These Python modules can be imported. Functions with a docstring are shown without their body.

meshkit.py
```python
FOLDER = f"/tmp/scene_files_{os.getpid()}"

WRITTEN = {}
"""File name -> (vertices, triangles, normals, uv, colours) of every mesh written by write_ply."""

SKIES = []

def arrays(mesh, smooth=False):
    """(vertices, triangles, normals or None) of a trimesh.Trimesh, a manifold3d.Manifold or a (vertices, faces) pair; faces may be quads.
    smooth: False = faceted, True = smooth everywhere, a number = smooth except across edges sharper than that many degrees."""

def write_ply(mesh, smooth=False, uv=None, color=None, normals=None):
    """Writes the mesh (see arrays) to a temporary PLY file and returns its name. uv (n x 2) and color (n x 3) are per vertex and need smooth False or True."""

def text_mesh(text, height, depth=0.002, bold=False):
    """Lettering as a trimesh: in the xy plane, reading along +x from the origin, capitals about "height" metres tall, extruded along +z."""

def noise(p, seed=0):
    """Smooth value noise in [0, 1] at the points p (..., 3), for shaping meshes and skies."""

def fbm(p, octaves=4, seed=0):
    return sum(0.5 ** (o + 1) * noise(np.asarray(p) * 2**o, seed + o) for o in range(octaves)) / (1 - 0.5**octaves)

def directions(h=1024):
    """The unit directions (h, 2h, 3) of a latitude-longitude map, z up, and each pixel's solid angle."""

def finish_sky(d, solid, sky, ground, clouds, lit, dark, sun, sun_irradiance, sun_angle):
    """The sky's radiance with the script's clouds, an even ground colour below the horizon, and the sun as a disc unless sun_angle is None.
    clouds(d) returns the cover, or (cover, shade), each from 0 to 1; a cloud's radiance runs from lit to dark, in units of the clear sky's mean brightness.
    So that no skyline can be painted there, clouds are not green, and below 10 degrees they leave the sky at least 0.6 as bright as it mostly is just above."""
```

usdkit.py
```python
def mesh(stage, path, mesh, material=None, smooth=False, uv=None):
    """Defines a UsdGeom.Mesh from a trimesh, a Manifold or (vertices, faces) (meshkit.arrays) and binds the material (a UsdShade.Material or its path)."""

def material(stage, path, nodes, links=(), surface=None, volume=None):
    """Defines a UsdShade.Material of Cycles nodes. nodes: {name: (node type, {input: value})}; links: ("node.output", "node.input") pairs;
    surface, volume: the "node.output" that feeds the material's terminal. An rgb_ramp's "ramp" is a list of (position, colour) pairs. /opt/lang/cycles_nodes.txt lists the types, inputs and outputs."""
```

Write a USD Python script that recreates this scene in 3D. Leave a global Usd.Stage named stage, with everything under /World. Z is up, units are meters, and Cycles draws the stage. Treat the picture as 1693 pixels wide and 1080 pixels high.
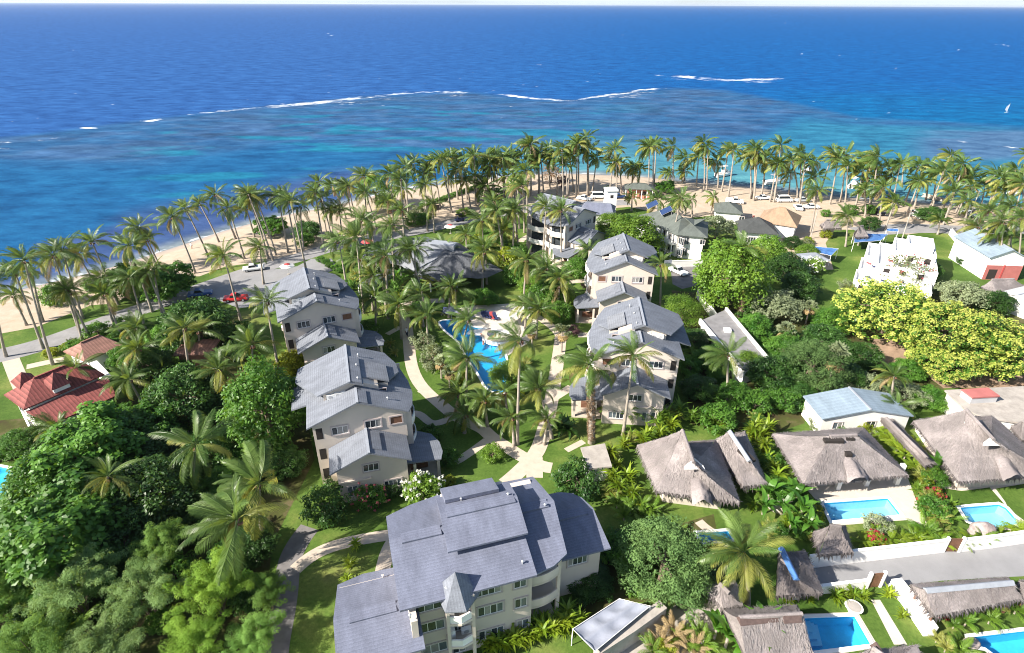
import math, random, numpy as np, trimesh, shapely, usdkit, meshkit
from shapely.geometry import Polygon, LineString
from shapely.ops import unary_union
from pxr import Usd, UsdGeom, UsdLux, UsdShade, Gf, Vt, Sdf

stage = Usd.Stage.CreateInMemory()
UsdGeom.SetStageUpAxis(stage, UsdGeom.Tokens.z)
UsdGeom.SetStageMetersPerUnit(stage, 1.0)
UsdGeom.Xform.Define(stage, '/World')
UsdGeom.Scope.Define(stage, '/World/Looks')
R = random.Random(7)
rng = np.random.default_rng(7)

# ------------------------------------------------------------------ camera, sky, sun, exposure
IW, IH, FPX, CAMZ = 1693.0, 1080.0, 985.0, 50.0
PITCH, ROLL = math.atan((540 - 6.8) / FPX), math.radians(0.27)
EXPOSURE = 1.3
SUN_AZ = np.array([-0.906, -0.423]); SUN_EL = math.radians(34)
SKY, SUN = 0.076, 1.25
SEA = -1.0
SEAK, HAZE = 0.385, 2.4e-5
CLOUD = (5.6, 6.4, 7.4)

_f = np.array([0, math.cos(PITCH), -math.sin(PITCH)]); _r0 = np.array([1.0, 0, 0]); _u0 = np.cross(_r0, _f)
_r = math.cos(ROLL) * _r0 + math.sin(ROLL) * _u0; _u = np.cross(_r, _f)
EYE = np.array([0, 0, CAMZ])
cam = UsdGeom.Camera.Define(stage, '/World/camera')
cam.AddTransformOp().Set(Gf.Matrix4d(*_r, 0, *_u, 0, *(-_f), 0, *EYE, 1))
cam.CreateHorizontalApertureAttr(36.0); cam.CreateVerticalApertureAttr(36.0 * 653 / 1024)
cam.CreateFocalLengthAttr(36.0 * FPX / IW); cam.CreateClippingRangeAttr(Gf.Vec2f(0.5, 100000.0))
cam.CreateExposureAttr(EXPOSURE)

_s = np.array([*(SUN_AZ / np.hypot(*SUN_AZ) * math.cos(SUN_EL)), math.sin(SUN_EL)])
sky_m = usdkit.material(stage, '/World/Looks/sky', {
    'sky': ('sky_texture', {'sky_type': 'single_scattering', 'sun_disc': False, 'sun_elevation': SUN_EL,
                            'sun_rotation': math.atan2(_s[0], _s[1]), 'air_density': 1.0, 'aerosol_density': 1.2}),
    'tc': ('texture_coordinate', {}), 'sx': ('separate_xyz', {}), 'lo': ('map_range', {'from_min': 0.0, 'from_max': 0.10, 'to_min': 0.8, 'to_max': 0.0, 'clamp': True}),
    'mp': ('mapping', {'scale': (1.0, 1.0, 5.0)}), 'cn': ('noise_texture', {'scale': 3.0, 'detail': 6.0, 'roughness': 0.6}), 'cr': ('map_range', {'from_min': 0.3, 'from_max': 0.6, 'to_min': 0.55, 'to_max': 1.0, 'clamp': True}),
    'cm': ('math', {'math_type': 'multiply'}), 'mx': ('mix', {'mix_type': 'mix', 'color2': CLOUD}),
    'bg': ('background_shader', {'strength': SKY})},
    [('tc.generated', 'sx.vector'), ('sx.z', 'lo.value'), ('tc.generated', 'mp.vector'), ('mp.vector', 'cn.vector'), ('cn.fac', 'cr.value'), ('lo.result', 'cm.value1'), ('cr.result', 'cm.value2'), ('cm.value', 'mx.fac'),
     ('sky.color', 'mx.color1'), ('mx.color', 'bg.color')], surface='bg.background')
dome = UsdLux.DomeLight.Define(stage, '/World/sky')
UsdShade.MaterialBindingAPI.Apply(dome.GetPrim()).Bind(sky_m)
dome.GetPrim().SetCustomDataByKey('kind', 'structure')
sun = UsdLux.DistantLight.Define(stage, '/World/sun')
sun.CreateIntensityAttr(SUN); sun.CreateAngleAttr(0.5); sun.CreateColorAttr(Gf.Vec3f(1.0, 0.93, 0.82)); sun.CreateNormalizeAttr(True)
sun.AddRotateZOp().Set(math.degrees(math.atan2(_s[0], -_s[1]))); sun.AddRotateXOp().Set(math.degrees(math.acos(_s[2])))

def ray(px, py): return _f + _r * (px - IW / 2) / FPX + _u * (IH / 2 - py) / FPX
def G(px, py, z=0.0):
    d = ray(px, py); return EYE + d * ((z - CAMZ) / d[2])
def atdepth(px, py, y):
    d = ray(px, py); return EYE + d * (y / d[1])
def depth(p): return float((np.asarray(p, float) - EYE) @ _f)
def px_of(p):
    q = np.asarray(p, float) - EYE; d = q @ _f; return IW / 2 + FPX * (q @ _r) / d, IH / 2 - FPX * (q @ _u) / d

# ------------------------------------------------------------------ helpers
_used = {}
def numbered(parent, name):
    k = (parent, name); n = _used.get(k, 0); _used[k] = n + 1
    return f'{parent}/{name}' if n == 0 else f'{parent}/{name}_{n:03d}'
def pth(parent): return '/World' if parent is None else str(parent.GetPath())
def tag(o, label=None, cat=None, group=None, kind=None):
    p = o.GetPrim() if hasattr(o, 'GetPrim') else o
    for k, v in (('label', label), ('category', cat), ('group', group), ('kind', kind)):
        if v: p.SetCustomDataByKey(k, v)
    return p
def thing(name, label, cat, loc=(0, 0, 0), rotz=0.0, group=None):
    x = UsdGeom.Xform.Define(stage, numbered('/World', name))
    x.AddTranslateOp().Set(Gf.Vec3d(*map(float, loc)))
    if rotz: x.AddRotateZOp().Set(math.degrees(rotz))
    return tag(x, label, cat, group)

class M:
    """collects geometry; o() makes it one mesh"""
    def __init__(s, flip=None): s.v, s.f, s.n, s.flip = [], [], 0, flip
    def add(s, v, f):
        v = np.asarray(v, float).reshape(-1, 3); f = np.asarray(f, int)
        if f.ndim == 2 and f.shape[1] == 4: f = np.vstack([f[:, [0, 1, 2]], f[:, [0, 2, 3]]])
        s.v.append(v); s.f.append(f + s.n); s.n += len(v); return s
    def tm(s, m): return s.add(m.vertices, m.faces)
    def box(s, x0, x1, y0, y1, z0, z1, rz=0.0, c=None):
        v = np.array([[x, y, z] for z in (z0, z1) for y in (y0, y1) for x in (x0, x1)], float)
        if rz:
            c = c or ((x0 + x1) / 2, (y0 + y1) / 2); q = v[:, :2] - c; k, w = math.cos(rz), math.sin(rz)
            v[:, 0] = c[0] + q[:, 0] * k - q[:, 1] * w; v[:, 1] = c[1] + q[:, 0] * w + q[:, 1] * k
        return s.add(v, [[0, 2, 3, 1], [4, 5, 7, 6], [0, 1, 5, 4], [2, 6, 7, 3], [0, 4, 6, 2], [1, 3, 7, 5]])
    def slab(s, poly, zf, th):
        """plan polygon lifted to zf(x, y), th thick"""
        poly = Polygon(poly) if not hasattr(poly, 'geom_type') else poly
        if not poly.is_valid: poly = poly.buffer(0)
        for g in getattr(poly, 'geoms', [poly]):
            if g.is_empty: continue
            m = trimesh.creation.extrude_polygon(g, 1.0, engine='earcut')
            v = np.array(m.vertices); top = v[:, 2] > 0.5
            z = np.array([zf(x, y) for x, y in v[:, :2]]) if callable(zf) else np.full(len(v), float(zf))
            v[:, 2] = np.where(top, z, z - th); s.add(v, m.faces)
        return s
    def flat(s, poly, z):
        for g in getattr(poly, 'geoms', [poly]):
            if g.is_empty or g.area < 1e-4: continue
            v, f = trimesh.creation.triangulate_polygon(g, engine='earcut')
            v = np.asarray(v); f = np.asarray(f)
            a = v[f[:, 1]] - v[f[:, 0]]; b = v[f[:, 2]] - v[f[:, 0]]
            neg = a[:, 0] * b[:, 1] - a[:, 1] * b[:, 0] < 0; f[neg] = f[neg][:, ::-1]
            s.add(np.c_[v, np.full(len(v), z)], f)
        return s
    def profile(s, pts, y0, y1):
        """polygon in (x, z) extruded from y0 to y1"""
        m = trimesh.creation.extrude_polygon(Polygon(pts), y1 - y0, engine='earcut')
        v = np.array(m.vertices); return s.add(np.c_[v[:, 0], y1 - v[:, 2], v[:, 1]], m.faces)
    def tube(s, pts, rad, n=6, cap=True):
        pts = np.asarray(pts, float); rad = np.broadcast_to(rad, len(pts)); V = []
        t = np.gradient(pts, axis=0); t /= np.linalg.norm(t, axis=1, keepdims=True) + 1e-12
        ref = np.array([1.0, 0, 0]) if abs(t[0][0]) < 0.8 else np.array([0, 1.0, 0])
        for p, d, r in zip(pts, t, rad):
            a = np.cross(d, ref); a /= np.linalg.norm(a); b = np.cross(d, a)
            V += [p + r * (math.cos(k * 2 * math.pi / n) * a + math.sin(k * 2 * math.pi / n) * b) for k in range(n)]
        F = [[i * n + k, i * n + (k + 1) % n, (i + 1) * n + (k + 1) % n, (i + 1) * n + k] for i in range(len(pts) - 1) for k in range(n)]
        F = [[a, b, c] for a, b, c, d in F] + [[a, c, d] for a, b, c, d in F]
        if cap:
            L = len(pts) * n - n
            F += [[0, k + 1, k] for k in range(1, n - 1)] + [[L, L + k, L + k + 1] for k in range(1, n - 1)]
        return s.add(V, F)
    def arrays(s):
        v, f = np.vstack(s.v), np.vstack(s.f)
        if s.flip is not None: v = v.copy(); v[:, 0] = s.flip - v[:, 0]; f = f[:, ::-1]
        return v, f
    def o(s, name, mat, parent=None, smooth=False):
        if not s.v: return None
        v, f = s.arrays()
        return usdkit.mesh(stage, numbered(pth(parent), name), (v, f), mat, smooth=smooth).GetPrim()

def vt_mesh(path, arr, mat, mtx=None):
    m = UsdGeom.Mesh.Define(stage, path)
    m.CreatePointsAttr(arr[0]); m.CreateFaceVertexCountsAttr(arr[1]); m.CreateFaceVertexIndicesAttr(arr[2]); m.CreateSubdivisionSchemeAttr('none')
    if mtx is not None: m.AddTransformOp().Set(Gf.Matrix4d(*np.asarray(mtx, float).T.ravel()))
    if mat: UsdShade.MaterialBindingAPI.Apply(m.GetPrim()).Bind(mat)
    return m.GetPrim()
def vt(v, f):
    f = np.asarray(f, np.int32)
    return (Vt.Vec3fArray.FromNumpy(np.ascontiguousarray(v, np.float32)), Vt.IntArray.FromNumpy(np.full(len(f), f.shape[1], np.int32)), Vt.IntArray.FromNumpy(np.ascontiguousarray(f.ravel())))
def mat4(rot=np.eye(3), t=(0, 0, 0)):
    m = np.eye(4); m[:3, :3] = rot; m[:3, 3] = t; return m
def rotz(a): c, s = math.cos(a), math.sin(a); return np.array([[c, -s, 0], [s, c, 0], [0, 0, 1.0]])
def roty(a): c, s = math.cos(a), math.sin(a); return np.array([[c, 0, s], [0, 1.0, 0], [-s, 0, c]])
def rotx(a): c, s = math.cos(a), math.sin(a); return np.array([[1.0, 0, 0], [0, c, -s], [0, s, c]])

# ------------------------------------------------------------------ materials
LK = '/World/Looks/'
def plain(name, col, rough=0.6, spec=0.4, var=0.12, scale=0.8, bump=0.0, bscale=8.0, metal=0.0, coord='geo'):
    """one colour with soft mottling and a little relief"""
    c = np.array(col, float)
    n = {'p': ('principled_bsdf', {'roughness': rough, 'specular_ior_level': spec, 'metallic': metal})}
    l = []
    n['g'] = ('geometry', {}) if coord == 'geo' else ('texture_coordinate', {})
    src = 'g.position' if coord == 'geo' else 'g.object'
    n['n'] = ('noise_texture', {'scale': scale, 'detail': 5.0, 'roughness': 0.65})
    n['r'] = ('rgb_ramp', {'ramp': [(0.3, c * (1 - var)), (0.7, np.minimum(c * (1 + var), 0.95))]})
    l += [(src, 'n.vector'), ('n.fac', 'r.fac'), ('r.color', 'p.base_color')]
    if bump:
        n['n2'] = ('noise_texture', {'scale': bscale, 'detail': 4.0}); n['b'] = ('bump', {'strength': 1.0, 'distance': bump})
        l += [(src, 'n2.vector'), ('n2.fac', 'b.height'), ('b.normal', 'p.normal')]
    return usdkit.material(stage, LK + name, n, l, surface='p.BSDF')
def leafm(name, dark, light, transl=0.3, tcol=None, rough=0.45, spec=0.35):
    d, li = np.array(dark), np.array(light); mid = (d + li) / 2
    tc = np.array(tcol) if tcol is not None else li * np.array([1.4, 1.3, 0.6])
    return usdkit.material(stage, LK + name, {
        'g': ('geometry', {}), 'oi': ('object_info', {}),
        'r': ('rgb_ramp', {'ramp': [(0, d), (0.5, mid), (1.0, li)]}),
        'n': ('noise_texture', {'scale': 0.42, 'detail': 5.0, 'roughness': 0.6}), 'nr': ('map_range', {'from_min': 0.34, 'from_max': 0.66, 'to_min': 0.0, 'to_max': 1.0}),
        'mx': ('mix_float', {'fac': 0.55}),
        'hv': ('map_range', {'from_min': 0.0, 'from_max': 1.0, 'to_min': 0.75, 'to_max': 1.28}), 'h': ('hsv', {'hue': 0.5, 'saturation': 1.0, 'value': 1.0, 'fac': 1.0}),
        'p': ('principled_bsdf', {'roughness': rough, 'specular_ior_level': spec}), 't': ('translucent_bsdf', {'color': tc}),
        'm': ('mix_closure', {'fac': transl})},
        [('g.position', 'n.vector'), ('n.fac', 'nr.value'), ('g.random_per_island', 'mx.a'), ('nr.result', 'mx.b'), ('mx.result', 'r.fac'),
         ('oi.random', 'hv.value'), ('hv.result', 'h.value'), ('r.color', 'h.color'), ('h.color', 'p.base_color'),
         ('p.BSDF', 'm.closure1'), ('t.BSDF', 'm.closure2')], surface='m.closure')
def roofm(name, col, axis, period, streak=0.20, rough=0.75, dist=0.03, contrast=0.16, spec=0.25):
    """courses across the given object axis ('x' or 'y'), with weathering"""
    c = np.array(col); rot = (0, 0, 0) if axis == 'x' else (0, 0, math.pi / 2)
    return usdkit.material(stage, LK + name, {
        'tc': ('texture_coordinate', {}), 'mp': ('mapping', {'rotation': rot}),
        'w': ('wave_texture', {'wave_type': 'bands', 'bands_direction': 'x', 'profile': 'saw', 'scale': 0.314 / period, 'distortion': 1.2, 'detail': 2.0, 'detail_scale': 2.0}),
        'n': ('noise_texture', {'scale': 9.0, 'detail': 4.0, 'roughness': 0.7}), 'mq': ('mapping', {'scale': (0.25, 1.0, 1.0) if axis == 'x' else (1.0, 0.25, 1.0)}), 'n2': ('noise_texture', {'scale': 0.9, 'detail': 6.0, 'roughness': 0.7}),
        'r1': ('rgb_ramp', {'ramp': [(0.0, c * (1 - contrast)), (1.0, c * (1 + contrast * 0.5))]}),
        'r2': ('rgb_ramp', {'ramp': [(0.32, (1 - streak * 1.6,) * 3), (0.68, (1 + 0 * streak,) * 3)]}),
        'r3': ('rgb_ramp', {'ramp': [(0.3, (0.74,) * 3), (0.7, (1.0,) * 3)]}),
        'm1': ('mix', {'mix_type': 'multiply', 'fac': 1.0}), 'm2': ('mix', {'mix_type': 'multiply', 'fac': 1.0}),
        'b': ('bump', {'strength': 0.8, 'distance': dist}),
        'p': ('principled_bsdf', {'roughness': rough, 'specular_ior_level': spec})},
        [('tc.object', 'mp.vector'), ('mp.vector', 'w.vector'), ('tc.object', 'n.vector'), ('tc.object', 'mq.vector'), ('mq.vector', 'n2.vector'), ('w.fac', 'r1.fac'), ('n2.fac', 'r2.fac'), ('n.fac', 'r3.fac'),
         ('r1.color', 'm1.color1'), ('r2.color', 'm1.color2'), ('m1.color', 'm2.color1'), ('r3.color', 'm2.color2'), ('m2.color', 'p.base_color'),
         ('w.fac', 'b.height'), ('b.normal', 'p.normal')], surface='p.BSDF')

K = {}
K['cream'] = plain('cream_render', (0.56, 0.49, 0.43), 0.8, 0.2, 0.06, 0.5, 0.004, 20)
K['white'] = plain('white_paint', (0.80, 0.79, 0.77), 0.6, 0.3, 0.05, 0.6)
K['whitewall'] = plain('white_wall', (0.74, 0.73, 0.70), 0.8, 0.2, 0.08, 0.7, 0.004, 14)
K['trim'] = plain('pink_grey_trim', (0.42, 0.36, 0.35), 0.7, 0.3, 0.05)
K['grey'] = plain('grey_metal', (0.45, 0.45, 0.46), 0.5, 0.4, 0.08)
K['dark'] = plain('dark_opening', (0.035, 0.03, 0.028), 0.8, 0.2, 0.1)
K['brownwood'] = plain('brown_wood', (0.16, 0.08, 0.05), 0.6, 0.3, 0.2, 3)
K['pane_grey'] = plain('window_pane_grey', (0.10, 0.12, 0.14), 0.08, 0.6, 0.3, 0.9)
K['curtain'] = plain('curtained_pane', (0.26, 0.25, 0.24), 0.3, 0.5, 0.2, 2.0)
K['pane'] = plain('window_pane', (0.035, 0.042, 0.05), 0.08, 0.6, 0.3, 0.9)
K['concrete'] = plain('weathered_concrete', (0.34, 0.31, 0.28), 0.9, 0.2, 0.22, 0.9, 0.01, 6)
K['paving'] = plain('pale_paving', (0.47, 0.40, 0.33), 0.85, 0.2, 0.10, 1.2, 0.004, 10)
K['deck'] = plain('pool_deck', (0.52, 0.47, 0.41), 0.85, 0.2, 0.08, 1.0)
K['roadgrey'] = plain('road_surface', (0.24, 0.235, 0.24), 0.9, 0.2, 0.14, 0.5, 0.004, 14)
K['street'] = plain('street_surface', (0.24, 0.24, 0.25), 0.9, 0.2, 0.10, 0.35, 0.004, 14)
K['drive'] = plain('driveway', (0.17, 0.16, 0.16), 0.9, 0.2, 0.22, 0.8, 0.01, 8)
K['dirt'] = plain('bare_soil', (0.30, 0.21, 0.15), 0.95, 0.1, 0.3, 0.5, 0.02, 5)
K['bark'] = plain('bark', (0.16, 0.12, 0.09), 0.9, 0.2, 0.3, 3.0, 0.02, 10)
K['palmbark'] = plain('palm_bark', (0.30, 0.26, 0.22), 0.9, 0.2, 0.25, 2.0, 0.02, 10)
K['tile'] = plain('pool_tile', (0.07, 0.46, 0.72), 0.4, 0.4, 0.10, 1.5)
K['deeptile'] = plain('deep_pool_tile', (0.03, 0.36, 0.64), 0.4, 0.4, 0.12, 1.2)
K['paletile'] = plain('pale_pool_tile', (0.36, 0.62, 0.80), 0.4, 0.4, 0.08, 1.5)
K['bluetarp'] = plain('blue_tarp', (0.06, 0.15, 0.36), 0.45, 0.4, 0.25, 1.5, 0.03, 2)
K['whitetarp'] = plain('white_tarp', (0.26, 0.28, 0.34), 0.6, 0.3, 0.08, 0.8, 0.02, 2)
K['red'] = plain('red_paint', (0.42, 0.07, 0.07), 0.5, 0.4, 0.12)
K['redwall'] = plain('red_wall', (0.38, 0.13, 0.12), 0.8, 0.2, 0.12)
K['brick'] = plain('brick_red', (0.42, 0.20, 0.14), 0.85, 0.2, 0.2)
K['navy'] = plain('navy_fabric', (0.03, 0.04, 0.10), 0.8, 0.2, 0.2)
K['rock'] = plain('grey_rock', (0.30, 0.25, 0.24), 0.9, 0.2, 0.35, 1.5, 0.08, 3)
K['roofx'] = roofm('grey_shingle_x', (0.21, 0.228, 0.27), 'x', 0.24, contrast=0.13, dist=0.025)
K['roofy'] = roofm('grey_shingle_y', (0.20, 0.218, 0.295), 'y', 0.26, contrast=0.11, dist=0.02)
K['roofpale'] = roofm('pale_shingle', (0.25, 0.265, 0.30), 'x', 0.28, contrast=0.15, dist=0.03)
K['ridge'] = plain('grey_ridge_flashing', (0.27, 0.29, 0.33), 0.7, 0.3, 0.1, 2.0)
K['charcoal'] = roofm('charcoal_shingle', (0.085, 0.09, 0.09), 'y', 0.3)
K['greenroof'] = roofm('green_grey_shingle', (0.15, 0.17, 0.155), 'y', 0.3)
K['redroof'] = roofm('red_tile', (0.29, 0.085, 0.075), 'x', 0.42, contrast=0.45, dist=0.10, streak=0.2)
K['pinkroof'] = roofm('faded_tile', (0.36, 0.19, 0.15), 'x', 0.42, contrast=0.3, dist=0.08, streak=0.25)
K['tanroof'] = roofm('tan_roof', (0.44, 0.30, 0.20), 'y', 0.3)
K['bluemetal'] = roofm('blue_grey_metal', (0.30, 0.38, 0.46), 'y', 0.6, streak=0.2, rough=0.5, contrast=0.1)
K['whitemetal'] = roofm('white_metal', (0.66, 0.67, 0.68), 'y', 0.6, streak=0.12, rough=0.5, contrast=0.08)
K['solar'] = plain('solar_panel', (0.02, 0.04, 0.12), 0.15, 0.6, 0.2)
K['metal'] = plain('galvanised', (0.62, 0.62, 0.62), 0.35, 0.5, 0.05, metal=0.6)

def thatch_mat(name, col):
    c = np.array(col)
    return usdkit.material(stage, LK + name, {
        'g': ('geometry', {}), 'n': ('noise_texture', {'scale': 5.0, 'detail': 6.0, 'roughness': 0.75}), 'n2': ('noise_texture', {'scale': 0.45, 'detail': 4.0}),
        'mx': ('mix_float', {'fac': 0.5}), 'mx2': ('mix_float', {'fac': 0.35}),
        'r': ('rgb_ramp', {'ramp': [(0.3, c * 0.45), (0.5, c * .95), (0.7, c * 1.45)]}), 'b': ('bump', {'strength': 1.0, 'distance': 0.05}),
        'p': ('principled_bsdf', {'roughness': 0.95, 'specular_ior_level': 0.15})},
        [('g.position', 'n.vector'), ('g.position', 'n2.vector'), ('n.fac', 'mx.a'), ('n2.fac', 'mx.b'), ('mx.result', 'mx2.a'), ('g.random_per_island', 'mx2.b'),
         ('mx2.result', 'r.fac'), ('r.color', 'p.base_color'), ('n.fac', 'b.height'), ('b.normal', 'p.normal')], surface='p.BSDF')
K['thatch'] = thatch_mat('thatch', (0.43, 0.38, 0.375))
K['straw'] = thatch_mat('loose_straw', (0.52, 0.465, 0.455))
K['thatchdark'] = thatch_mat('old_thatch', (0.33, 0.29, 0.285))

K['water'] = usdkit.material(stage, LK + 'pool_water', {
    'g': ('geometry', {}), 'n': ('noise_texture', {'scale': 2.2, 'detail': 3.0, 'distortion': 0.4}), 'b': ('bump', {'strength': 0.5, 'distance': 0.05}),
    'lw': ('layer_weight', {'blend': 0.5}), 'pw': ('math', {'math_type': 'power', 'value2': 4.0}), 'ml': ('math', {'math_type': 'multiply_add', 'value2': 0.8, 'value3': 0.02}),
    't': ('transparent_bsdf', {'color': (0.72, 0.93, 0.97)}), 'gl': ('glossy_bsdf', {'roughness': 0.03, 'color': (1, 1, 1)}), 'm': ('mix_closure', {})},
    [('g.position', 'n.vector'), ('n.fac', 'b.height'), ('b.normal', 'gl.normal'), ('lw.facing', 'pw.value1'), ('pw.value', 'ml.value1'), ('ml.value', 'm.fac'), ('t.BSDF', 'm.closure1'), ('gl.BSDF', 'm.closure2')], surface='m.closure')
K['lawn'] = usdkit.material(stage, LK + 'lawn', {
    'g': ('geometry', {}), 'n': ('noise_texture', {'scale': 0.09, 'detail': 5.0, 'roughness': 0.6}), 'n2': ('noise_texture', {'scale': 2.5, 'detail': 5.0, 'roughness': 0.75}),
    'r': ('rgb_ramp', {'ramp': [(0.33, (0.045, 0.095, 0.014)), (0.52, (0.088, 0.15, 0.028)), (0.64, (0.165, 0.20, 0.052)), (0.76, (0.20, 0.18, 0.075))]}),
    'r2': ('rgb_ramp', {'ramp': [(0.3, (0.62, 0.66, 0.6)), (0.7, (1.15, 1.12, 1.1))]}), 'm': ('mix', {'mix_type': 'multiply', 'fac': 1.0}),
    'b': ('bump', {'strength': 0.7, 'distance': 0.06}), 'p': ('principled_bsdf', {'roughness': 0.9, 'specular_ior_level': 0.15})},
    [('g.position', 'n.vector'), ('g.position', 'n2.vector'), ('n.fac', 'r.fac'), ('n2.fac', 'r2.fac'), ('r.color', 'm.color1'), ('r2.color', 'm.color2'), ('m.color', 'p.base_color'), ('n2.fac', 'b.height'), ('b.normal', 'p.normal')], surface='p.BSDF')
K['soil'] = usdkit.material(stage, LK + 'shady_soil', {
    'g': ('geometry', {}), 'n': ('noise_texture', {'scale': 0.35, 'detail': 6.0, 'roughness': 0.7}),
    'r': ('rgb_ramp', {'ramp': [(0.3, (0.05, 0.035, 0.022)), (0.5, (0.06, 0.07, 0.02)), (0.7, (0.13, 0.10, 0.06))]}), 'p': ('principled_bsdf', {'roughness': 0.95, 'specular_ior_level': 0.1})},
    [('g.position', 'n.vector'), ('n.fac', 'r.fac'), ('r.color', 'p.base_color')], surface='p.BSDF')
K['sand'] = usdkit.material(stage, LK + 'beach_sand', {
    'g': ('geometry', {}), 'x': ('separate_xyz', {}), 'wet': ('map_range', {'from_min': SEA - 0.05, 'from_max': SEA + 0.45, 'to_min': 0.0, 'to_max': 1.0, 'clamp': True}),
    'n': ('noise_texture', {'scale': 0.5, 'detail': 6.0, 'roughness': 0.7}), 'r': ('rgb_ramp', {'ramp': [(0.3, (0.36, 0.285, 0.21)), (0.7, (0.47, 0.385, 0.305))]}),
    'm': ('mix', {'mix_type': 'mix', 'color1': (0.28, 0.24, 0.22)}), 'b': ('bump', {'strength': 0.6, 'distance': 0.06}), 'p': ('principled_bsdf', {'roughness': 0.9, 'specular_ior_level': 0.2})},
    [('g.position', 'n.vector'), ('g.position', 'x.vector'), ('x.z', 'wet.value'), ('n.fac', 'r.fac'), ('wet.result', 'm.fac'), ('r.color', 'm.color2'), ('m.color', 'p.base_color'), ('n.fac', 'b.height'), ('b.normal', 'p.normal')], surface='p.BSDF')
K['sea'] = usdkit.material(stage, LK + 'sea_water', {
    'a': ('attribute', {'attribute': 'tint'}), 'fo': ('attribute', {'attribute': 'foam'}), 'g': ('geometry', {}),
    'mp': ('mapping', {'scale': (0.5, 1.0, 1.0), 'rotation': (0, 0, 0.25)}), 'n1': ('noise_texture', {'scale': 0.10, 'detail': 7.0, 'roughness': 0.68, 'distortion': 0.3}),
    'n2': ('noise_texture', {'scale': 0.16, 'detail': 6.0, 'roughness': 0.7}),
    'nf': ('noise_texture', {'scale': 0.22, 'detail': 6.0, 'roughness': 0.75}), 'fs': ('math', {'math_type': 'multiply_add', 'value2': 1.6, 'value3': -1.25}), 'fa': ('math', {'math_type': 'add', 'use_clamp': False}),
    'fm': ('map_range', {'from_min': 0.0, 'from_max': 0.34, 'to_min': 0.0, 'to_max': 0.8, 'clamp': True}),
    'v': ('rgb_ramp', {'ramp': [(0.32, (0.52, 0.60, 0.68)), (0.5, (0.98, 0.98, 0.98)), (0.68, (1.5, 1.38, 1.25))]}), 'm': ('mix', {'mix_type': 'multiply', 'fac': 1.0}), 'mf': ('mix', {'mix_type': 'mix', 'color2': (0.85, 0.87, 0.88)}),
    'b': ('bump', {'strength': 0.9, 'distance': 0.8}), 'd': ('diffuse_bsdf', {}), 'gl': ('glossy_bsdf', {'roughness': 0.3, 'color': (0.8, 0.9, 1.0)}), 'p': ('mix_closure', {'fac': 0.035})},
    [('g.position', 'mp.vector'), ('mp.vector', 'n1.vector'), ('mp.vector', 'n2.vector'), ('mp.vector', 'nf.vector'), ('n2.fac', 'v.fac'), ('a.color', 'm.color1'), ('v.color', 'm.color2'),
     ('nf.fac', 'fs.value1'), ('fs.value', 'fa.value1'), ('fo.fac', 'fa.value2'), ('fa.value', 'fm.value'), ('fm.result', 'mf.fac'), ('m.color', 'mf.color1'), ('mf.color', 'd.color'),
     ('n1.fac', 'b.height'), ('b.normal', 'd.normal'), ('b.normal', 'gl.normal'), ('d.BSDF', 'p.closure1'), ('gl.BSDF', 'p.closure2')], surface='p.closure')

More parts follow.
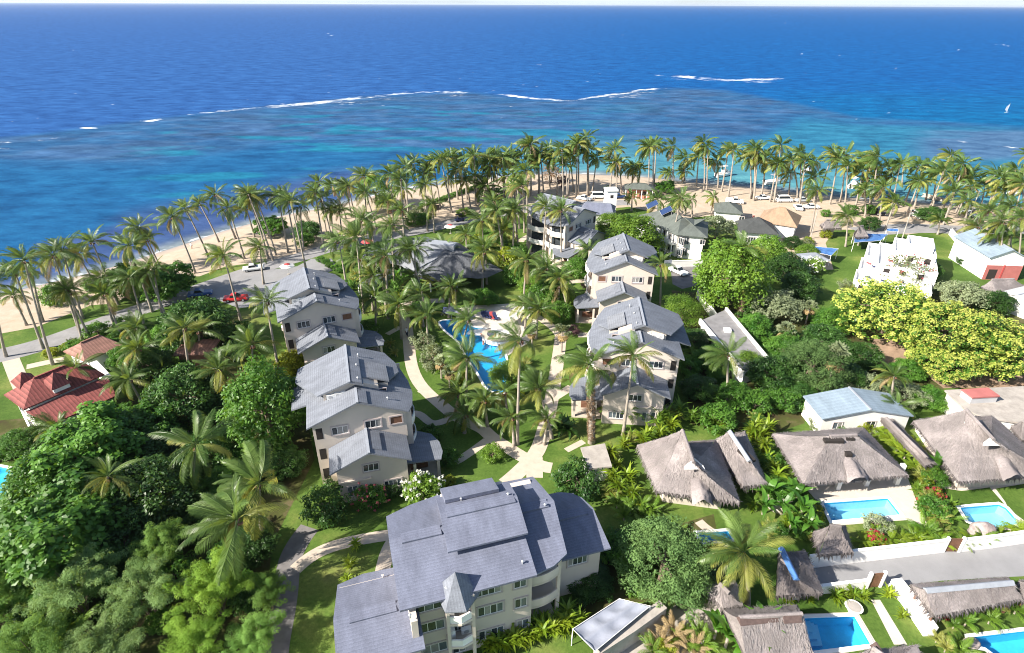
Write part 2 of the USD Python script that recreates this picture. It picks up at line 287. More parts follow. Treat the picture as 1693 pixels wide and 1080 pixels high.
L = {}
L['dark'] = leafm('leaf_dark', (0.018, 0.055, 0.012), (0.09, 0.19, 0.03), 0.25)
L['mid'] = leafm('leaf_mid', (0.028, 0.095, 0.012), (0.17, 0.33, 0.045), 0.3)
L['bright'] = leafm('leaf_bright', (0.06, 0.14, 0.015), (0.25, 0.37, 0.05), 0.32)
L['fine'] = leafm('leaf_fine', (0.045, 0.095, 0.03), (0.17, 0.27, 0.085), 0.25, rough=0.7, spec=0.2)
L['bamboo_gold'] = leafm('leaf_bamboo_gold', (0.08, 0.165, 0.02), (0.29, 0.42, 0.065), 0.35, rough=0.7, spec=0.2)
L['bamboo_pale'] = leafm('leaf_bamboo_pale', (0.10, 0.18, 0.06), (0.32, 0.44, 0.18), 0.35, rough=0.7, spec=0.2)
L['bamboo'] = leafm('leaf_bamboo', (0.09, 0.19, 0.04), (0.27, 0.42, 0.11), 0.35, rough=0.7, spec=0.2)
L['yellow'] = leafm('blossom_yellow', (0.25, 0.34, 0.05), (0.7, 0.67, 0.18), 0.2, tcol=(0.5, 0.45, 0.06), rough=0.7, spec=0.2)
L['lime'] = leafm('leaf_lime', (0.13, 0.2, 0.015), (0.4, 0.42, 0.035), 0.35, rough=0.45)
L['silver'] = leafm('leaf_silver', (0.13, 0.17, 0.09), (0.33, 0.37, 0.22), 0.25, rough=0.6)
L['strap'] = leafm('leaf_strap', (0.09, 0.18, 0.012), (0.34, 0.4, 0.035), 0.35)
L['banana'] = leafm('leaf_banana', (0.05, 0.15, 0.02), (0.14, 0.28, 0.04), 0.4, rough=0.35)
L['palm'] = leafm('palm_frond', (0.04, 0.085, 0.018), (0.17, 0.245, 0.06), 0.3, rough=0.4)
L['palmy'] = leafm('palm_frond_yellow', (0.13, 0.17, 0.035), (0.4, 0.38, 0.1), 0.35, rough=0.45)
L['palmdead'] = leafm('palm_frond_dry', (0.24, 0.17, 0.08), (0.44, 0.34, 0.19), 0.25, rough=0.7)
L['pinkfl'] = leafm('blossom_pink', (0.30, 0.06, 0.09), (0.55, 0.16, 0.20), 0.3, rough=0.7)
L['redfl'] = leafm('blossom_red', (0.28, 0.03, 0.04), (0.55, 0.10, 0.10), 0.3, rough=0.7)
L['whitefl'] = leafm('blossom_white', (0.65, 0.66, 0.58), (0.8, 0.8, 0.75), 0.2, tcol=(0.6, 0.6, 0.5), rough=0.7)
L['purple'] = leafm('leaf_purple', (0.05, 0.02, 0.03), (0.16, 0.08, 0.09), 0.2)
L['brownleaf'] = leafm('leaf_brown', (0.16, 0.10, 0.06), (0.32, 0.23, 0.15), 0.2, rough=0.7)

# ------------------------------------------------------------------ shore, land, sea
WL = [(0,487),(67,466),(95,472),(170,455),(239,425),(264,417),(303,404),(338,394),(368,384),(395,376),(430,366),(468,357),(499,351),(529,346),(573,338),(588,335),(660,311),(704,307),(749,303),(823,293),(880,288),(939,287),(998,287),(1028,290),(1072,294),(1095,296),(1144,300),(1189,305),(1233,310),(1292,312),(1374,327),(1433,330),(1522,334),(1586,341),(1631,343),(1693,349)]
WL[1:3] = [(83, 462)]
wl = [G(x, y, SEA)[:2] for x, y in WL]
d0 = (wl[0] - wl[3]); d0 /= np.hypot(*d0)
d1 = (wl[-1] - wl[-3]); d1 /= np.hypot(*d1)
wl = np.array([wl[0] + d0 * 320, wl[0] + d0 * 60] + wl + [wl[-1] + d1 * 60, wl[-1] + d1 * 700])
shore = LineString(wl)
tt = np.linspace(0, shore.length, 260)
wl = np.array([shore.interpolate(t).coords[0] for t in tt])
ker = np.ones(5) / 5
wls = np.c_[np.convolve(np.pad(wl[:, 0], 2, 'edge'), ker, 'valid'), np.convolve(np.pad(wl[:, 1], 2, 'edge'), ker, 'valid')]
tn = np.gradient(wls, axis=0); tn /= np.linalg.norm(tn, axis=1, keepdims=True)
inl = np.c_[tn[:, 1], -tn[:, 0]]                                     # points inland (towards the camera)
inner = wls + inl * 9.0
land = Polygon(np.vstack([inner, [[900, -140], [-700, -140]]])).buffer(0)
if land.geom_type != 'Polygon': land = max(land.geoms, key=lambda g: g.area)

def pxpoly(pts, z=0.0): return Polygon([G(x, y, z)[:2] for x, y in pts]).buffer(0)
def pxline(pts, w, z=0.0): return LineString([G(x, y, z)[:2] for x, y in smooth_px(pts)]).buffer(w / 2, cap_style=2, join_style=1)
def smooth_px(pts, n=4):
    p = np.array(pts, float)
    if len(p) < 3: return p
    t = np.arange(len(p)); from scipy.interpolate import CubicSpline
    cs = CubicSpline(t, p); return cs(np.linspace(0, len(p) - 1, (len(p) - 1) * n + 1))

POOLS = {}
def pool_shape(key, pts, smooth=False):
    p = np.array([G(x, y, 0.0)[:2] for x, y in pts])
    if smooth:
        from scipy.interpolate import CubicSpline
        q = np.vstack([p, p[:1]]); p = CubicSpline(np.arange(len(q)), q, bc_type='periodic')(np.linspace(0, len(q) - 1, 70))[:-1]
    POOLS[key] = Polygon(p).buffer(0)
pool_shape('lagoon', [(727,536),(735,530),(757,531),(780,540),(795,543),(810,546),(808,556),(812,565),(826,572),(836,590),(838,612),(836,640),(832,651),(815,648),(803,640),(796,628),(785,610),(771,590),(758,566),(742,552)], True)
pool_shape('villa', [(1360,832),(1468,824),(1490,852),(1374,862)])
pool_shape('corner', [(1586,840),(1600,838),(1652,834),(1664,840),(1680,858),(1682,868),(1650,872),(1618,870),(1600,862)])
pool_shape('front', [(1329,1022),(1413,1019),(1440,1066),(1342,1078)])
pool_shape('edge', [(1601,1054),(1720,1040),(1740,1075),(1650,1088),(1628,1072),(1608,1068)])
pool_shape('shade', [(1152,882),(1204,878),(1212,893),(1160,897)])
pool_shape('west', [(-40,777),(20,776),(32,783),(33,800),(27,822),(10,838),(-40,838)], True)
holes = unary_union(list(POOLS.values()))
solid = land.difference(holes)

M().flat(solid, 0.0).o('ground', K['lawn']).SetCustomDataByKey('kind', 'structure')

# sand: a strip that dips under the water, and the flat sand behind it
m = M(); rows = [inner, wls + inl * 4.5, wls, wls - inl * 5, wls - inl * 14]; zs = [0.012, -0.42, SEA, SEA - 0.6, SEA - 2.0]
n = len(wls); V = np.vstack([np.c_[r + (meshkit.noise(np.c_[r * 0.07, np.zeros(len(r))]) - 0.5)[:, None] * inl * (2.2 if 0 < k < 4 else 0), np.full(n, z)] for k, (r, z) in enumerate(zip(rows, zs))])
F = [[k * n + i, k * n + i + 1, (k + 1) * n + i + 1, (k + 1) * n + i] for k in range(4) for i in range(n - 1)]
beach = m.add(V, F)
sandpx = [(0,552),(60,541),(150,505),(190,502),(262,457),(330,457),(372,441),(470,428),(505,424),(540,410),(600,394),(690,376),(770,357),(850,347),(900,336),(950,346),(1000,346),(1040,342),(1130,362),(1200,354),(1250,366),(1290,402),(1318,446),(1378,446),(1365,402),(1380,380),(1440,380),(1500,388),(1560,380),(1630,385),(1800,380)]
low = np.array([G(x, y)[:2] for x, y in sandpx])
sel = (inner[:, 0] > low[0][0] - 30) & (inner[:, 0] < low[-1][0] + 10)
sandflat = Polygon(np.vstack([low, inner[sel][::-1]])).buffer(0).intersection(solid)
beach.flat(sandflat, 0.012)
beach.o('beach', K['sand']).SetCustomDataByKey('kind', 'structure')

def ground_sheet(name, shape, z, mat):
    g = shape.intersection(solid)
    if not g.is_empty: M().flat(g, z).o(name, mat).SetCustomDataByKey('kind', 'structure')

# roads, drives and paths
road = pxline([(-120,612),(0,588),(75,568),(150,541),(240,509),(330,478),(420,447),(500,424),(560,406),(640,391),(700,380),(770,364),(830,353),(890,344),(960,338),(1040,335)], 5.2)
ground_sheet('coast_road', road, 0.020, K['roadgrey'])
ground_sheet('parking_area', unary_union([pxpoly([(335,486),(420,450),(495,440),(520,440),(500,455),(455,466),(430,505),(395,510)]), pxpoly([(492,440),(515,428),(548,428),(558,444),(530,456),(505,452)])]), 0.016, K['street'])
ground_sheet('village_road', pxline([(1420,384),(1500,378),(1560,379),(1620,381),(1800,376)], 7), 0.020, K['roadgrey'])
ground_sheet('service_yard', pxpoly([(1108,440),(1158,440),(1152,472),(1128,478),(1112,470)]), 0.016, K['drive'])
ground_sheet('street', pxpoly([(1335,937),(1400,930),(1500,916),(1700,886),(1760,880),(1760,946),(1690,953),(1560,960),(1495,968),(1500,985),(1545,1030),(1475,985),(1470,968),(1380,974),(1355,972),(1340,955)]), 0.012, K['street'])
ground_sheet('driveway', pxline([(455,1100),(458,1060),(468,1010),(474,965),(480,925),(498,890),(512,872)], 2.3), 0.012, K['drive'])
paths = unary_union([
    pxline([(655,508),(668,525),(674,550),(677,580),(682,610),(698,640),(728,668),(760,692),(795,708),(812,722),(845,744),(880,764),(912,774)], 1.9),
    pxline([(928,548),(923,590),(917,630),(908,680),(896,725),(884,752),(858,780),(835,800)], 2.0),
    pxline([(753,764),(778,748),(805,728)], 1.2), pxline([(680,684),(700,690),(716,700),(740,694),(756,688)], 1.2), pxline([(676,576),(702,575)], 1.1), pxline([(640,553),(662,541)], 1.1),
    pxline([(694,650),(708,641)], 1.1), pxline([(488,942),(520,917),(566,899),(648,884)], 1.5), pxline([(632,948),(640,915),(652,893)], 1.5),
    pxline([(884,756),(884,790)], 2.0), pxline([(932,467),(984,463)], 1.6), pxline([(955,554),(988,554)], 1.6), pxline([(936,745),(965,730)], 0.9),
    pxline([(16,590),(28,620),(38,642)], 2.2), pxline([(44,607),(75,600),(106,594)], 1.6), pxline([(900,668),(945,640)], 1.4),
    pxline([(880,520),(912,540),(928,560)], 1.6), pxline([(655,508),(690,500),(735,497)], 1.8), pxline([(860,400),(890,388),(915,400),(905,425)], 1.6), pxline([(1155,862),(1178,880),(1200,886)], 1.1)])
ground_sheet('footpath', paths, 0.016, K['paving'])
ground_sheet('pool_terrace', pxpoly([(748,512),(790,505),(850,502),(885,515),(888,545),(872,568),(852,580),(840,588),(826,572),(812,565),(806,552),(795,543),(757,531)]), 0.020, K['deck'])
ground_sheet('villa_terrace', unary_union([pxpoly([(1330,805),(1500,788),(1520,842),(1536,872),(1528,874),(1500,860),(1374,870),(1355,834)]), pxpoly([(1545,805),(1560,800),(1694,795),(1694,800),(1646,808),(1662,830),(1668,842),(1700,866),(1700,878),(1655,876),(1585,842),(1585,836),(1660,833),(1636,806),(1590,812)])]), 0.012, K['deck'])
ground_sheet('garden_walk', unary_union([pxpoly([(1440,992),(1455,992),(1500,1066),(1478,1066)]), pxpoly([(1330,1015),(1418,1012),(1448,1062),(1445,1072),(1330,1090)])]), 0.012, K['deck'])
ground_sheet('yard_terrace', pxpoly([(1000,1090),(1092,1012),(1150,985),(1166,978),(1190,1012),(1175,1060),(1150,1100)]), 0.012, K['concrete'])
ground_sheet('bare_ground', unary_union([pxpoly([(1430,590),(1445,560),(1500,558),(1520,585),(1480,600),(1445,615)]), pxpoly([(1530,620),(1640,612),(1700,622),(1700,640),(1560,642)])]), 0.008, K['dirt'])
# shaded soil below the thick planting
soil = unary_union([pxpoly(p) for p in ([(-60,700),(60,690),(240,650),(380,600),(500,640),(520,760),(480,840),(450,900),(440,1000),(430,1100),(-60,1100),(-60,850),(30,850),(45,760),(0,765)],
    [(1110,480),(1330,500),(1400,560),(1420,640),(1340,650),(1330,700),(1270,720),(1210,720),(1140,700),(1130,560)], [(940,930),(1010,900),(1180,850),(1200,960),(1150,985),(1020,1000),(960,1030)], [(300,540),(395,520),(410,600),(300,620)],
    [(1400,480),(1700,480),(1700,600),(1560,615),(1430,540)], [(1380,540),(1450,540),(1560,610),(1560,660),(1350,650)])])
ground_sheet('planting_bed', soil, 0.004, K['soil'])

# the sea, one sheet to the horizon, coloured by what lies under it
ys = np.concatenate([np.arange(40, 560, 1.7), np.geomspace(560, 45000, 130)[0:]]); ys = np.unique(ys)
us = np.linspace(-1.12, 1.12, 400)
X, Y = np.meshgrid(us, ys); X = X * (Y + 90)
nr, nc = X.shape
q = np.stack([X, Y, np.full_like(X, SEA)], -1) - EYE
dd = q @ _f; PX = IW / 2 + FPX * (q @ _r) / dd; PY = IH / 2 - FPX * (q @ _u) / dd
def fb(sx, sy, seed, octv=4): return meshkit.fbm(np.stack([X / sx, Y / sy, np.zeros_like(X)], -1), octv, seed) - 0.5
sd = shapely.distance(shapely.points(X, Y), LineString(wls)) * np.where(shapely.contains_xy(Polygon(np.vstack([wls, [[900, -140], [-700, -140]]])).buffer(0), X, Y), -1, 1)
PYw = PY + fb(45, 18, 3) * 26; PXw = PX + fb(60, 60, 5) * 120
S = lambda a, b, x: np.clip((x - a) / (b - a), 0, 1) ** 2 * (3 - 2 * np.clip((x - a) / (b - a), 0, 1))
lin = lambda c: (np.array(c) / 255.0) ** 2.2
top = np.interp(PX, [-300,0,60,140,230,330,480,600,760,800,880,950,1050,1120,1200,1320,1420,1800], [246,228,222,212,200,188,172,160,152,155,165,166,150,146,150,172,195,215])
bot = np.interp(PX, [-300,0,100,250,320,420,520,700,900,1100,1250,1330,1400,1800], [290,262,268,270,258,236,232,245,246,240,216,186,190,216])
C = np.empty(X.shape + (3,))
far = S(150, 20, PY)[..., None]; right = S(500, 1250, PX)[..., None]
deep = lin((66, 124, 206)) * (1 - right) + lin((28, 118, 204)) * right
C[:] = deep
mid = S(120, 215, PYw)[..., None] * S(1150, 1450, PXw)[..., None]
C = C * (1 - mid) + lin((20, 132, 200)) * mid
ins = S(-4, 5, PY - top) ; near = (ins * S(0, 26, PYw - bot))[..., None]
C = C * (1 - ins[..., None]) + ins[..., None] * lin((58, 126, 188))
nshR = S(640, 980, PX)[..., None]
nearc = lin((48, 126, 190)) * (1 - nshR) + lin((64, 152, 198)) * nshR
C = C * (1 - near) + nearc * near
reef = (ins * S(14, -10, PYw - bot) * (0.35 + 0.7 * S(-0.14, 0.12, fb(24, 10, 11, 5) + 0.5 * fb(6, 4, 13)))).clip(0, 1)[..., None]
rc = lin((84, 128, 182)) * (1 + 0.9 * fb(9, 6, 17)[..., None]) 
C = C * (1 - reef) + rc * reef
tq = (0.85 * S(0.0, 0.16, fb(36, 11, 23, 5) + 0.35 * fb(9, 5, 29, 4)) * ins * S(150, 330, PX) * S(1180, 820, PX) * S(10, 30, PY - top))[..., None]
C = C * (1 - tq) + lin((48, 156, 198)) * tq
r2 = (S(218, 228, PYw) * S(276, 256, PYw) * S(1480, 1560, PX))[..., None] * 0.7
C = C * (1 - r2) + lin((110, 140, 192)) * r2
sg = (S(46, 22, sd) * S(700, 560, PX) * S(0.0, 0.12, fb(30, 30, 31) + 0.16))[..., None] * 0.85
C = C * (1 - sg) + lin((90, 112, 172)) * sg
sh = (S(85, 6, sd) * S(760, 1000, PX))[..., None]
C = C * (1 - sh) + lin((112, 190, 210)) * sh
vs = S(7, 0.5, sd)[..., None]
C = C * (1 - vs) + lin((170, 186, 196)) * vs
FO = np.zeros_like(X)
def crest(pts, wpx, amp, soft=0.0):
    global FO
    xs = np.array([p[0] for p in pts]); yy = np.array([p[1] for p in pts], float)
    yc = np.interp(PX, xs, yy) + fb(18, 200, 41) * 7
    ends = S(xs[0] - 8, xs[0] + 12, PX) * S(xs[-1] + 8, xs[-1] - 12, PX)
    FO = np.maximum(FO, amp * ends * np.exp(-((PY - yc) / wpx) ** 2) * (0.86 + 1.3 * fb(8, 40, 43) + 0.5 * fb(2.5, 10, 44)))
crest([(300,190),(400,181),(500,173),(560,168)], 2.2, 0.55); crest([(440,176),(520,170),(600,162),(700,154),(760,151),(800,156)], 3.0, 0.66); crest([(790,154),(870,163),(960,166)], 2.2, 0.66)
crest([(940,167),(1040,152),(1115,146)], 2.2, 0.62); crest([(1075,124),(1130,128),(1200,132),(1300,131)], 2.8, 0.72); crest([(1085,129),(1180,134),(1290,136)], 2.6, 0.5)
crest([(-60,232),(0,234),(26,236)], 2.6, 0.8); crest([(-60,243),(20,246)], 2.0, 0.85); crest([(50,231),(100,228)], 4.5, 0.56); crest([(130,212),(165,212)], 2.0, 0.7); crest([(225,200),(245,199),(275,196)], 2.0, 0.72)
crest([(520,172),(640,163),(760,156),(840,162)], 9.0, 0.40); crest([(1000,162),(1110,151)], 8.0, 0.40); crest([(1525,226),(1580,234),(1640,243),(1700,247)], 2.6, 0.55); crest([(1540,236),(1640,248),(1700,252)], 6.0, 0.32); crest([(1640,74),(1700,76)], 1.4, 0.55); crest([(850,104),(905,105)], 1.2, 0.6); crest([(520,125),(590,126)], 1.8, 0.42)
FO = np.maximum(FO, 0.62 * np.exp(-((sd - 0.8) / 1.1) ** 2))
rs = np.random.default_rng(5)
ri, ci = rs.integers(150, nr - 40, 300), rs.integers(20, nc - 20, 300); FO[ri, ci] = np.maximum(FO[ri, ci], rs.uniform(0.15, 0.7, 300) * (PY[ri, ci] > 26) * (sd[ri, ci] > 40))
keep = sd > -12
idx = np.arange(nr * nc).reshape(nr, nc)
cell = keep[:-1, :-1] | keep[1:, :-1] | keep[:-1, 1:] | keep[1:, 1:]
Fq = np.stack([idx[:-1, :-1], idx[:-1, 1:], idx[1:, 1:], idx[1:, :-1]], -1)[cell]
sea = vt_mesh('/World/sea', vt(np.stack([X, Y, np.full_like(X, SEA)], -1).reshape(-1, 3), Fq), K['sea'])
pv = UsdGeom.PrimvarsAPI(sea)
pv.CreatePrimvar('tint', Sdf.ValueTypeNames.Color3fArray, 'vertex').Set(Vt.Vec3fArray.FromNumpy(np.clip(C * SEAK, 0, 1).reshape(-1, 3).astype(np.float32)))
pv.CreatePrimvar('foam', Sdf.ValueTypeNames.FloatArray, 'vertex').Set(Vt.FloatArray.FromNumpy(FO.ravel().astype(np.float32)))
sea.SetCustomDataByKey('kind', 'structure')

if HAZE:
    hz = usdkit.material(stage, LK + 'haze_air', {'v': ('principled_volume', {'color': (0.80, 0.88, 1.0), 'density': HAZE, 'anisotropy': 0.3})}, volume='v.volume')
    M().box(-60000, 60000, -3000, 52000, -5.0, 66.0).o('haze', hz).SetCustomDataByKey('kind', 'stuff')

# pools: a tiled basin, water a little below the rim, a coping
def pool(key, label, tile, rim=0.30, rimh=0.05, deep=1.3):
    g = POOLS[key]; c = g.centroid
    t = thing('swimming_pool', label, 'pool', (c.x, c.y, 0))
    g = shapely.affinity.translate(g, -c.x, -c.y)
    b = M(); co = np.array(g.exterior.coords)[:-1]
    if shapely.geometry.polygon.orient(g).exterior.coords[:-1] != list(map(tuple, co)): co = np.array(shapely.geometry.polygon.orient(g).exterior.coords)[:-1]
    k = len(co); b.add(np.vstack([np.c_[co, np.full(k, 0.02)], np.c_[co, np.full(k, -deep)]]), [[i, i + k, (i + 1) % k + k, (i + 1) % k] for i in range(k)])
    b.flat(Polygon(co), -deep); b.o('basin', tile, t)
    M().flat(Polygon(co), -0.12).o('water', K['water'], t)
    if not key in ('lagoon', 'west'):
        e0, e1, e2 = np.array(co[0]), np.array(co[1]), np.array(co[-1]); u1 = (e1 - e0) / np.linalg.norm(e1 - e0); u2 = (e2 - e0) / np.linalg.norm(e2 - e0)
        for k in range(3): M().slab([e0 + u1 * .06 + u2 * .06, e0 + u1 * (2.2 - .5 * k) + u2 * .06, e0 + u1 * (2.2 - .5 * k) + u2 * (1.5 - .42 * k), e0 + u1 * .06 + u2 * (1.5 - .42 * k)], -.95 + k * .3, .35 + k * .3).o('step', K['paletile'], t)
    band = Polygon(co).buffer(-.012, join_style=2).exterior; M().slab(LineString(band.coords).buffer(.011, cap_style=2), -.02, .22).o('tile_band', K['deeptile'], t)
    ring = Polygon(co).buffer(rim, join_style=2).difference(Polygon(co).buffer(-0.04)); M().slab(ring, 0.03 + rimh, rimh + 0.02).o('coping', K['white'], t)
    return t
import shapely.affinity, shapely.geometry.polygon
pool('lagoon', 'large winding blue lagoon pool in the middle of the palm garden', K['deeptile'])
pool('villa', 'pale blue rectangular pool before the thatched villa with white columns', K['paletile'])
pool('corner', 'light blue rounded pool beside a small boulder and the corner villa', K['paletile'])
pool('front', 'deep blue rectangular pool beside the long garden walk', K['tile'])
pool('edge', 'turquoise pool at the bottom right corner behind the carport planting', K['tile'])
pool('shade', 'small shaded pool behind the fine leaved tree', K['tile'])
pool('west', 'blue pool at the left edge among the trees', K['tile'])

# ------------------------------------------------------------------ buildings
class Frame:
    """local axes of a building: origin at the ground below A, x towards B"""
    def __init__(s, A, B, z, W=None):
        a, b = G(*A, z), G(*B, z); s.o = np.array([a[0], a[1], 0.0]); d = (b - a)[:2]; s.w = float(np.hypot(*d)); s.ang = math.atan2(d[1], d[0])
    def loc(s, px, py, z):
        q = (G(px, py, z) - s.o)[:2]; c, w = math.cos(s.ang), math.sin(s.ang); return q[0] * c + q[1] * w, -q[0] * w + q[1] * c
    def on(s, px, py, y):
        """local (x, z) of a pixel on the plane y = const"""
        n = np.array([-math.sin(s.ang), math.cos(s.ang), 0]); d = ray(px, py); t = (np.dot(s.o - EYE, n) + y) / np.dot(d, n); p = EYE + d * t
        q = (p - s.o)[:2]; return q[0] * math.cos(s.ang) + q[1] * math.sin(s.ang), p[2]

WR = random.Random(3)
def window(t, side, u, z, at, w, h, n, flip=None, sur=0.16, name='window', paneM=None, depthy=0.07):
    """side: the way the wall looks ('-y', '+x', '-x', '+y'); u runs along the wall"""
    def bx(m, u0, u1, z0, z1, o0, o1):
        if side == '-y': m.box(u0, u1, at - o1, at - o0, z0, z1)
        elif side == '+y': m.box(u0, u1, at + o0, at + o1, z0, z1)
        elif side == '+x': m.box(at + o0, at + o1, u0, u1, z0, z1)
        else: m.box(at - o1, at - o0, u0, u1, z0, z1)
    u0, u1, z0, z1 = u - w / 2, u + w / 2, z - h / 2, z + h / 2
    m = M(flip)
    if sur:
        bx(m, u0 - sur, u1 + sur, z1, z1 + sur, -0.05, depthy); bx(m, u0 - sur, u1 + sur, z0 - sur, z0, -0.05, depthy + 0.03)
        bx(m, u0 - sur, u0, z0, z1, -0.05, depthy); bx(m, u1, u1 + sur, z0, z1, -0.05, depthy)
        wn = m.o(name, K['trim'], t)
    else:
        bx(m, u0 - 0.04, u1 + 0.04, z0 - 0.06, z0, -0.05, 0.05); wn = m.o(name, K['white'], t)
    fr = M(flip); e = 0.055
    bx(fr, u0, u1, z1 - e, z1, 0.005, 0.05); bx(fr, u0, u1, z0, z0 + e, 0.005, 0.05)
    for k in range(n + 1):
        x = u0 + (u1 - u0) * k / n; bx(fr, max(u0, x - e / 2), min(u1, x + e / 2), z0 + e, z1 - e, 0.005, 0.05)
    fr.o('frame', K['white'], wn)
    for k in range(n):
        pm = M(flip); a = u0 + (u1 - u0) * k / n + e / 2 + 0.002; b = u0 + (u1 - u0) * (k + 1) / n - e / 2 - 0.002
        bx(pm, a, b, z0 + e, z1 - e, 0.006, 0.022); pm.o('pane', paneM or K[WR.choice(('pane', 'pane', 'pane', 'pane_grey', 'curtain'))], wn)
    return wn

def opening(t, side, u, z, at, w, h, flip=None, mat=None, name='opening', sur=0.0):
    m = M(flip)
    if side == '-y': m.box(u - w / 2, u + w / 2, at - 0.015, at + 0.05, z - h / 2, z + h / 2)
    elif side == '+x': m.box(at - 0.05, at + 0.015, u - w / 2, u + w / 2, z - h / 2, z + h / 2)
    else: m.box(at - 0.015, at + 0.05, u - w / 2, u + w / 2, z - h / 2, z + h / 2)
    op = m.o(name, mat or K['dark'], t)
    if sur:
        s2 = M(flip)
        for a in ((u - w / 2 - sur, u - w / 2, z - h / 2 - sur, z + h / 2 + sur), (u + w / 2, u + w / 2 + sur, z - h / 2 - sur, z + h / 2 + sur), (u - w / 2, u + w / 2, z + h / 2, z + h / 2 + sur), (u - w / 2, u + w / 2, z - h / 2 - sur, z - h / 2)):
            if side == '-y': s2.box(a[0], a[1], at - 0.07, at + 0.04, a[2], a[3])
            elif side == '+x': s2.box(at - 0.04, at + 0.07, a[0], a[1], a[2], a[3])
            else: s2.box(at - 0.07, at + 0.04, a[0], a[1], a[2], a[3])
        s2.o('surround', K['trim'], op)
    return op

def ac_unit(t, x, y, z, flip=None, side='-y'):
    b = M(flip).box(x - 0.42, x + 0.42, y - 0.32, y, z, z + 0.6).o('air_conditioner', K['white'], t)
    th = np.linspace(0, 2 * math.pi, 15)[:-1]
    v = np.vstack([[x, y - 0.335, z + 0.3], np.c_[x + 0.23 * np.cos(th), np.full(14, y - 0.335), z + 0.3 + 0.23 * np.sin(th)]])
    M(flip).add(v, [[0, k + 1, (k + 1) % 14 + 1] for k in range(14)]).o('fan_grille', K['grey'], b)

def vent(t, x, y, z, flip=None):
    M(flip).tube([(x, y, z - 0.1), (x, y, z + 0.28)], 0.06, 8).tube([(x, y, z + 0.28), (x, y, z + 0.36)], [0.13, 0.05], 8).o('roof_vent', K['metal'], t)

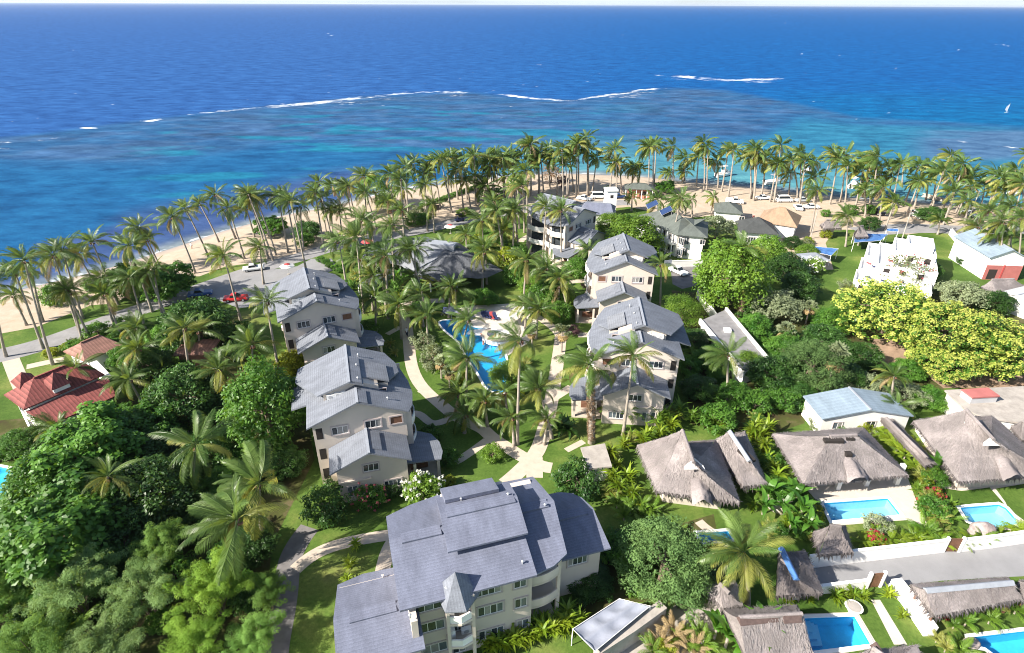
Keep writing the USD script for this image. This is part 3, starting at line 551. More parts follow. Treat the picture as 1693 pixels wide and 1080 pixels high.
def apartment(label, A, B, z=8.6, flip=False, group=None, low=True, porch=True, balc=True, xs=(1.0, 1.0), ground=0.0):
    f = Frame(A, B, z); Wd = 11.6; fl = Wd if flip else None
    t = thing('apartment_building', label, 'apartment building', f.o, f.ang, group)
    sc = f.w / 11.5
    if abs(sc - 1) > 0.004: UsdGeom.Xformable(t).AddScaleOp().Set(Gf.Vec3f(sc, 1, 1))
    mx = lambda: M(fl)
    # walls
    mx().profile([(0.6, ground), (11.0, ground), (11.0, 8.72), (5.8, 10.85), (0.6, 8.72)], 0.15, 11.2).o('wall', K['cream'], t)
    mx().profile([(2.1, 8.9), (8.4, 8.9), (8.4, 10.45), (5.2, 11.8), (2.1, 10.5)], 3.3, 10.8).o('upper_wall', K['cream'], t)
    # roofs
    lp = lambda x, y: 8.6 + 0.42 * x
    rp = lambda x, y: 11.036 - 0.42 * (x - 5.8)
    r = mx(); r.slab([(0, -0.3), (5.8, -0.3), (5.8, 12), (-1.7, 12), (-1.8, 5), (0, 4.4)], lp, 0.2)
    r.slab([(5.8, -0.3), (11.35, -0.3), (11.95, 1.2), (12.35, 4), (12.2, 6.5), (11.6, 9), (10.8, 10.8), (9.6, 12), (5.8, 12)], rp, 0.2)
    roof = r.o('roof', K['roofx'], t)
    mx().box(5.66, 5.94, -0.33, 2.65, 10.99, 11.10).o('ridge_cap', K['ridge'], roof)
    tl = lambda x, y: 12.0 - 0.42 * (5.2 - x); tr = lambda x, y: 12.0 - 0.42 * (x - 5.2)
    u = mx(); u.slab([(5.2, 2.6), (5.2, 11.4), (-0.9, 11.4), (-1.2, 8.6), (1.5, 3.1)], tl, 0.2)
    u.slab([(5.2, 2.6), (6.75, 2.6), (6.75, 4.3), (9.7, 4.7), (11.2, 7.2), (11.1, 9.2), (9.9, 11.4), (5.2, 11.4)], tr, 0.2)
    up = u.o('upper_roof', K['roofx'], t)
    mx().box(5.06, 5.34, 2.57, 11.43, 11.95, 12.06).o('ridge_cap', K['ridge'], up)
    pl = mx(); pl.slab([(7.5, 4.2), (9.75, 4.2), (9.75, 7.9), (7.5, 7.9)], lambda x, y: tr(x, y) + 0.22, 0.2); pl.o('raised_panel', K['roofpale'], up)
    st = mx(); st.slab([(5.5, 2.7), (6.6, 2.7), (6.6, 8.4), (5.5, 8.4)], lambda x, y: tr(x, y) + 0.16, 0.14); st.o('raised_strip', K['roofx'], up)
    st = mx(); st.slab([(6.0, -0.25), (6.9, -0.25), (6.9, 2.3), (6.0, 2.3)], lambda x, y: rp(x, y) + 0.12, 0.1); st.o('raised_strip', K['roofx'], roof)
    opening(t, '-y', 8.7, 9.75, 3.3, 1.1, 0.4, fl, sur=0.08)
    mx().box(7.6, 9.6, 4.4, 4.6, 9.2, 10.0).o('dormer_wall', K['cream'], t)
    for x, zz in ((2.9, 9.75), (3.75, 9.85), (4.6, 9.95)): ac_unit(t, x, 3.28, zz, fl)
    for x, y in ((6.2, 3.4), (6.25, 6.4), (6.6, 9.0)): vent(t, x, y, tr(x, y) + 0.1, fl)
    vent(t, 9.2, 1.4, rp(9.2, 0), fl)
    # third floor gable windows, side openings
    window(t, '-y', 3.5, 7.35, 0.15, 1.75, 1.05, 3, fl); window(t, '-y', 7.2, 7.45, 0.15, 1.75, 1.05, 3, fl)
    opening(t, '-y', 9.85, 7.45, 0.15, 1.3, 0.95, fl, K['brownwood'], sur=0.17)
    for zz in (7.3, 4.4, 1.5): opening(t, '-y', 1.25, zz, 0.15, 0.72, 1.5, fl)
    for zz in (7.2, 4.3, 1.4):
        for yy in (1.6, 4.2, 7.4, 9.8): window(t, '-x', yy, zz, 0.6, 1.2 if yy != 4.2 else 0.7, 1.1, 2, fl, 0.1)
    for yy, zz in ((2.8, 7.0), (5.8, 4.2), (8.5, 7.1)): mx().box(0.25, 0.6, yy - 0.4, yy + 0.4, zz, zz + 0.6).o('air_conditioner', K['white'], t)
    mx().box(0.5, 0.6, 3.0, 3.3, ground, 8.7).o('wall_pier', K['cream'], t); mx().box(0.5, 0.6, 8.6, 8.9, ground, 8.6).o('wall_pier', K['cream'], t)
    if balc:                                                        # curved balconies on the porch side
        for k, zz in enumerate((0.0, 2.95, 5.9)):
            for y0, y1 in ((0.4, 5.2), (5.6, 10.8)):
                yy = np.linspace(y0, y1, 9); bulge = 11.0 + 0.55 + 0.75 * np.sin((yy - y0) / (y1 - y0) * math.pi)
                sl = mx(); sl.slab([(11.0, y0)] + list(zip(bulge, yy)) + [(11.0, y1)], zz + 0.05, 0.22 if zz else 0.1); b = sl.o('balcony', K['cream'], t)
                if zz:
                    outer = list(zip(bulge, yy)); inn = list(zip(bulge - 0.12, yy)); p = mx(); p.slab(outer + inn[::-1], zz + 0.98, 0.95); p.o('parapet', K['whitewall'], b)
                dm = mx(); dm.box(11.0, 11.02, y0 + 0.9, y1 - 0.9, zz + 0.1, zz + 2.25); dm.o('glass_door', K['pane'], b)
        for y in (0.4, 5.4, 10.7): mx().box(11.0, 11.65, y - 0.13, y + 0.13, ground, 8.5).o('balcony_pier', K['cream'], t)
    if low:
        mx().profile([(2.6, ground), (10.3, ground), (10.3, 5.05), (6.3, 6.8), (2.6, 5.1)], -3.7, 0.149).o('front_wall', K['cream'], t)
        q = mx(); q.slab([(1.9, -4.4), (6.3, -4.4), (6.3, 0.1), (1.9, 0.1)], lambda x, y: 7.05 - 0.45 * (6.3 - x), 0.2)
        q.slab([(6.3, -4.4), (10.8, -4.4), (10.8, 0.1), (6.3, 0.1)], lambda x, y: 7.05 - 0.45 * (x - 6.3), 0.2); lr = q.o('front_roof', K['roofx'], t)
        mx().box(6.17, 6.43, -4.43, 0.1, 7.0, 7.11).o('ridge_cap', K['ridge'], lr)
        q = mx(); q.slab([(6.75, -3.6), (7.75, -3.6), (7.75, -0.4), (6.75, -0.4)], lambda x, y: 7.17 - 0.45 * (x - 6.3), 0.1); q.o('raised_strip', K['roofx'], lr)
        window(t, '-y', 6.3, 4.45, -3.7, 1.65, 1.0, 3, fl); window(t, '-y', 8.5, 1.5, -3.7, 1.9, 1.05, 4, fl); window(t, '-y', 4.3, 1.5, -3.7, 1.7, 1.5, 3, fl, 0.08)
        bm = mx(); bm.box(2.62, 6.2, -3.95, -3.7, 3.0, 3.16); bm.o('ledge', K['cream'], t)
        window(t, '-x', -1.8, 4.4, 2.6, 1.2, 1.0, 2, fl, 0.1)
    if porch:
        q = mx(); q.slab([(10.35, -3.2), (14.3, -3.0), (14.75, -1.6), (14.7, 0.2), (14.0, 1.9), (12.4, 2.7), (11.0, 2.6), (10.35, 0.2)], lambda x, y: 3.55 - 0.13 * (x - 10.5), 0.16); pr = q.o('porch_roof', K['roofx'], t)
        for x, y in ((14.0, -2.6), (14.0, 1.2), (11.2, -2.8)): mx().box(x - 0.16, x + 0.16, y - 0.16, y + 0.16, 0, 2.98).o('column', K['cream'], t)
        mx().slab([(10.4, -2.8), (14.3, -2.8), (14.3, 1.8), (10.4, 1.8)], 0.16, 0.2).o('porch_floor', K['paving'], t)
        mx().box(10.9, 13.0, -0.6, 0.0, 0.17, 0.9).o('porch_bench', K['brownwood'], t)
    return t

grp = 'stepped gable apartment houses round the garden'
apartment('cream apartment house with grey gables beside the big mango tree, left of the path', (506, 707), (677, 678))
apartment('cream apartment house with sunlit orange side wall behind the yellow bamboo hedge', (458.6, 532), (590.8, 510))
apartment('cream apartment house half hidden by two palms right of the straight path', (984, 586), (1130.5, 593), flip=True)
apartment('cream gabled apartment house with a palm before its right corner', (980, 451), (1087, 453.6), flip=True)
apartment('cream balconied apartment house nearest the beach, turned to face the garden', (936.7, 374), (989, 352), flip=True)

# the big block in the foreground
f = Frame((661, 1010), (888, 951), 8.9)
t = thing('apartment_block', 'large cream apartment block with layered grey roof and turret in front', 'apartment block', f.o, f.ang)
mp = lambda x, y: 8.9 + 0.335 * min(y, 5.5) - 0.335 * max(0, y - 5.5)
def two(poly_f, poly_b, zf, th, mat, name, parent):
    m = M(); m.slab(poly_f, zf, th); m.slab(poly_b, zf, th); return m.o(name, mat, parent)
rm = two([(0, 0), (11.2, 0), (11.2, 5.5), (0, 5.5)], [(0, 5.5), (11.2, 5.5), (11.2, 11.2), (5, 11.4), (2.4, 10.7), (0.1, 9.5)], mp, 0.2, K['roofy'], 'roof', t)
M().slab([(1.0, 4.9), (4.35, 4.9), (4.35, 5.9), (1.0, 5.9)], lambda x, y: 10.742 + 0.16 - 0.335 * abs(y - 5.5), 0.15).o('ridge_cap', K['roofy'], rm)
tp = lambda x, y: 11.77 - 0.335 * abs(y - 6.2)
ut = two([(4.45, 2.9), (11.35, 2.9), (11.4, 6.2), (4.5, 6.2)], [(4.5, 6.2), (11.4, 6.2), (11.5, 9.0), (4.6, 9.0)], tp, 0.18, K['roofy'], 'upper_roof', t)
M().slab([(5.0, 5.6), (11.1, 5.6), (11.1, 6.6), (5.0, 6.6)], lambda x, y: tp(x, y) + 0.16, 0.15).o('ridge_cap', K['roofy'], ut)
M().slab([(5.2, 7.5), (10.1, 7.5), (10.1, 9.9), (5.2, 9.9)], lambda x, y: tp(x, y) + 0.45, 0.4).o('back_vent', K['roofy'], ut)
M().box(5.1, 10.9, 3.6, 9.6, 8.9, 10.6).o('upper_wall', K['cream'], t)
rt = lambda x, y: 10.18 - 0.335 * abs(y - 6.2)
tr_ = two([(10.9, 0.5), (13.0, 0.85), (14.45, 1.55), (14.95, 6.2), (10.9, 6.2)], [(10.9, 6.2), (14.95, 6.2), (14.9, 9.5), (14.8, 11.6), (10.9, 11.8)], rt, 0.2, K['roofy'], 'side_roof', t)
M().slab([(11.5, 5.7), (14.3, 5.7), (14.3, 6.7), (11.5, 6.7)], lambda x, y: rt(x, y) + 0.15, 0.14).o('ridge_cap', K['roofy'], tr_)
rw = lambda x, y: 7.29 - 0.33 * abs(y - 6.9)
wr = two([(13.9, 3.0), (19.5, 3.0), (19.35, 6.9), (13.9, 6.9)], [(13.9, 6.9), (19.35, 6.9), (19.2, 9.2), (18.6, 10.5), (17.6, 11.2), (13.9, 11.4)], rw, 0.18, K['roofy'], 'right_wing_roof', t)
M().slab([(15.0, 6.4), (18.6, 6.4), (18.6, 7.4), (15.0, 7.4)], lambda x, y: rw(x, y) + 0.15, 0.14).o('ridge_cap', K['roofy'], wr)
lw = lambda x, y: 7.2 - 0.31 * abs(y - 2.0)
wl_ = two([(-5.15, -1.7), (1.5, -1.7), (1.5, 2.0), (-5.1, 2.0)], [(-5.1, 2.0), (1.5, 2.0), (1.0, 6.9), (-2.6, 7.1), (-4.75, 6.4)], lw, 0.18, K['roofy'], 'left_wing_roof', t)
M().slab([(-3.9, 1.4), (-0.2, 1.4), (-0.2, 2.4), (-3.9, 2.4)], lambda x, y: lw(x, y) + 0.15, 0.14).o('ridge_cap', K['roofy'], wl_)
M().box(0.7, 11.15, 1.05, 10.2, 0, 8.95).o('wall', K['cream'], t)
M().box(-4.6, 0.695, -0.8, 5.9, 0, 6.0).o('left_wing_wall', K['cream'], t); M().box(0.7, 1.2, -0.8, 1.045, 0, 8.3).o('wall_pier', K['cream'], t)
M().box(14.2, 18.9, 3.8, 10.6, 0, 5.95).o('right_wing_wall', K['cream'], t)
M().box(11.16, 14.19, 3.4, 10.9, 0, 8.8).o('side_wall', K['cream'], t)
for px, py, w, n in ((807, 975, 2.2, 4), (811, 1007, 2.2, 4), (812, 1046, 2.2, 4), (860, 963, 1.05, 2), (861, 996, 1.05, 2), (864, 1031, 1.05, 2), (709, 1001, 2.2, 3), (714, 1035, 2.1, 3), (719, 1071, 2.1, 3)):
    x, z = f.on(px, py, 1.05); window(t, '-y', x, z, 1.05, w, 1.15, n)
x, z = f.on(985, 938, 3.8); window(t, '-y', 16.6, 4.5, 3.8, 1.9, 1.0, 4)
window(t, '-y', -1.5, 4.4, -0.8, 2.1, 1.1, 4); window(t, '-y', -1.5, 1.5, -0.8, 2.1, 1.1, 4)
# balcony bay
for z in (0.0, 2.95, 5.9):
    uu = np.linspace(0, 1, 9); xx = 11.2 + 2.75 * uu; yy = 1.4 + 0.5 * uu ** 2 - 0.1 * np.sin(uu * math.pi)
    b = M().slab(list(zip(xx, yy)) + [(13.95, 3.4), (11.2, 3.4)], z + 0.06, 0.24).o('balcony', K['cream'], t)
    if z: M().slab(list(zip(xx, yy)) + list(zip(xx[::-1], yy[::-1] + 0.13)), z + 0.95, 0.98).o('parapet', K['cream'], b)
    window(t, '-y', 12.3, z + 1.25, 3.38, 1.9, 2.1, 4, None, 0.08, 'glass_door')
M().box(13.85, 14.15, 1.9, 2.2, 0, 8.6).o('balcony_pier', K['cream'], t)
# turret with small balconies under a four sided hood
xa, _ = f.on(737, 1010, 0.1); xb, _ = f.on(783, 1000, 0.1)
for z in (2.95, 5.9):
    b = M().slab([(xa, 1.05), (xa, -0.15), ((xa + xb) / 2, -0.45), (xb, -0.15), (xb, 1.05)], z + 0.06, 0.26).o('balcony', K['cream'], t)
    M().slab([(xa + .18, -0.12), ((xa + xb) / 2, -0.42), (xb - .18, -0.12), (xb - .18, 0.02), ((xa + xb) / 2, -0.28), (xa + .18, 0.02)], z + 0.85, 0.88).o('parapet', K['whitewall'], b)
    ac_unit(t, xb - 0.6, 0.9, z + 0.1); M().box(xa + 0.35, xa + 0.7, 0.3, 0.75, z + 0.07, z + 1.3).o('water_heater', K['white'], b)
for z in (0, 2.95, 5.9): window(t, '-y', (xa + xb) / 2 - 0.1, z + 1.2, 1.05, 1.1, 2.0, 2, None, 0.06, 'balcony_door')
for x in (xa + 0.1, xb - 0.1): M().box(x - 0.13, x + 0.13, -0.2, 0.06, 0, 8.75).o('turret_column', K['cream'], t)
cx = (xa + xb) / 2; e = [(cx - 1.75, 1.6, 8.35), (cx - 1.3, -0.75, 8.35), (cx + 0.3, -1.15, 8.35), (cx + 1.75, 0.2, 8.35), (cx + 1.8, 1.9, 8.35), (cx, 1.9, 8.6)]
ap = (cx - 0.1, 0.75, 10.75)
v = [ap] + e; F = [[0, k + 1, (k + 1) % 6 + 1] for k in range(6)]
v2 = np.array(v) - np.array([0, 0, 0.14]); 
m = M().add(v, F).add(v2, [q[::-1] for q in F]); m.add(np.vstack([e, v2[1:]]), [[k, k + 6, (k + 1) % 6 + 6, (k + 1) % 6] for k in range(6)]); m.o('turret_roof', K['roofx'], t)
for px, py, z in ((737, 960, 10.2), (864, 922, 10), (901, 840, 9.9), (762, 817, 12.1), (840, 814, 12.1), (681, 1044, 7), (632, 947, 6.6)):
    x, y = f.loc(px, py, z); zz = (tp if z > 12 else rt if x > 11.3 else lw if x < 0 else mp)(x, y); vent(t, x, y, zz + 0.02)

# simple houses with a hipped or gabled roof
def house(name, label, A, B, ez, d, rise, roof, wall, over=0.6, hip=1.0, ridge='x', cat='house', wins=(), th=0.16, floor=0.0, walls=True, group=None, w=None):
    f = Frame(A, B, ez); w = w or f.w; t = thing(name, label, cat, f.o, f.ang, group)
    r = M()
    if ridge == 'x':
        i = max(d / 2 * hip, 0.001); h = d / 2
        zf = lambda x, y: ez + rise * (1 - abs(y - h) / h)
        r.slab([(0, 0), (w, 0), (w - i, h), (i, h)], zf, th); r.slab([(w, d), (0, d), (i, h), (w - i, h)], zf, th)
        if hip > 0.05:
            r.slab([(0, d), (0, 0), (i, h)], lambda x, y: ez + rise * x / i, th); r.slab([(w, 0), (w, d), (w - i, h)], lambda x, y: ez + rise * (w - x) / i, th)
    else:
        i = max(w / 2 * hip, 0.001); h = w / 2
        zf = lambda x, y: ez + rise * (1 - abs(x - h) / h)
        r.slab([(0, 0), (h, i), (h, d - i), (0, d)], zf, th); r.slab([(w, 0), (w, d), (h, d - i), (h, i)], zf, th)
        if hip > 0.05:
            r.slab([(0, 0), (w, 0), (h, i)], lambda x, y: ez + rise * y / i, th); r.slab([(w, d), (0, d), (h, d - i)], lambda x, y: ez + rise * (d - y) / i, th)
    rf = r.o('roof', roof, t)
    if ridge == 'x' and w - 2 * i > 0.5: M().box(i, w - i, h - 0.12, h + 0.12, ez + rise - 0.02, ez + rise + 0.09).o('ridge_cap', roof if roof in (K['redroof'], K['pinkroof'], K['tanroof'], K['charcoal'], K['greenroof']) else K['ridge'], rf)
    if ridge == 'y' and d - 2 * i > 0.5: M().box(h - 0.12, h + 0.12, i, d - i, ez + rise - 0.02, ez + rise + 0.09).o('ridge_cap', roof if roof in (K['redroof'], K['pinkroof'], K['tanroof'], K['charcoal'], K['greenroof']) else K['ridge'], rf)
    if walls:
        m = M()
        if hip < 0.05 and ridge == 'y': m.profile([(over, floor), (w - over, floor), (w - over, ez + rise * over / h - th - .02), (w / 2, ez + rise - th - .02), (over, ez + rise * over / h - th - .02)], over, d - over)
        else: m.box(over, w - over, over, d - over, floor, ez + 0.02)
        m.o('wall', wall, t)
        for wi in wins:
            side, u, z, ww, hh, n = wi
            window(t, side, u, z, over if side == '-y' else (over if side == '-x' else w - over), ww, hh, n, None, 0.07)
    return t, f, w

# white house with green grey roofs behind the tall trees
house('white_house', 'white balconied house with green grey hipped roof behind the tall bright tree', (1120, 388), (1170, 393), 5.6, 11, 2.4, K['greenroof'], K['whitewall'], 0.7, wins=[('-y', 1.8, 4.2, 1.6, 1.6, 3), ('-y', 1.8, 1.5, 1.6, 1.8, 3), ('-y', 5.5, 4.2, 1.0, 1.1, 2)])
t, f, w = house('white_wing', 'long white wing with dark hipped roof and two solar panels', (1052, 357), (1120, 389), 5.4, 9, 2.3, K['greenroof'], K['whitewall'], 0.7, wins=[('-y', 3 + 3.2 * k, zz, 1.7, 1.6, 3) for k in range(5) for zz in (1.6, 4.1)])
for zz in (2.75,):
    M().box(1, w - 1, -0.5, 0.65, zz, zz + 0.15).o('balcony', K['white'], t); M().box(1, w - 1, -0.5, -0.4, zz + 0.15, zz + 1.0).o('parapet', K['white'], t)
for k in range(8): M().box(1 + k * (w - 2) / 7 - 0.1, 1 + k * (w - 2) / 7 + 0.1, -0.48, -0.28, 0, 5.3).o('balcony_post', K['white'], t)
for px, py, lab in ((1078, 338, 'blue solar panel on the dark roof nearest the beach kiosk'), (1101, 348, 'larger blue solar panel on the dark roof behind the leaning palm')):
    p = G(px, py, 8.0); s = thing('solar_panel', lab, 'solar panel', p, f.ang - 0.5)
    R3 = rotx(0.5); m = M().box(-1.6, 1.6, -1.3, 1.3, -0.05, 0.05); m.v = [x @ R3.T for x in m.v]; m.o('panel', K['solar'], s)
    m = M().box(-1.68, 1.68, -1.38, 1.38, -0.09, -0.055); m.v = [x @ R3.T for x in m.v]; m.o('frame', K['metal'], s)
    M().box(-1.5, -1.4, 1.0, 1.1, -1.0, 0.45).box(1.4, 1.5, 1.0, 1.1, -1.0, 0.45).o('support', K['metal'], s)
house('bungalow', 'small white bungalow with grey hipped roof close to the sand', (1181, 350), (1229, 354), 3.0, 8, 1.9, K['greenroof'], K['whitewall'], 0.5, wins=[('-y', 7, 1.6, 1.2, 1.1, 2)])
house('dark_roof_house', 'white house under a dark charcoal hipped roof behind the bright green tree', (1224, 384), (1288, 388), 3.6, 8.5, 2.6, K['charcoal'], K['whitewall'], 0.7, wins=[('-y', 3, 1.7, 1.6, 1.3, 3), ('-y', 8, 1.7, 1.6, 1.3, 3)])
house('tan_roof_house', 'house with tan gabled roof between the beach and the dark roof', (1252, 366), (1318, 376), 3.4, 10, 2.8, K['tanroof'], K['whitewall'], 0.5, 0.75, wins=[])
t, f, w = house('beach_kiosk', 'low beach kiosk with dark green roof, brick front and white posts', (1033, 312), (1082, 314), 3.0, 5, 1.1, K['greenroof'], K['brick'], 1.1, 1.0, cat='kiosk')
for k in range(6): M().box(0.4 + k * (w - 0.8) / 5 - 0.1, 0.4 + k * (w - 0.8) / 5 + 0.1, 0.3, 0.5, 0, 3).o('post', K['white'], t)
M().box(w * 0.55, w * 0.8, 1.07, 1.2, 0.9, 2.1).o('serving_hatch', K['dark'], t)
p = G(1007, 354); t = thing('water_tower', 'plain white square tower between two grey roofed houses', 'tower', p, 0.1)
M().box(-1.4, 1.4, -1.4, 1.4, 0, 6.6).o('shaft', K['white'], t); M().box(-1.6, 1.6, -1.6, 1.6, 6.6, 7.0).o('cap', K['white'], t); opening(t, '-y', 0, 5.2, -1.4, 0.8, 0.8, None)
house('grey_gable_house', 'low grey roofed house between the white tower and green trees', (958, 352), (1015, 356), 3.0, 8, 1.8, K['roofy'], K['whitewall'], 0.6, 0.3)
house('red_roof_house', 'white house with red tiled hipped roof at the left edge', (39, 677), (138, 634), 5.3, 5.8, 2.0, K['redroof'], K['whitewall'], 0.7, w=9.6, wins=[('-x', 1.8, 3.6, 1.2, 1.5, 2), ('-x', 4, 3.6, 1.2, 1.5, 2), ('-x', 3, 1.2, 1.2, 1.4, 2)])
f = Frame((39, 677), (138, 634), 5.3); t = stage.GetPrimAtPath('/World/red_roof_house')
M().slab([(1.2, -3.5), (8.8, -3.7), (9.8, -0.1), (0.1, -0.1)], lambda x, y: 5.0 + 0.36 * y, 0.18).o('lower_roof', K['redroof'], t)
M().box(1.6, 8.4, -3.0, 0.69, 0, 3.75).o('lower_wall', K['whitewall'], t)
window(t, '-x', -1.4, 1.8, 1.6, 1.4, 1.5, 2, None, 0.07); window(t, '-x', -2.6, 1.8, 1.6, 0.5, 1.2, 1, None, 0.07)
for x, y in ((4.6, 1.1), (2.4, 4.6)):
    m = M(); b = [(-1.2, -1.1, 6.1), (1.2, -1.1, 6.1), (1.2, 1.3, 6.6), (-1.2, 1.3, 6.6)]; m.add([(x + q[0], y + q[1], q[2]) for q in b] + [(x, y, 7.9)], [[0, 1, 4], [1, 2, 4], [2, 3, 4], [3, 0, 4]]); m.o('dormer_roof', K['redroof'], t)
    M().box(x - 0.95, x + 0.95, y - 0.85, y + 0.9, 5.4, 6.2).o('dormer_wall', K['whitewall'], t)
house('tiled_annex', 'annex with faded pink tiled roof behind the red roofed house', (140, 598), (204, 570), 3.0, 6, 1.6, K['pinkroof'], K['whitewall'], 0.6, 0.5)
p = Polygon([G(x, y, 3.0)[:2] for x, y in ((148, 600), (160, 596), (184, 621), (170, 626))]); c = p.centroid
t = thing('flat_roof_link', 'white flat roof between the red roof and the pink tiled annex', 'roof', (c.x, c.y, 0)); q = shapely.affinity.translate(p, -c.x, -c.y)
M().slab(q, 3.0, 0.25).o('slab', K['whitewall'], t); M().slab(q.buffer(-0.4), 2.74, 2.7).o('wall', K['whitewall'], t)
house('brown_bungalow', 'low brown tiled bungalow among palms behind the dark trees', (284, 588), (346, 586), 2.8, 5, 1.2, K['pinkroof'], K['brick'], 0.6)
house('shed', 'grey flat shed with white posts below the blue tarp', (1340, 434), (1374, 431), 2.5, 5, 0.3, K['ridge'], K['whitewall'], 0.9, 0.5, cat='shed')
t, f, w = house('metal_roof_house', 'white house with blue grey metal gable roof behind the thatched villas', (1360, 693), (1511, 688), 3.0, 5.2, 1.25, K['bluemetal'], K['whitewall'], 0.3, 0.0, 'y', wins=[('-y', 2.5, 1.6, 1.2, 1.1, 2), ('-y', 7, 1.6, 1.2, 1.1, 2)])
t, f, w = house('red_white_house', 'white house with red lower wall and grey gable roof at the right', (1637, 426), (1703, 428), 5.0, 13, 1.8, K['bluemetal'], K['white'], 0.4, 0.0, 'y')
M().box(0.36, w - 0.36, 0.36, 0.45, 0, 3.2).o('red_wall', K['redwall'], t); opening(t, '-y', 1.9, 1.2, 0.36, 1.7, 2.2, None, name='dark_doorway'); M().box(3.6, 3.9, 0.3, 0.42, 0, 3.3).o('pilaster', K['red'], t)
house('white_roof_shed', 'shed with white corrugated roof at the right edge', (1652, 483), (1710, 505), 3.2, 9, 0.7, K['whitemetal'], K['whitewall'], 0.4, 0.0, 'y', cat='shed')

# white terraced apartments, blinding in the sun
A, B = (1412, 466), (1500, 478); f = Frame(A, B, 2.0); f.ang = -0.52; f.w = 13.0
t = thing('white_terrace_house', 'bright white terraced apartments stepping up behind the yellow flowering tree', 'apartment building', f.o, f.ang)
W2 = f.w
vols = [(0, W2, 0, 6, 2.0), (0.5, W2 * 0.8, 5, 12, 2.6), (W2 * 0.25, W2 * 1.05, 6, 20, 3.9), (W2 * 0.1, W2 * 0.5, 12, 21, 3.2), (W2 * 0.45, W2 * 1.02, 12, 21, 5.2), (W2 * 0.62, W2 * 0.98, 15, 21, 6.2)]
for x0, x1, y0, y1, h in vols:
    vo = M().box(x0, x1, y0, y1, 0, h).o('wall', K['white'], t)
    pm = M()
    for q in ((x0, x1, y0, y0 + .2), (x0, x1, y1 - .2, y1), (x0, x0 + .2, y0 + .2, y1 - .2), (x1 - .2, x1, y0 + .2, y1 - .2)): pm.box(*q, h + 0.002, h + 0.55)
    pm.o('parapet', K['white'], vo)
for x, z, y in ((1.5, 1.0, 0), (4.5, 1.0, 0), (8, 1.0, 0), (11, 1.0, 0), (5.2, 3.1, 6), (8, 3.1, 6), (11, 3.1, 6), (9, 4.5, 12), (12, 4.5, 12), (12.5, 5.7, 15)):
    if x < W2 - 0.5: opening(t, '-y', x, z, y, 1.1, 1.2, None, name='window_opening')
for k, (x, y, z) in enumerate(((3, 8, 2.6), (2.0, 9.5, 2.6), (2.2, 3, 2.0), (5, 2.5, 2.0), (8, 3.5, 2.0), (5.5, 9.5, 3.9))):
    if x < W2: M().box(x - .5, x + .5, y - .3, y + .3, z + .4, z + .5).box(x - .45, x - .38, y - .25, y - .18, z, z + .4).box(x + .38, x + .45, y + .18, y + .25, z, z + .4).o('terrace_table', K['red'] if k in (1, 5) else K['navy'], t)
for k in range(9): M().box(W2 * 0.82 + 0, W2 * 0.82 + 1.2, 4.9 - k * 0.3, 5.2 - k * 0.3, 0, 2.6 - k * 0.27).o('stair_step', K['white'], t)

# long flat roof between white walls, flat slabs, tarps
def slab_building(name, label, pts, z, mat, wall, cat='building', over=0.3, th=0.22):
    p = Polygon([G(x, y, z)[:2] for x, y in pts]).buffer(0); c = p.centroid; t = thing(name, label, cat, (c.x, c.y, 0)); q = shapely.affinity.translate(p, -c.x, -c.y)
    M().slab(q, z, th).o('roof', mat, t)
    if wall: M().slab(q.buffer(-over, join_style=2), z - th - 0.003, z - th).o('wall', wall, t)
    return t, q
K['greyslab'] = plain('grey_flat_roof', (0.20, 0.195, 0.20), 0.9, 0.2, 0.2, 0.7)
t, q = slab_building('flat_roof_house', 'long low building with flat grey roof behind the yellowing palm', [(1157, 531), (1200, 512), (1268, 594), (1232, 612), (1215, 600)], 3.0, K['greyslab'], K['whitewall'], 'house')
co = list(q.exterior.coords)
for a, b in ((co[0], co[-2]), (co[1], co[2])): M().slab(LineString([a, b]).buffer(0.18, cap_style=2), 3.45, 0.9).o('parapet', K['whitewall'], t)
M().box(-0.6, 0.4, 1.5, 2.5, 3.0, 3.5).o('roof_hatch', K['white'], t)
slab_building('concrete_hut', 'small hut with pale flat concrete roof beside the thatched villa', [(960, 740), (1000, 733), (1012, 771), (972, 775)], 2.4, K['concrete'], K['whitewall'], 'hut')
t, q = slab_building('flat_slab_house', 'wide flat concrete roof with a red hatch behind the corner villa', [(1562, 645), (1720, 637), (1730, 705), (1625, 690), (1592, 674)], 3.0, K['concrete'], K['whitewall'], 'house')
p = G(1616, 660, 3.0); s = thing('roof_hatch', 'red topped hatch on the wide flat concrete roof', 'hatch', p, 0.1); M().box(-1.9, 1.9, -0.9, 0.9, 0, 0.9).o('box', K['grey'], s); M().box(-2.0, 2.0, -1.0, 1.0, 0.9, 1.1).o('lid', K['redwall'], s)
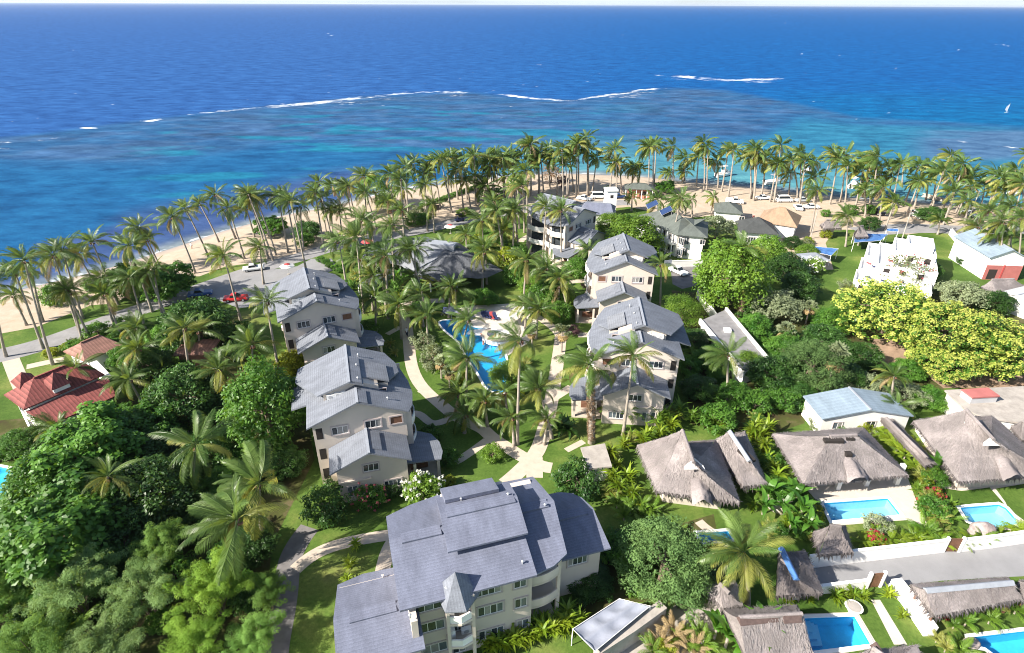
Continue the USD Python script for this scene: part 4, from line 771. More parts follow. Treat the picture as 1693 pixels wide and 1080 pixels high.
def tarp(label, pts, zz, mat, name='tarp', posts=True, sag=0.25, cat='tarp', nx=14):
    P = [G(x, y, z) for (x, y), z in zip(pts, zz)]; c = np.mean(P, 0) * [1, 1, 0]; t = thing(name, label, cat, c); P = [p - c for p in P]
    V = []; 
    for i in range(nx + 1):
        for j in range(nx + 1):
            u, v = i / nx, j / nx; q = P[0] * (1 - u) * (1 - v) + P[1] * u * (1 - v) + P[2] * u * v + P[3] * (1 - u) * v
            q = q - np.array([0, 0, sag * (abs(math.sin(u * math.pi * 3)) * 0.8 * abs(math.sin(v * math.pi * 2)) + 0.4 * meshkit.noise(np.array([[u * 5, v * 5, 1.0]]))[0])]); V.append(q)
    n1 = nx + 1; M().add(V, [[i * n1 + j, (i + 1) * n1 + j, (i + 1) * n1 + j + 1, i * n1 + j + 1] for i in range(nx) for j in range(nx)]).o('sheet', mat, t, True)
    if posts:
        for p in P: M().tube([(p[0], p[1], 0), (p[0], p[1], p[2])], 0.05, 6).o('post', K['white'], t)
        M().tube(P + [P[0]], 0.03, 5).o('rail', K['white'], t)
    return t
tarp('white sheet canopy on thin posts beside the concrete wall', [(947, 1040), (1024, 990), (1075, 1002), (984, 1077)], (2.3, 2.3, 2.4, 2.4), K['whitetarp'], 'canopy', True, 0.35, 'canopy')
tarp('bright blue tarp roof behind the white terraced apartments', [(1412, 401), (1456, 398), (1468, 387), (1412, 386)], (2.2, 2.2, 2.5, 2.5), K['bluetarp'])
tarp('crumpled blue tarp roof above the small grey shed', [(1337, 414), (1374, 423), (1386, 411), (1340, 407)], (2.3, 2.3, 2.5, 2.6), K['bluetarp'])
tarp('small blue tarp by the road behind the white apartments', [(1465, 382), (1485, 383), (1485, 378), (1467, 378)], (2.6, 2.6, 2.7, 2.7), K['bluetarp'], posts=True)

# the low pavilion with the wide hipped roof
f = Frame((650, 436), (790, 462), 3.2)
t = thing('pavilion', 'wide low grey roofed pavilion among tall palms above the pool', 'pavilion', ((G(735, 440, 0))[0], G(735, 440, 0)[1], 0))
o = np.array([G(735, 440, 0)[0], G(735, 440, 0)[1], 0])
ev = [G(x, y, 3.2) - o for x, y in ((612, 428), (640, 402), (700, 391), (760, 402), (792, 425), (832, 447), (806, 459), (790, 461), (772, 459), (752, 461), (712, 465), (690, 460), (664, 440))]
rd = [G(x, y, 7.6) - o for x, y in ((668, 396), (742, 404))]
def near(p): return 0 if np.hypot(*(p - rd[0])[:2]) < np.hypot(*(p - rd[1])[:2]) else 1
m = M(); nE = len(ev)
for k in range(nE):
    a, b = ev[k], ev[(k + 1) % nE]; i, j = near(a), near(b)
    if i == j: m.add([a, b, rd[i]], [[0, 1, 2], [2, 1, 0]])
    else: m.add([a, b, rd[j], rd[i]], [[0, 1, 2, 3], [3, 2, 1, 0]])
m.o('roof', K['roofpale'], t)
up = M(); c0 = (rd[0] * 0.12 + rd[1] * 0.88); ax = (rd[1] - rd[0])[:2]; an = math.atan2(ax[1], ax[0])
up.box(c0[0] - 2.6, c0[0] + 2.6, c0[1] - 1.2, c0[1] + 1.2, 6.2, 7.75, an); up.o('lantern', K['ridge'], t)
g = Polygon([p[:2] for p in ev]).buffer(-1.6); M().slab(g, 3.0, 0.12).o('ceiling', K['brownwood'], t); M().slab(g.buffer(-4), 2.88, 2.85).o('wall', K['cream'], t)
for k in range(0, nE):
    q = g.exterior.interpolate(k / nE, True); M().tube([(q.x, q.y, 0), (q.x, q.y, 2.9)], 0.16, 7).o('column', K['white'], t)
t = thing('arched_canopy', 'small pale arched canopy over the walk left of the pavilion', 'canopy', G(626, 478)); 
m = M(); arc = [(math.cos(a) * 1.6, math.sin(a) * 1.2 + 1.6) for a in np.linspace(0, math.pi, 9)]
for (x0, z0), (x1, z1) in zip(arc[:-1], arc[1:]): m.add([(x0, -4, z0), (x1, -4, z1), (x1, 4, z1), (x0, 4, z0)], [[0, 1, 2, 3], [3, 2, 1, 0]])
m.v = [v @ rotz(-0.5).T for v in m.v]; m.o('cover', K['whitetarp'], t)
m = M(); 
for s in (-1, 1):
    for yy in (-3.8, 0, 3.8): m.box(s * 1.6 - 0.06, s * 1.6 + 0.06, yy - 0.06, yy + 0.06, 0, 1.65)
m.v = [v @ rotz(-0.5).T for v in m.v]; m.o('frame', K['white'], t)
tarp('white curved sheet roof at the left end of the pavilion', [(598, 428), (622, 428), (628, 405), (606, 412)], (3.0, 3.0, 3.3, 3.3), K['whitetarp'], 'sheet_roof', True, 0.2, 'roof')

# thatched villas
K['villawall'] = plain('villa_wall', (0.50, 0.44, 0.38), 0.8, 0.2, 0.08, 0.7)
K['slot'] = plain('brown_ridge_sheet', (0.10, 0.07, 0.065), 0.8, 0.2, 0.25, 3)
def hood(t, p, w=1.2, l=1.9):
    u, v = np.meshgrid(np.linspace(-1, 1, 15), np.linspace(0, 1, 13)); z = (1 - np.abs(u) ** 1.4) * .85 * (1 - .75 * v) - .55 + v * 1.25
    P_ = np.stack([u * w * (1 - .35 * v), -1.35 + v * l * 1.45, z], -1).reshape(-1, 3); P_ += (meshkit.fbm((P_ + p) * 1.6, 3, 4) - .5)[:, None] * .3; k = 15
    M().add(P_ + p, [[i * k + j, i * k + j + 1, (i + 1) * k + j + 1, (i + 1) * k + j] for i in range(12) for j in range(14)]).o('porch_hood', K['thatch'], t, True)
def flatbar(a, b, w, h=.12):
    d = (b - a)[:2]; d /= np.hypot(*d); n = np.array([-d[1], d[0], 0]) * w; z = np.array([0, 0, h]); return M().add([a - n - z * 3, b - n - z * 3, b - n * .15 + z, b + n * .15 + z, b + n - z * 3, a + n - z * 3, a + n * .15 + z, a - n * .15 + z], [[0, 1, 2, 7], [7, 2, 3, 6], [6, 3, 4, 5], [0, 7, 6, 5], [1, 4, 3, 2]])
def thatch(name, label, corners, ez, ridge, rz, cat='villa', wall=True, mat='thatch', wallm='villawall', inset=1.3, fringe=0.65, straw=44, group=None, columns=(), thick=0.34, cap=None, seed=1):
    """corners: four eave pixels at height ez, going round; ridge: two pixels at height rz, the first nearest to corner 0-1"""
    C4 = [G(x, y, ez) for x, y in corners]; R2 = [G(x, y, rz) for x, y in ridge]; c = np.mean(C4, 0) * [1, 1, 0]
    C4 = [p - c for p in C4]; R2 = [p - c for p in R2]; t = thing(name, label, cat, c, 0, group)
    faces = [[C4[0], C4[1], R2[0], R2[0]], [C4[1], C4[2], R2[1], R2[0]], [C4[2], C4[3], R2[1], R2[1]], [C4[3], C4[0], R2[0], R2[1]]]
    g = np.random.default_rng(seed); m = M(); edge = M(); sm = M()
    for a, b, c2, d2 in faces:
        L_ = max(np.linalg.norm(b - a), 0.1); Hh = max(np.linalg.norm((c2 + d2) / 2 - (a + b) / 2), 0.1)
        nu, nv = max(3, int(L_ / 0.35)), max(3, int(Hh / 0.35))
        nrm = np.cross(b - a, (c2 + d2) / 2 - a); nrm /= np.linalg.norm(nrm); 
        if nrm[2] < 0: nrm = -nrm
        u, v = np.meshgrid(np.linspace(0, 1, nu + 1), np.linspace(0, 1, nv + 1)); u, v = u[..., None], v[..., None]
        P = (a * (1 - u) + b * u) * (1 - v) + (d2 * (1 - u) + c2 * u) * v
        P = P + nrm * ((meshkit.fbm((P + c) * 1.3, 3, 3) - 0.5)[..., None] * 0.26 * np.minimum(1, v * 6 + 0.4)) - np.array([0, 0, 1]) * (np.sin(v * math.pi) * 0.14)
        k = nu + 1; Fq = [[i * k + j, i * k + j + 1, (i + 1) * k + j + 1, (i + 1) * k + j] for i in range(nv) for j in range(nu)]
        if np.cross(b - a, d2 - a if np.linalg.norm(d2 - a) > 0.1 else c2 - a)[2] < 0: Fq = [q[::-1] for q in Fq]
        m.add(P.reshape(-1, 3), Fq)
        # eave thickness and hanging fringe
        m.add(np.vstack([P[0], P[0] - [0, 0, thick]]), [[j, j + 1, k + j + 1, k + j] for j in range(nu)] + [[k + j, k + j + 1, j + 1, j] for j in range(nu)])
        out = nrm * [1, 1, 0]; out = out / (np.linalg.norm(out) + 1e-9); ed = (b - a) / L_
        for q in range(int(L_ / 0.10)):
            s_ = g.random(); p = a + (b - a) * s_ + nrm * g.uniform(-0.05, 0.08) - [0, 0, g.uniform(0, thick)]; ln = fringe * g.uniform(0.35, 1.0); w_ = g.uniform(0.05, 0.12)
            tip = p + out * ln * g.uniform(0.25, 0.6) - np.array([0, 0, ln]) + ed * g.uniform(-0.12, 0.12); edge.add([p - ed * w_, p + ed * w_, tip], [[0, 1, 2], [2, 1, 0]])
        # loose straw lying down the slope
        ns = int(L_ * Hh * straw * (0.5 if np.linalg.norm(c2 - d2) < 0.2 else 1)); uu, vv = g.random(ns), g.random(ns)
        if np.linalg.norm(c2 - d2) < 0.2: fl_ = uu + vv > 1; 
        b0 = (a[None] * (1 - uu[:, None]) + b[None] * uu[:, None]) * (1 - vv[:, None]) + (d2[None] * (1 - uu[:, None]) + c2[None] * uu[:, None]) * vv[:, None]
        dn = ((a + b) / 2 - (c2 + d2) / 2) / Hh
        b0 = b0 + nrm * g.uniform(0.02, 0.10, (ns, 1)) - np.array([0, 0, 1]) * (np.sin(vv * math.pi) * 0.14)[:, None]
        dv = dn + ed * g.normal(0, 0.28, (ns, 1)) + nrm * g.uniform(-0.04, 0.16, (ns, 1)); ln = g.uniform(0.25, 0.6, (ns, 1)); wv = np.cross(dv, nrm); wv /= np.linalg.norm(wv, axis=1, keepdims=True)
        hw = g.uniform(0.02, 0.05, (ns, 1)); V = np.stack([b0 - wv * hw, b0 + wv * hw, b0 + dv * ln], 1).reshape(-1, 3); ii = np.arange(ns) * 3; sm.add(V, np.c_[ii, ii + 1, ii + 2])
    roof = m.o('thatch_roof', K[mat], t, 40)
    for mm, nm in ((edge, 'eave_fringe'), (sm, 'loose_straw')):
        o = mm.o(nm, K['straw' if nm == 'loose_straw' and mat == 'thatch' else mat], roof)
        if o: tag(o, kind='stuff')
    rr = np.linspace(0, 1, 8)[:, None]; rp_ = R2[0] * (1 - rr) + R2[1] * rr + np.array([0, 0, 0.08])
    if np.linalg.norm(R2[1] - R2[0]) > 0.6: (M().tube(rp_, 0.2, 7) if not cap else flatbar(rp_[0], rp_[-1], .32, .07)).o('ridge_roll', cap or K[mat], roof)
    pg = Polygon([p[:2] for p in C4]).buffer(0)
    if wall: M().slab(pg.buffer(-inset, join_style=2), ez + 0.25, ez + 0.25).o('wall', K[wallm], t)
    else:
        for q in np.array(pg.buffer(-0.5, join_style=2).exterior.coords)[:-1]: M().tube([(q[0], q[1], 0), (q[0], q[1], ez + 0.2)], 0.12, 7).o('post', K['brownwood'], t)
    for x, y in columns:
        p = G(x, y, 0) - c; M().box(p[0] - 0.24, p[0] + 0.24, p[1] - 0.24, p[1] + 0.24, 0, ez + 0.1).o('column', K['white'], t)
    return t, c
t, c = thatch('thatched_villa', 'thatched villa with a white gablet under its peak, behind the fine leaved tree', [(1053, 736), (1086, 812), (1224, 830), (1184, 727)], 2.7, [(1128, 712), (1147, 766)], 6.6, seed=2)
p = G(1148, 771, 5.9) - c; M().add([p + [-1.15, -.2, -.25], p + [1.15, -.2, -.25], p + [1.0, .1, .0], p + [0, .35, .85], p + [-1.0, .1, .0]], [[0, 1, 2], [0, 2, 4], [4, 2, 3]]).o('gablet_board', K['white'], t)
p = G(1158, 815, 3.4) - c; hood(t, p)
t, c = thatch('thatched_annex', 'narrow thatched house with a dark slot in its ridge beside the gablet villa', [(1181, 729), (1229, 804), (1268, 798), (1232, 712)], 2.5, [(1207, 712), (1240, 762)], 4.6, 'villa', seed=3, cap=K['ridge'])
p = G(1234, 754, 4.2) - c; M().box(p[0] - 0.4, p[0] + 0.4, p[1] - 1.1, p[1] + 1.1, p[2] - 0.1, p[2] + 0.25, 0.35).o('roof_slot', K['dark'], t)
t, c = thatch('thatched_villa', 'thatched villa with white columns facing the pale rectangular pool', [(1277, 717), (1328, 799), (1502, 785), (1428, 707)], 2.9, [(1372, 722), (1416, 720)], 5.9, seed=4, fringe=.4, wallm='cream', columns=((1384, 808), (1431, 802), (1481, 800)), inset=2.2)
for px, py, w in ((1378, 728, 1.1), (1404, 725, 0.5)):
    p = G(px, py, 5.65) - c; M().box(p[0] - w, p[0] + w, p[1] - 0.35, p[1] + 0.3, p[2] - 0.2, p[2] + 0.16).o('roof_slot', K['dark'], t)
p = G(1412, 778, 3.6) - c; hood(t, p)
p = G(1402, 752, 4.6) - c; M().box(p[0] - 0.35, p[0] + 0.35, p[1] - 0.3, p[1] + 0.3, p[2] - 0.1, p[2] + 0.3).o('roof_slot', K['dark'], t)
t, c = thatch('thatched_villa', 'large thatched villa at the right edge beside the rounded pool', [(1510, 696), (1585, 796), (1745, 785), (1640, 685)], 2.8, [(1597, 678), (1643, 728)], 6.8, seed=5, inset=1.6)
p = G(1640, 733, 6.2) - c; M().add([p + [-1.1, -.2, -.2], p + [1.1, -.2, -.2], p + [.95, .1, .0], p + [0, .35, .8], p + [-.95, .1, .0]], [[0, 1, 2], [0, 2, 4], [4, 2, 3]]).o('gablet_board', K['white'], t)
p = G(1665, 775, 3.7) - c; hood(t, p)
thatch('thatched_annex', 'long narrow thatched roof squeezed between two large thatched villas', [(1453, 690), (1530, 770), (1546, 764), (1472, 688)], 2.4, [(1465, 692), (1532, 758)], 3.6, 'villa', seed=6)
thatch('thatched_hut', 'small thatched roof cut by the right edge beyond the corner villa', [(1672, 705), (1690, 728), (1730, 722), (1700, 692)], 2.6, [(1690, 697), (1706, 705)], 4.2, 'hut', seed=7)
thatch('thatched_hut', 'small dark vented thatched hut behind the white street wall', [(1345, 878), (1354, 917), (1411, 913), (1398, 868)], 2.5, [(1372, 870), (1390, 872)], 4.0, 'hut', mat='thatchdark', seed=8)
thatch('thatched_carport', 'long thatched carport with blue grey ridge sheet beside the street', [(1506, 966), (1545, 1018), (1690, 989), (1668, 954)], 2.6, [(1530, 975), (1675, 962)], 3.7, 'carport', wall=False, seed=9, cap=K['ridge'])
thatch('thatched_carport', 'thatched carport cut by the right edge beyond the longer one', [(1684, 960), (1692, 990), (1760, 985), (1750, 950)], 2.6, [(1700, 962), (1745, 958)], 3.6, 'carport', wall=False, seed=10)
thatch('thatched_hut', 'thatched hut with bright blue plastic along its ridge by the street end', [(1287, 915), (1283, 985), (1362, 980), (1332, 910)], 2.6, [(1292, 905), (1318, 958)], 4.1, 'hut', mat='thatchdark', seed=11, cap=K['bluetarp'])
thatch('thatched_hut', 'thatched hut beside the concrete terrace and the yellow palm', [(1164, 972), (1196, 1006), (1228, 998), (1216, 958)], 2.6, [(1190, 966), (1206, 982)], 3.8, 'hut', seed=12)
t, c = thatch('thatched_house', 'large thatched house with dark slotted ridge beside the deep blue pool', [(1196, 1008), (1235, 1090), (1345, 1080), (1318, 1000)], 2.8, [(1222, 1022), (1326, 1016)], 4.9, 'house', seed=13)
for a, b in (((1222, 1023), (1285, 1016)), ((1294, 1019), (1324, 1017))):
    P0, P1 = G(*a, 4.95) - c, G(*b, 4.95) - c; flatbar(P0, P1, .45).o('roof_slot', K['slot'], t)
t, c = thatch('thatched_house', 'thatched roof with a brown ridge strip at the bottom edge', [(1425, 1078), (1420, 1110), (1535, 1110), (1516, 1066)], 2.6, [(1442, 1072), (1475, 1095)], 3.6, 'house', seed=14)
P0, P1 = G(1448, 1063, 3.4) - c, G(1466, 1092, 3.7) - c; flatbar(P0, P1, .4).o('roof_slot', K['slot'], t)
thatch('thatched_hut', 'brown thatched roof beside the white corrugated shed', [(1622, 474), (1650, 487), (1698, 474), (1668, 460)], 3.0, [(1640, 463), (1676, 462)], 4.2, 'hut', seed=15)
thatch('thatched_hut', 'low grey thatched hut behind the bright shrub near the parked cars', [(1356, 371), (1362, 378), (1392, 377), (1386, 370)], 2.6, [(1366, 364), (1382, 364)], 4.4, 'hut', seed=16, straw=6)
thatch('thatched_hut', 'small pointed thatched hut beside the tall blue tarp', [(1412, 384), (1415, 392), (1436, 391), (1432, 383)], 2.8, [(1422, 374), (1427, 374)], 5.0, 'hut', seed=17, straw=6)

# walls along the street and round the gardens
def wall_run(name, label, pts, h, mat, w=0.25, cat='wall', cap=None):
    P = [G(x, y, 0)[:2] for x, y in pts]; c = P[0]; t = thing(name, label, cat, (c[0], c[1], 0)); g = LineString([p - c for p in P])
    M().slab(g.buffer(w / 2, cap_style=2, join_style=2), h, h + 0.2).o('wall', mat, t)
    M().slab(g.buffer(w / 2 + 0.04, cap_style=2, join_style=2), h + 0.08, 0.075).o('coping', cap or mat, t); return t
wall_run('street_wall', 'white wall along the street below the small dark thatched hut', [(1333, 939), (1372, 934), (1440, 926), (1500, 919), (1560, 912)], 1.7, K['white'])
wall_run('street_wall', 'white wall along the street below the corner pool', [(1582, 912), (1640, 905), (1700, 896), (1760, 888)], 1.7, K['white'])
wall_run('street_wall', 'low white wall between the blue ridged hut and the dark gate', [(1320, 986), (1380, 978), (1433, 972)], 1.1, K['white'])
wall_run('street_wall', 'white wall running down from the street beside the carport', [(1476, 970), (1500, 1000), (1535, 1052)], 1.1, K['white'], 1.0)
wall_run('garden_wall', 'white garden wall crossing the lawn before the red and white house', [(1569, 388), (1598, 422), (1648, 458)], 1.6, K['white'])
wall_run('garden_wall', 'white garden wall beside the feathery bright tree', [(1152, 492), (1172, 520), (1190, 548)], 1.8, K['whitewall'])
wall_run('garden_wall', 'low pale wall below the white house across the service yard', [(1108, 442), (1160, 440)], 1.4, K['whitewall'])
wall_run('garden_wall', 'pale wall between the villas beside the narrow thatched roof', [(1514, 712), (1560, 778)], 1.9, K['whitewall'])
wall_run('yard_wall', 'thick weathered concrete wall beside the white canopy', [(985, 1096), (1040, 1060), (1092, 1022)], 1.9, K['concrete'], 0.9)
wall_run('yard_wall', 'thin concrete wall between the terrace and the thatched hut', [(1158, 985), (1190, 1032), (1205, 1055)], 1.7, K['concrete'], 0.3)
for label, a, b, h in (('dark brown street gate between the two white walls', (1560, 912), (1582, 912), 1.9), ('dark brown gate at the head of the garden walk', (1433, 972), (1452, 970), 2.0)):
    P0, P1 = G(*a), G(*b); t = thing('street_gate', label, 'gate', P0, math.atan2((P1 - P0)[1], (P1 - P0)[0])); w = np.linalg.norm(P1 - P0)
    n = 7
    for k in range(n): M().box(0.03 + k * (w - 0.06) / n, 0.03 + (k + 1) * (w - 0.06) / n - 0.02, -0.04, 0.03, 0.05, h).o('board', K['brownwood'], t)
    M().box(0, w, 0.031, 0.07, 0.3, 0.42).box(0, w, 0.031, 0.07, h - 0.3, h - 0.18).o('rail', K['dark'], t)
    for x in (-0.12, w + 0.12): M().box(x - 0.12, x + 0.12, -0.14, 0.14, 0, h + 0.15).o('gate_post', K['white'], t)

# ------------------------------------------------------------------ vehicles, boats, furniture, people
import manifold3d as m3
PAINT = {}
def paint(name, col):
    if name not in PAINT: PAINT[name] = plain('car_paint_' + name, col, 0.25, 0.5, 0.03, 0.3)
    return PAINT[name]
K['glass'] = plain('car_glass', (0.02, 0.025, 0.03), 0.08, 0.6, 0.1)
K['rubber'] = plain('tyre_rubber', (0.02, 0.02, 0.02), 0.8, 0.2, 0.1)
K['lamp'] = plain('lamp_glass', (0.7, 0.7, 0.68), 0.2, 0.5, 0.02)
def hullm(pts): return m3.Manifold.hull_points(np.asarray(pts, float))
def mani(m): a = m.to_mesh(); return a.vert_properties[:, :3], a.tri_verts
def vehicle(label, px, py, rz, col, kind='car', scale=1.0, z=0.02, name='parked_car', cat='car', group='cars parked near the beach'):
    p = G(px, py, 0); t = thing(name, label, cat, (p[0], p[1], z), rz, group)
    mt = paint(*col); Lh, Wh, zb, zt, roof = {'car': (2.15, 0.86, 0.85, 1.42, (-1.1, 0.75, -0.75, 0.15)), 'suv': (2.2, 0.9, 1.0, 1.72, (-1.95, 1.0, -1.8, 0.45)), 'van': (2.3, 0.92, 1.05, 1.95, (-2.2, 1.7, -2.15, 1.0)), 'pickup': (2.5, 0.9, 1.0, 1.70, (-0.5, 1.15, -0.3, 0.65))}[kind]
    lo = [(x, y, zz) for x in (-Lh, Lh) for y in (-Wh * .93, Wh * .93) for zz in (0.32, 0.62)] + [(x, y, zb) for x in (-Lh * .97, Lh * .9) for y in (-Wh * .9, Wh * .9)] + [(x, y, 0.6) for x in (-Lh * .9, Lh * .9) for y in (-Wh, Wh)]
    b = M(); b.add(*mani(hullm(lo))); x0, x1, x2, x3 = roof
    cab = [(x0, y, zb - .02) for y in (-Wh * .88, Wh * .88)] + [(x1, y, zb - .02) for y in (-Wh * .88, Wh * .88)] + [(x2, y, zt) for y in (-Wh * .72, Wh * .72)] + [(x3, y, zt) for y in (-Wh * .72, Wh * .72)]
    b.add(*mani(hullm(cab)))
    if kind == 'pickup': b.box(-Lh * .97, -0.55, -Wh * .9, -Wh * .8, zb, zb + 0.25).box(-Lh * .97, -0.55, Wh * .8, Wh * .9, zb, zb + 0.25).box(-Lh * .97, -Lh * .93, -Wh * .8, Wh * .8, zb, zb + 0.25)
    b.o('body', mt, t)
    def quad(a, b_, c, d, nm):
        q = np.array([a, b_, c, d], float); n = np.cross(q[1] - q[0], q[2] - q[0]); n /= np.linalg.norm(n); M().add(np.vstack([q + n * 0.012, q - n * 0.012]), [[0, 1, 2, 3], [7, 6, 5, 4]]).o(nm, K['glass'], t)
    mixp = lambda a, b_, f_: tuple(np.array(a) * (1 - f_) + np.array(b_) * f_)
    fr = lambda y: ((x1, y * .88, zb), (x3, y * .72, zt)); rr = lambda y: ((x0, y * .88, zb), (x2, y * .72, zt))
    for g_, nm in ((fr, 'windscreen'), (rr, 'rear_window')):
        a, b_ = g_(-Wh), g_(Wh); quad(mixp(*a, .1), mixp(*b_, .1), mixp(*b_, .9), mixp(*a, .9), nm)
    for s in (-1, 1):
        a, c = rr(s * Wh), fr(s * Wh); q = [mixp(mixp(*a, .12), mixp(*c, .12), .05), mixp(mixp(*a, .12), mixp(*c, .12), .95), mixp(mixp(*a, .88), mixp(*c, .88), .95), mixp(mixp(*a, .88), mixp(*c, .88), .05)]; quad(*q, 'side_window')
        M().box(Lh * .96, Lh + .01, s * Wh * .75 - .14, s * Wh * .75 + .14, .55, .7).o('headlight', K['lamp'], t)
    for x in (-Lh * .62, Lh * .64):
        for s in (-1, 1):
            w = M().tube([(x, s * Wh * .98, .33), (x, s * Wh * .74, .33)], .33, 12).o('wheel', K['rubber'], t); M().tube([(x, s * Wh * .985 + s * .01, .33), (x, s * Wh * .9, .33)], .19, 10).o('rim', K['grey'], w)
    return t
WHT, SIL, BLU, RED_, BLK, NAV = ('white', (0.75, 0.75, 0.74)), ('silver', (0.42, 0.44, 0.45)), ('blue', (0.03, 0.08, 0.25)), ('red', (0.5, 0.03, 0.03)), ('black', (0.02, 0.02, 0.024)), ('navy', (0.02, 0.04, 0.12))
vehicle('white car driving on the coast road toward the left beach', 420, 447, 0.35, WHT, 'car', name='driving_car', group='cars on the coast road')
vehicle('dark blue car parked under trees by the coast road', 332, 489, 0.35, BLU, group='cars on the coast road')
vehicle('red car parked at the edge of the pale parking area', 391, 497, 0.2, RED_, group='cars on the coast road')
vehicle('white car half hidden behind the grey roof nearest the beach', 966, 331, -0.5, WHT)
vehicle('white van parked left of the white square tower', 990, 328, 0.05, WHT, 'van', name='parked_van', cat='van')
vehicle('dark blue car parked just right of the white square tower', 1023, 328, 0.1, NAV)
vehicle('white pickup truck parked behind the small grey bungalow', 1214, 336, -0.3, WHT, 'pickup', name='pickup_truck', cat='pickup')
vehicle('white car on the sand behind the tan gabled roof', 1262, 330, 0.1, WHT)
vehicle('white van on the sand right of the tan gabled roof', 1296, 334, 0.05, WHT, 'van', name='parked_van', cat='van')
vehicle('grey car between palms right of the tan roof', 1327, 334, 0.1, SIL)
vehicle('white car facing the camera on the sand road', 1319, 346, 1.4, WHT)
vehicle('white car side on beside the low yellowing palm', 1341, 345, 0.05, WHT)
vehicle('black car facing the camera before the green shore shrubs', 1451, 354, -1.5, BLK, 'suv')
vehicle('white car parked nose out beside the dark shore hedge', 1516, 360, -1.55, WHT, 'suv')
vehicle('navy car in the shade right of the nose out white car', 1532, 362, -1.5, NAV)
vehicle('silver car beside the upturned white boat hull', 1601, 357, -1.4, SIL)
vehicle('white car in the shaded service yard behind the gabled house', 1121, 452, -1.0, WHT, group='cars in yards')
# a cart and a motorcycle
p = G(760, 366); t = thing('golf_cart', 'dark golf cart on the coast road beside the round bright shrub', 'golf cart', p, 0.3)
M().box(-1.2, 1.2, -0.55, 0.55, 0.3, 0.7).box(-0.5, 0.1, -0.5, 0.5, 0.7, 0.85).box(-0.55, -0.4, -0.5, 0.5, 0.85, 1.2).o('body', K['navy'], t); M().box(-1.0, 0.7, -0.55, 0.55, 1.8, 1.87).o('roof', K['dark'], t)
for x in (-.95, .65):
    for y in (-.5, .5): M().box(x - .03, x + .03, y - .03, y + .03, 0.7, 1.8).o('post', K['dark'], t)
for x in (-.8, .8):
    for y in (-.5, .5): M().tube([(x, y - .1, .24), (x, y + .1, .24)], .24, 10).o('wheel', K['rubber'], t)
for (px_, py_, rz_, lb_) in ((1245, 362, .9, 'red motorcycle leaning beside the white bungalow wall'), (1450, 590, .3, 'red motorcycle on bare ground under the yellow flowering trees')):
  p = G(px_, py_); t = thing('motorcycle', lb_, 'motorcycle', p, rz_, 'red motorcycles')
  M().add(*mani(hullm([(-.5, -.12, .6), (-.5, .12, .6), (.4, -.15, .85), (.4, .15, .85), (.1, 0, .4), (-.6, 0, .8)]))).o('body', K['red'], t)
  for x in (-.65, .65): M().tube([(x, -.06, .3), (x, .06, .3)], .3, 12).o('wheel', K['rubber'], t)
  M().tube([(.65, 0, .3), (.45, 0, .95), (.42, -.3, 1.05)], .03, 5).tube([(.45, 0, .95), (.42, .3, 1.05)], .03, 5).o('handlebar', K['metal'], t)

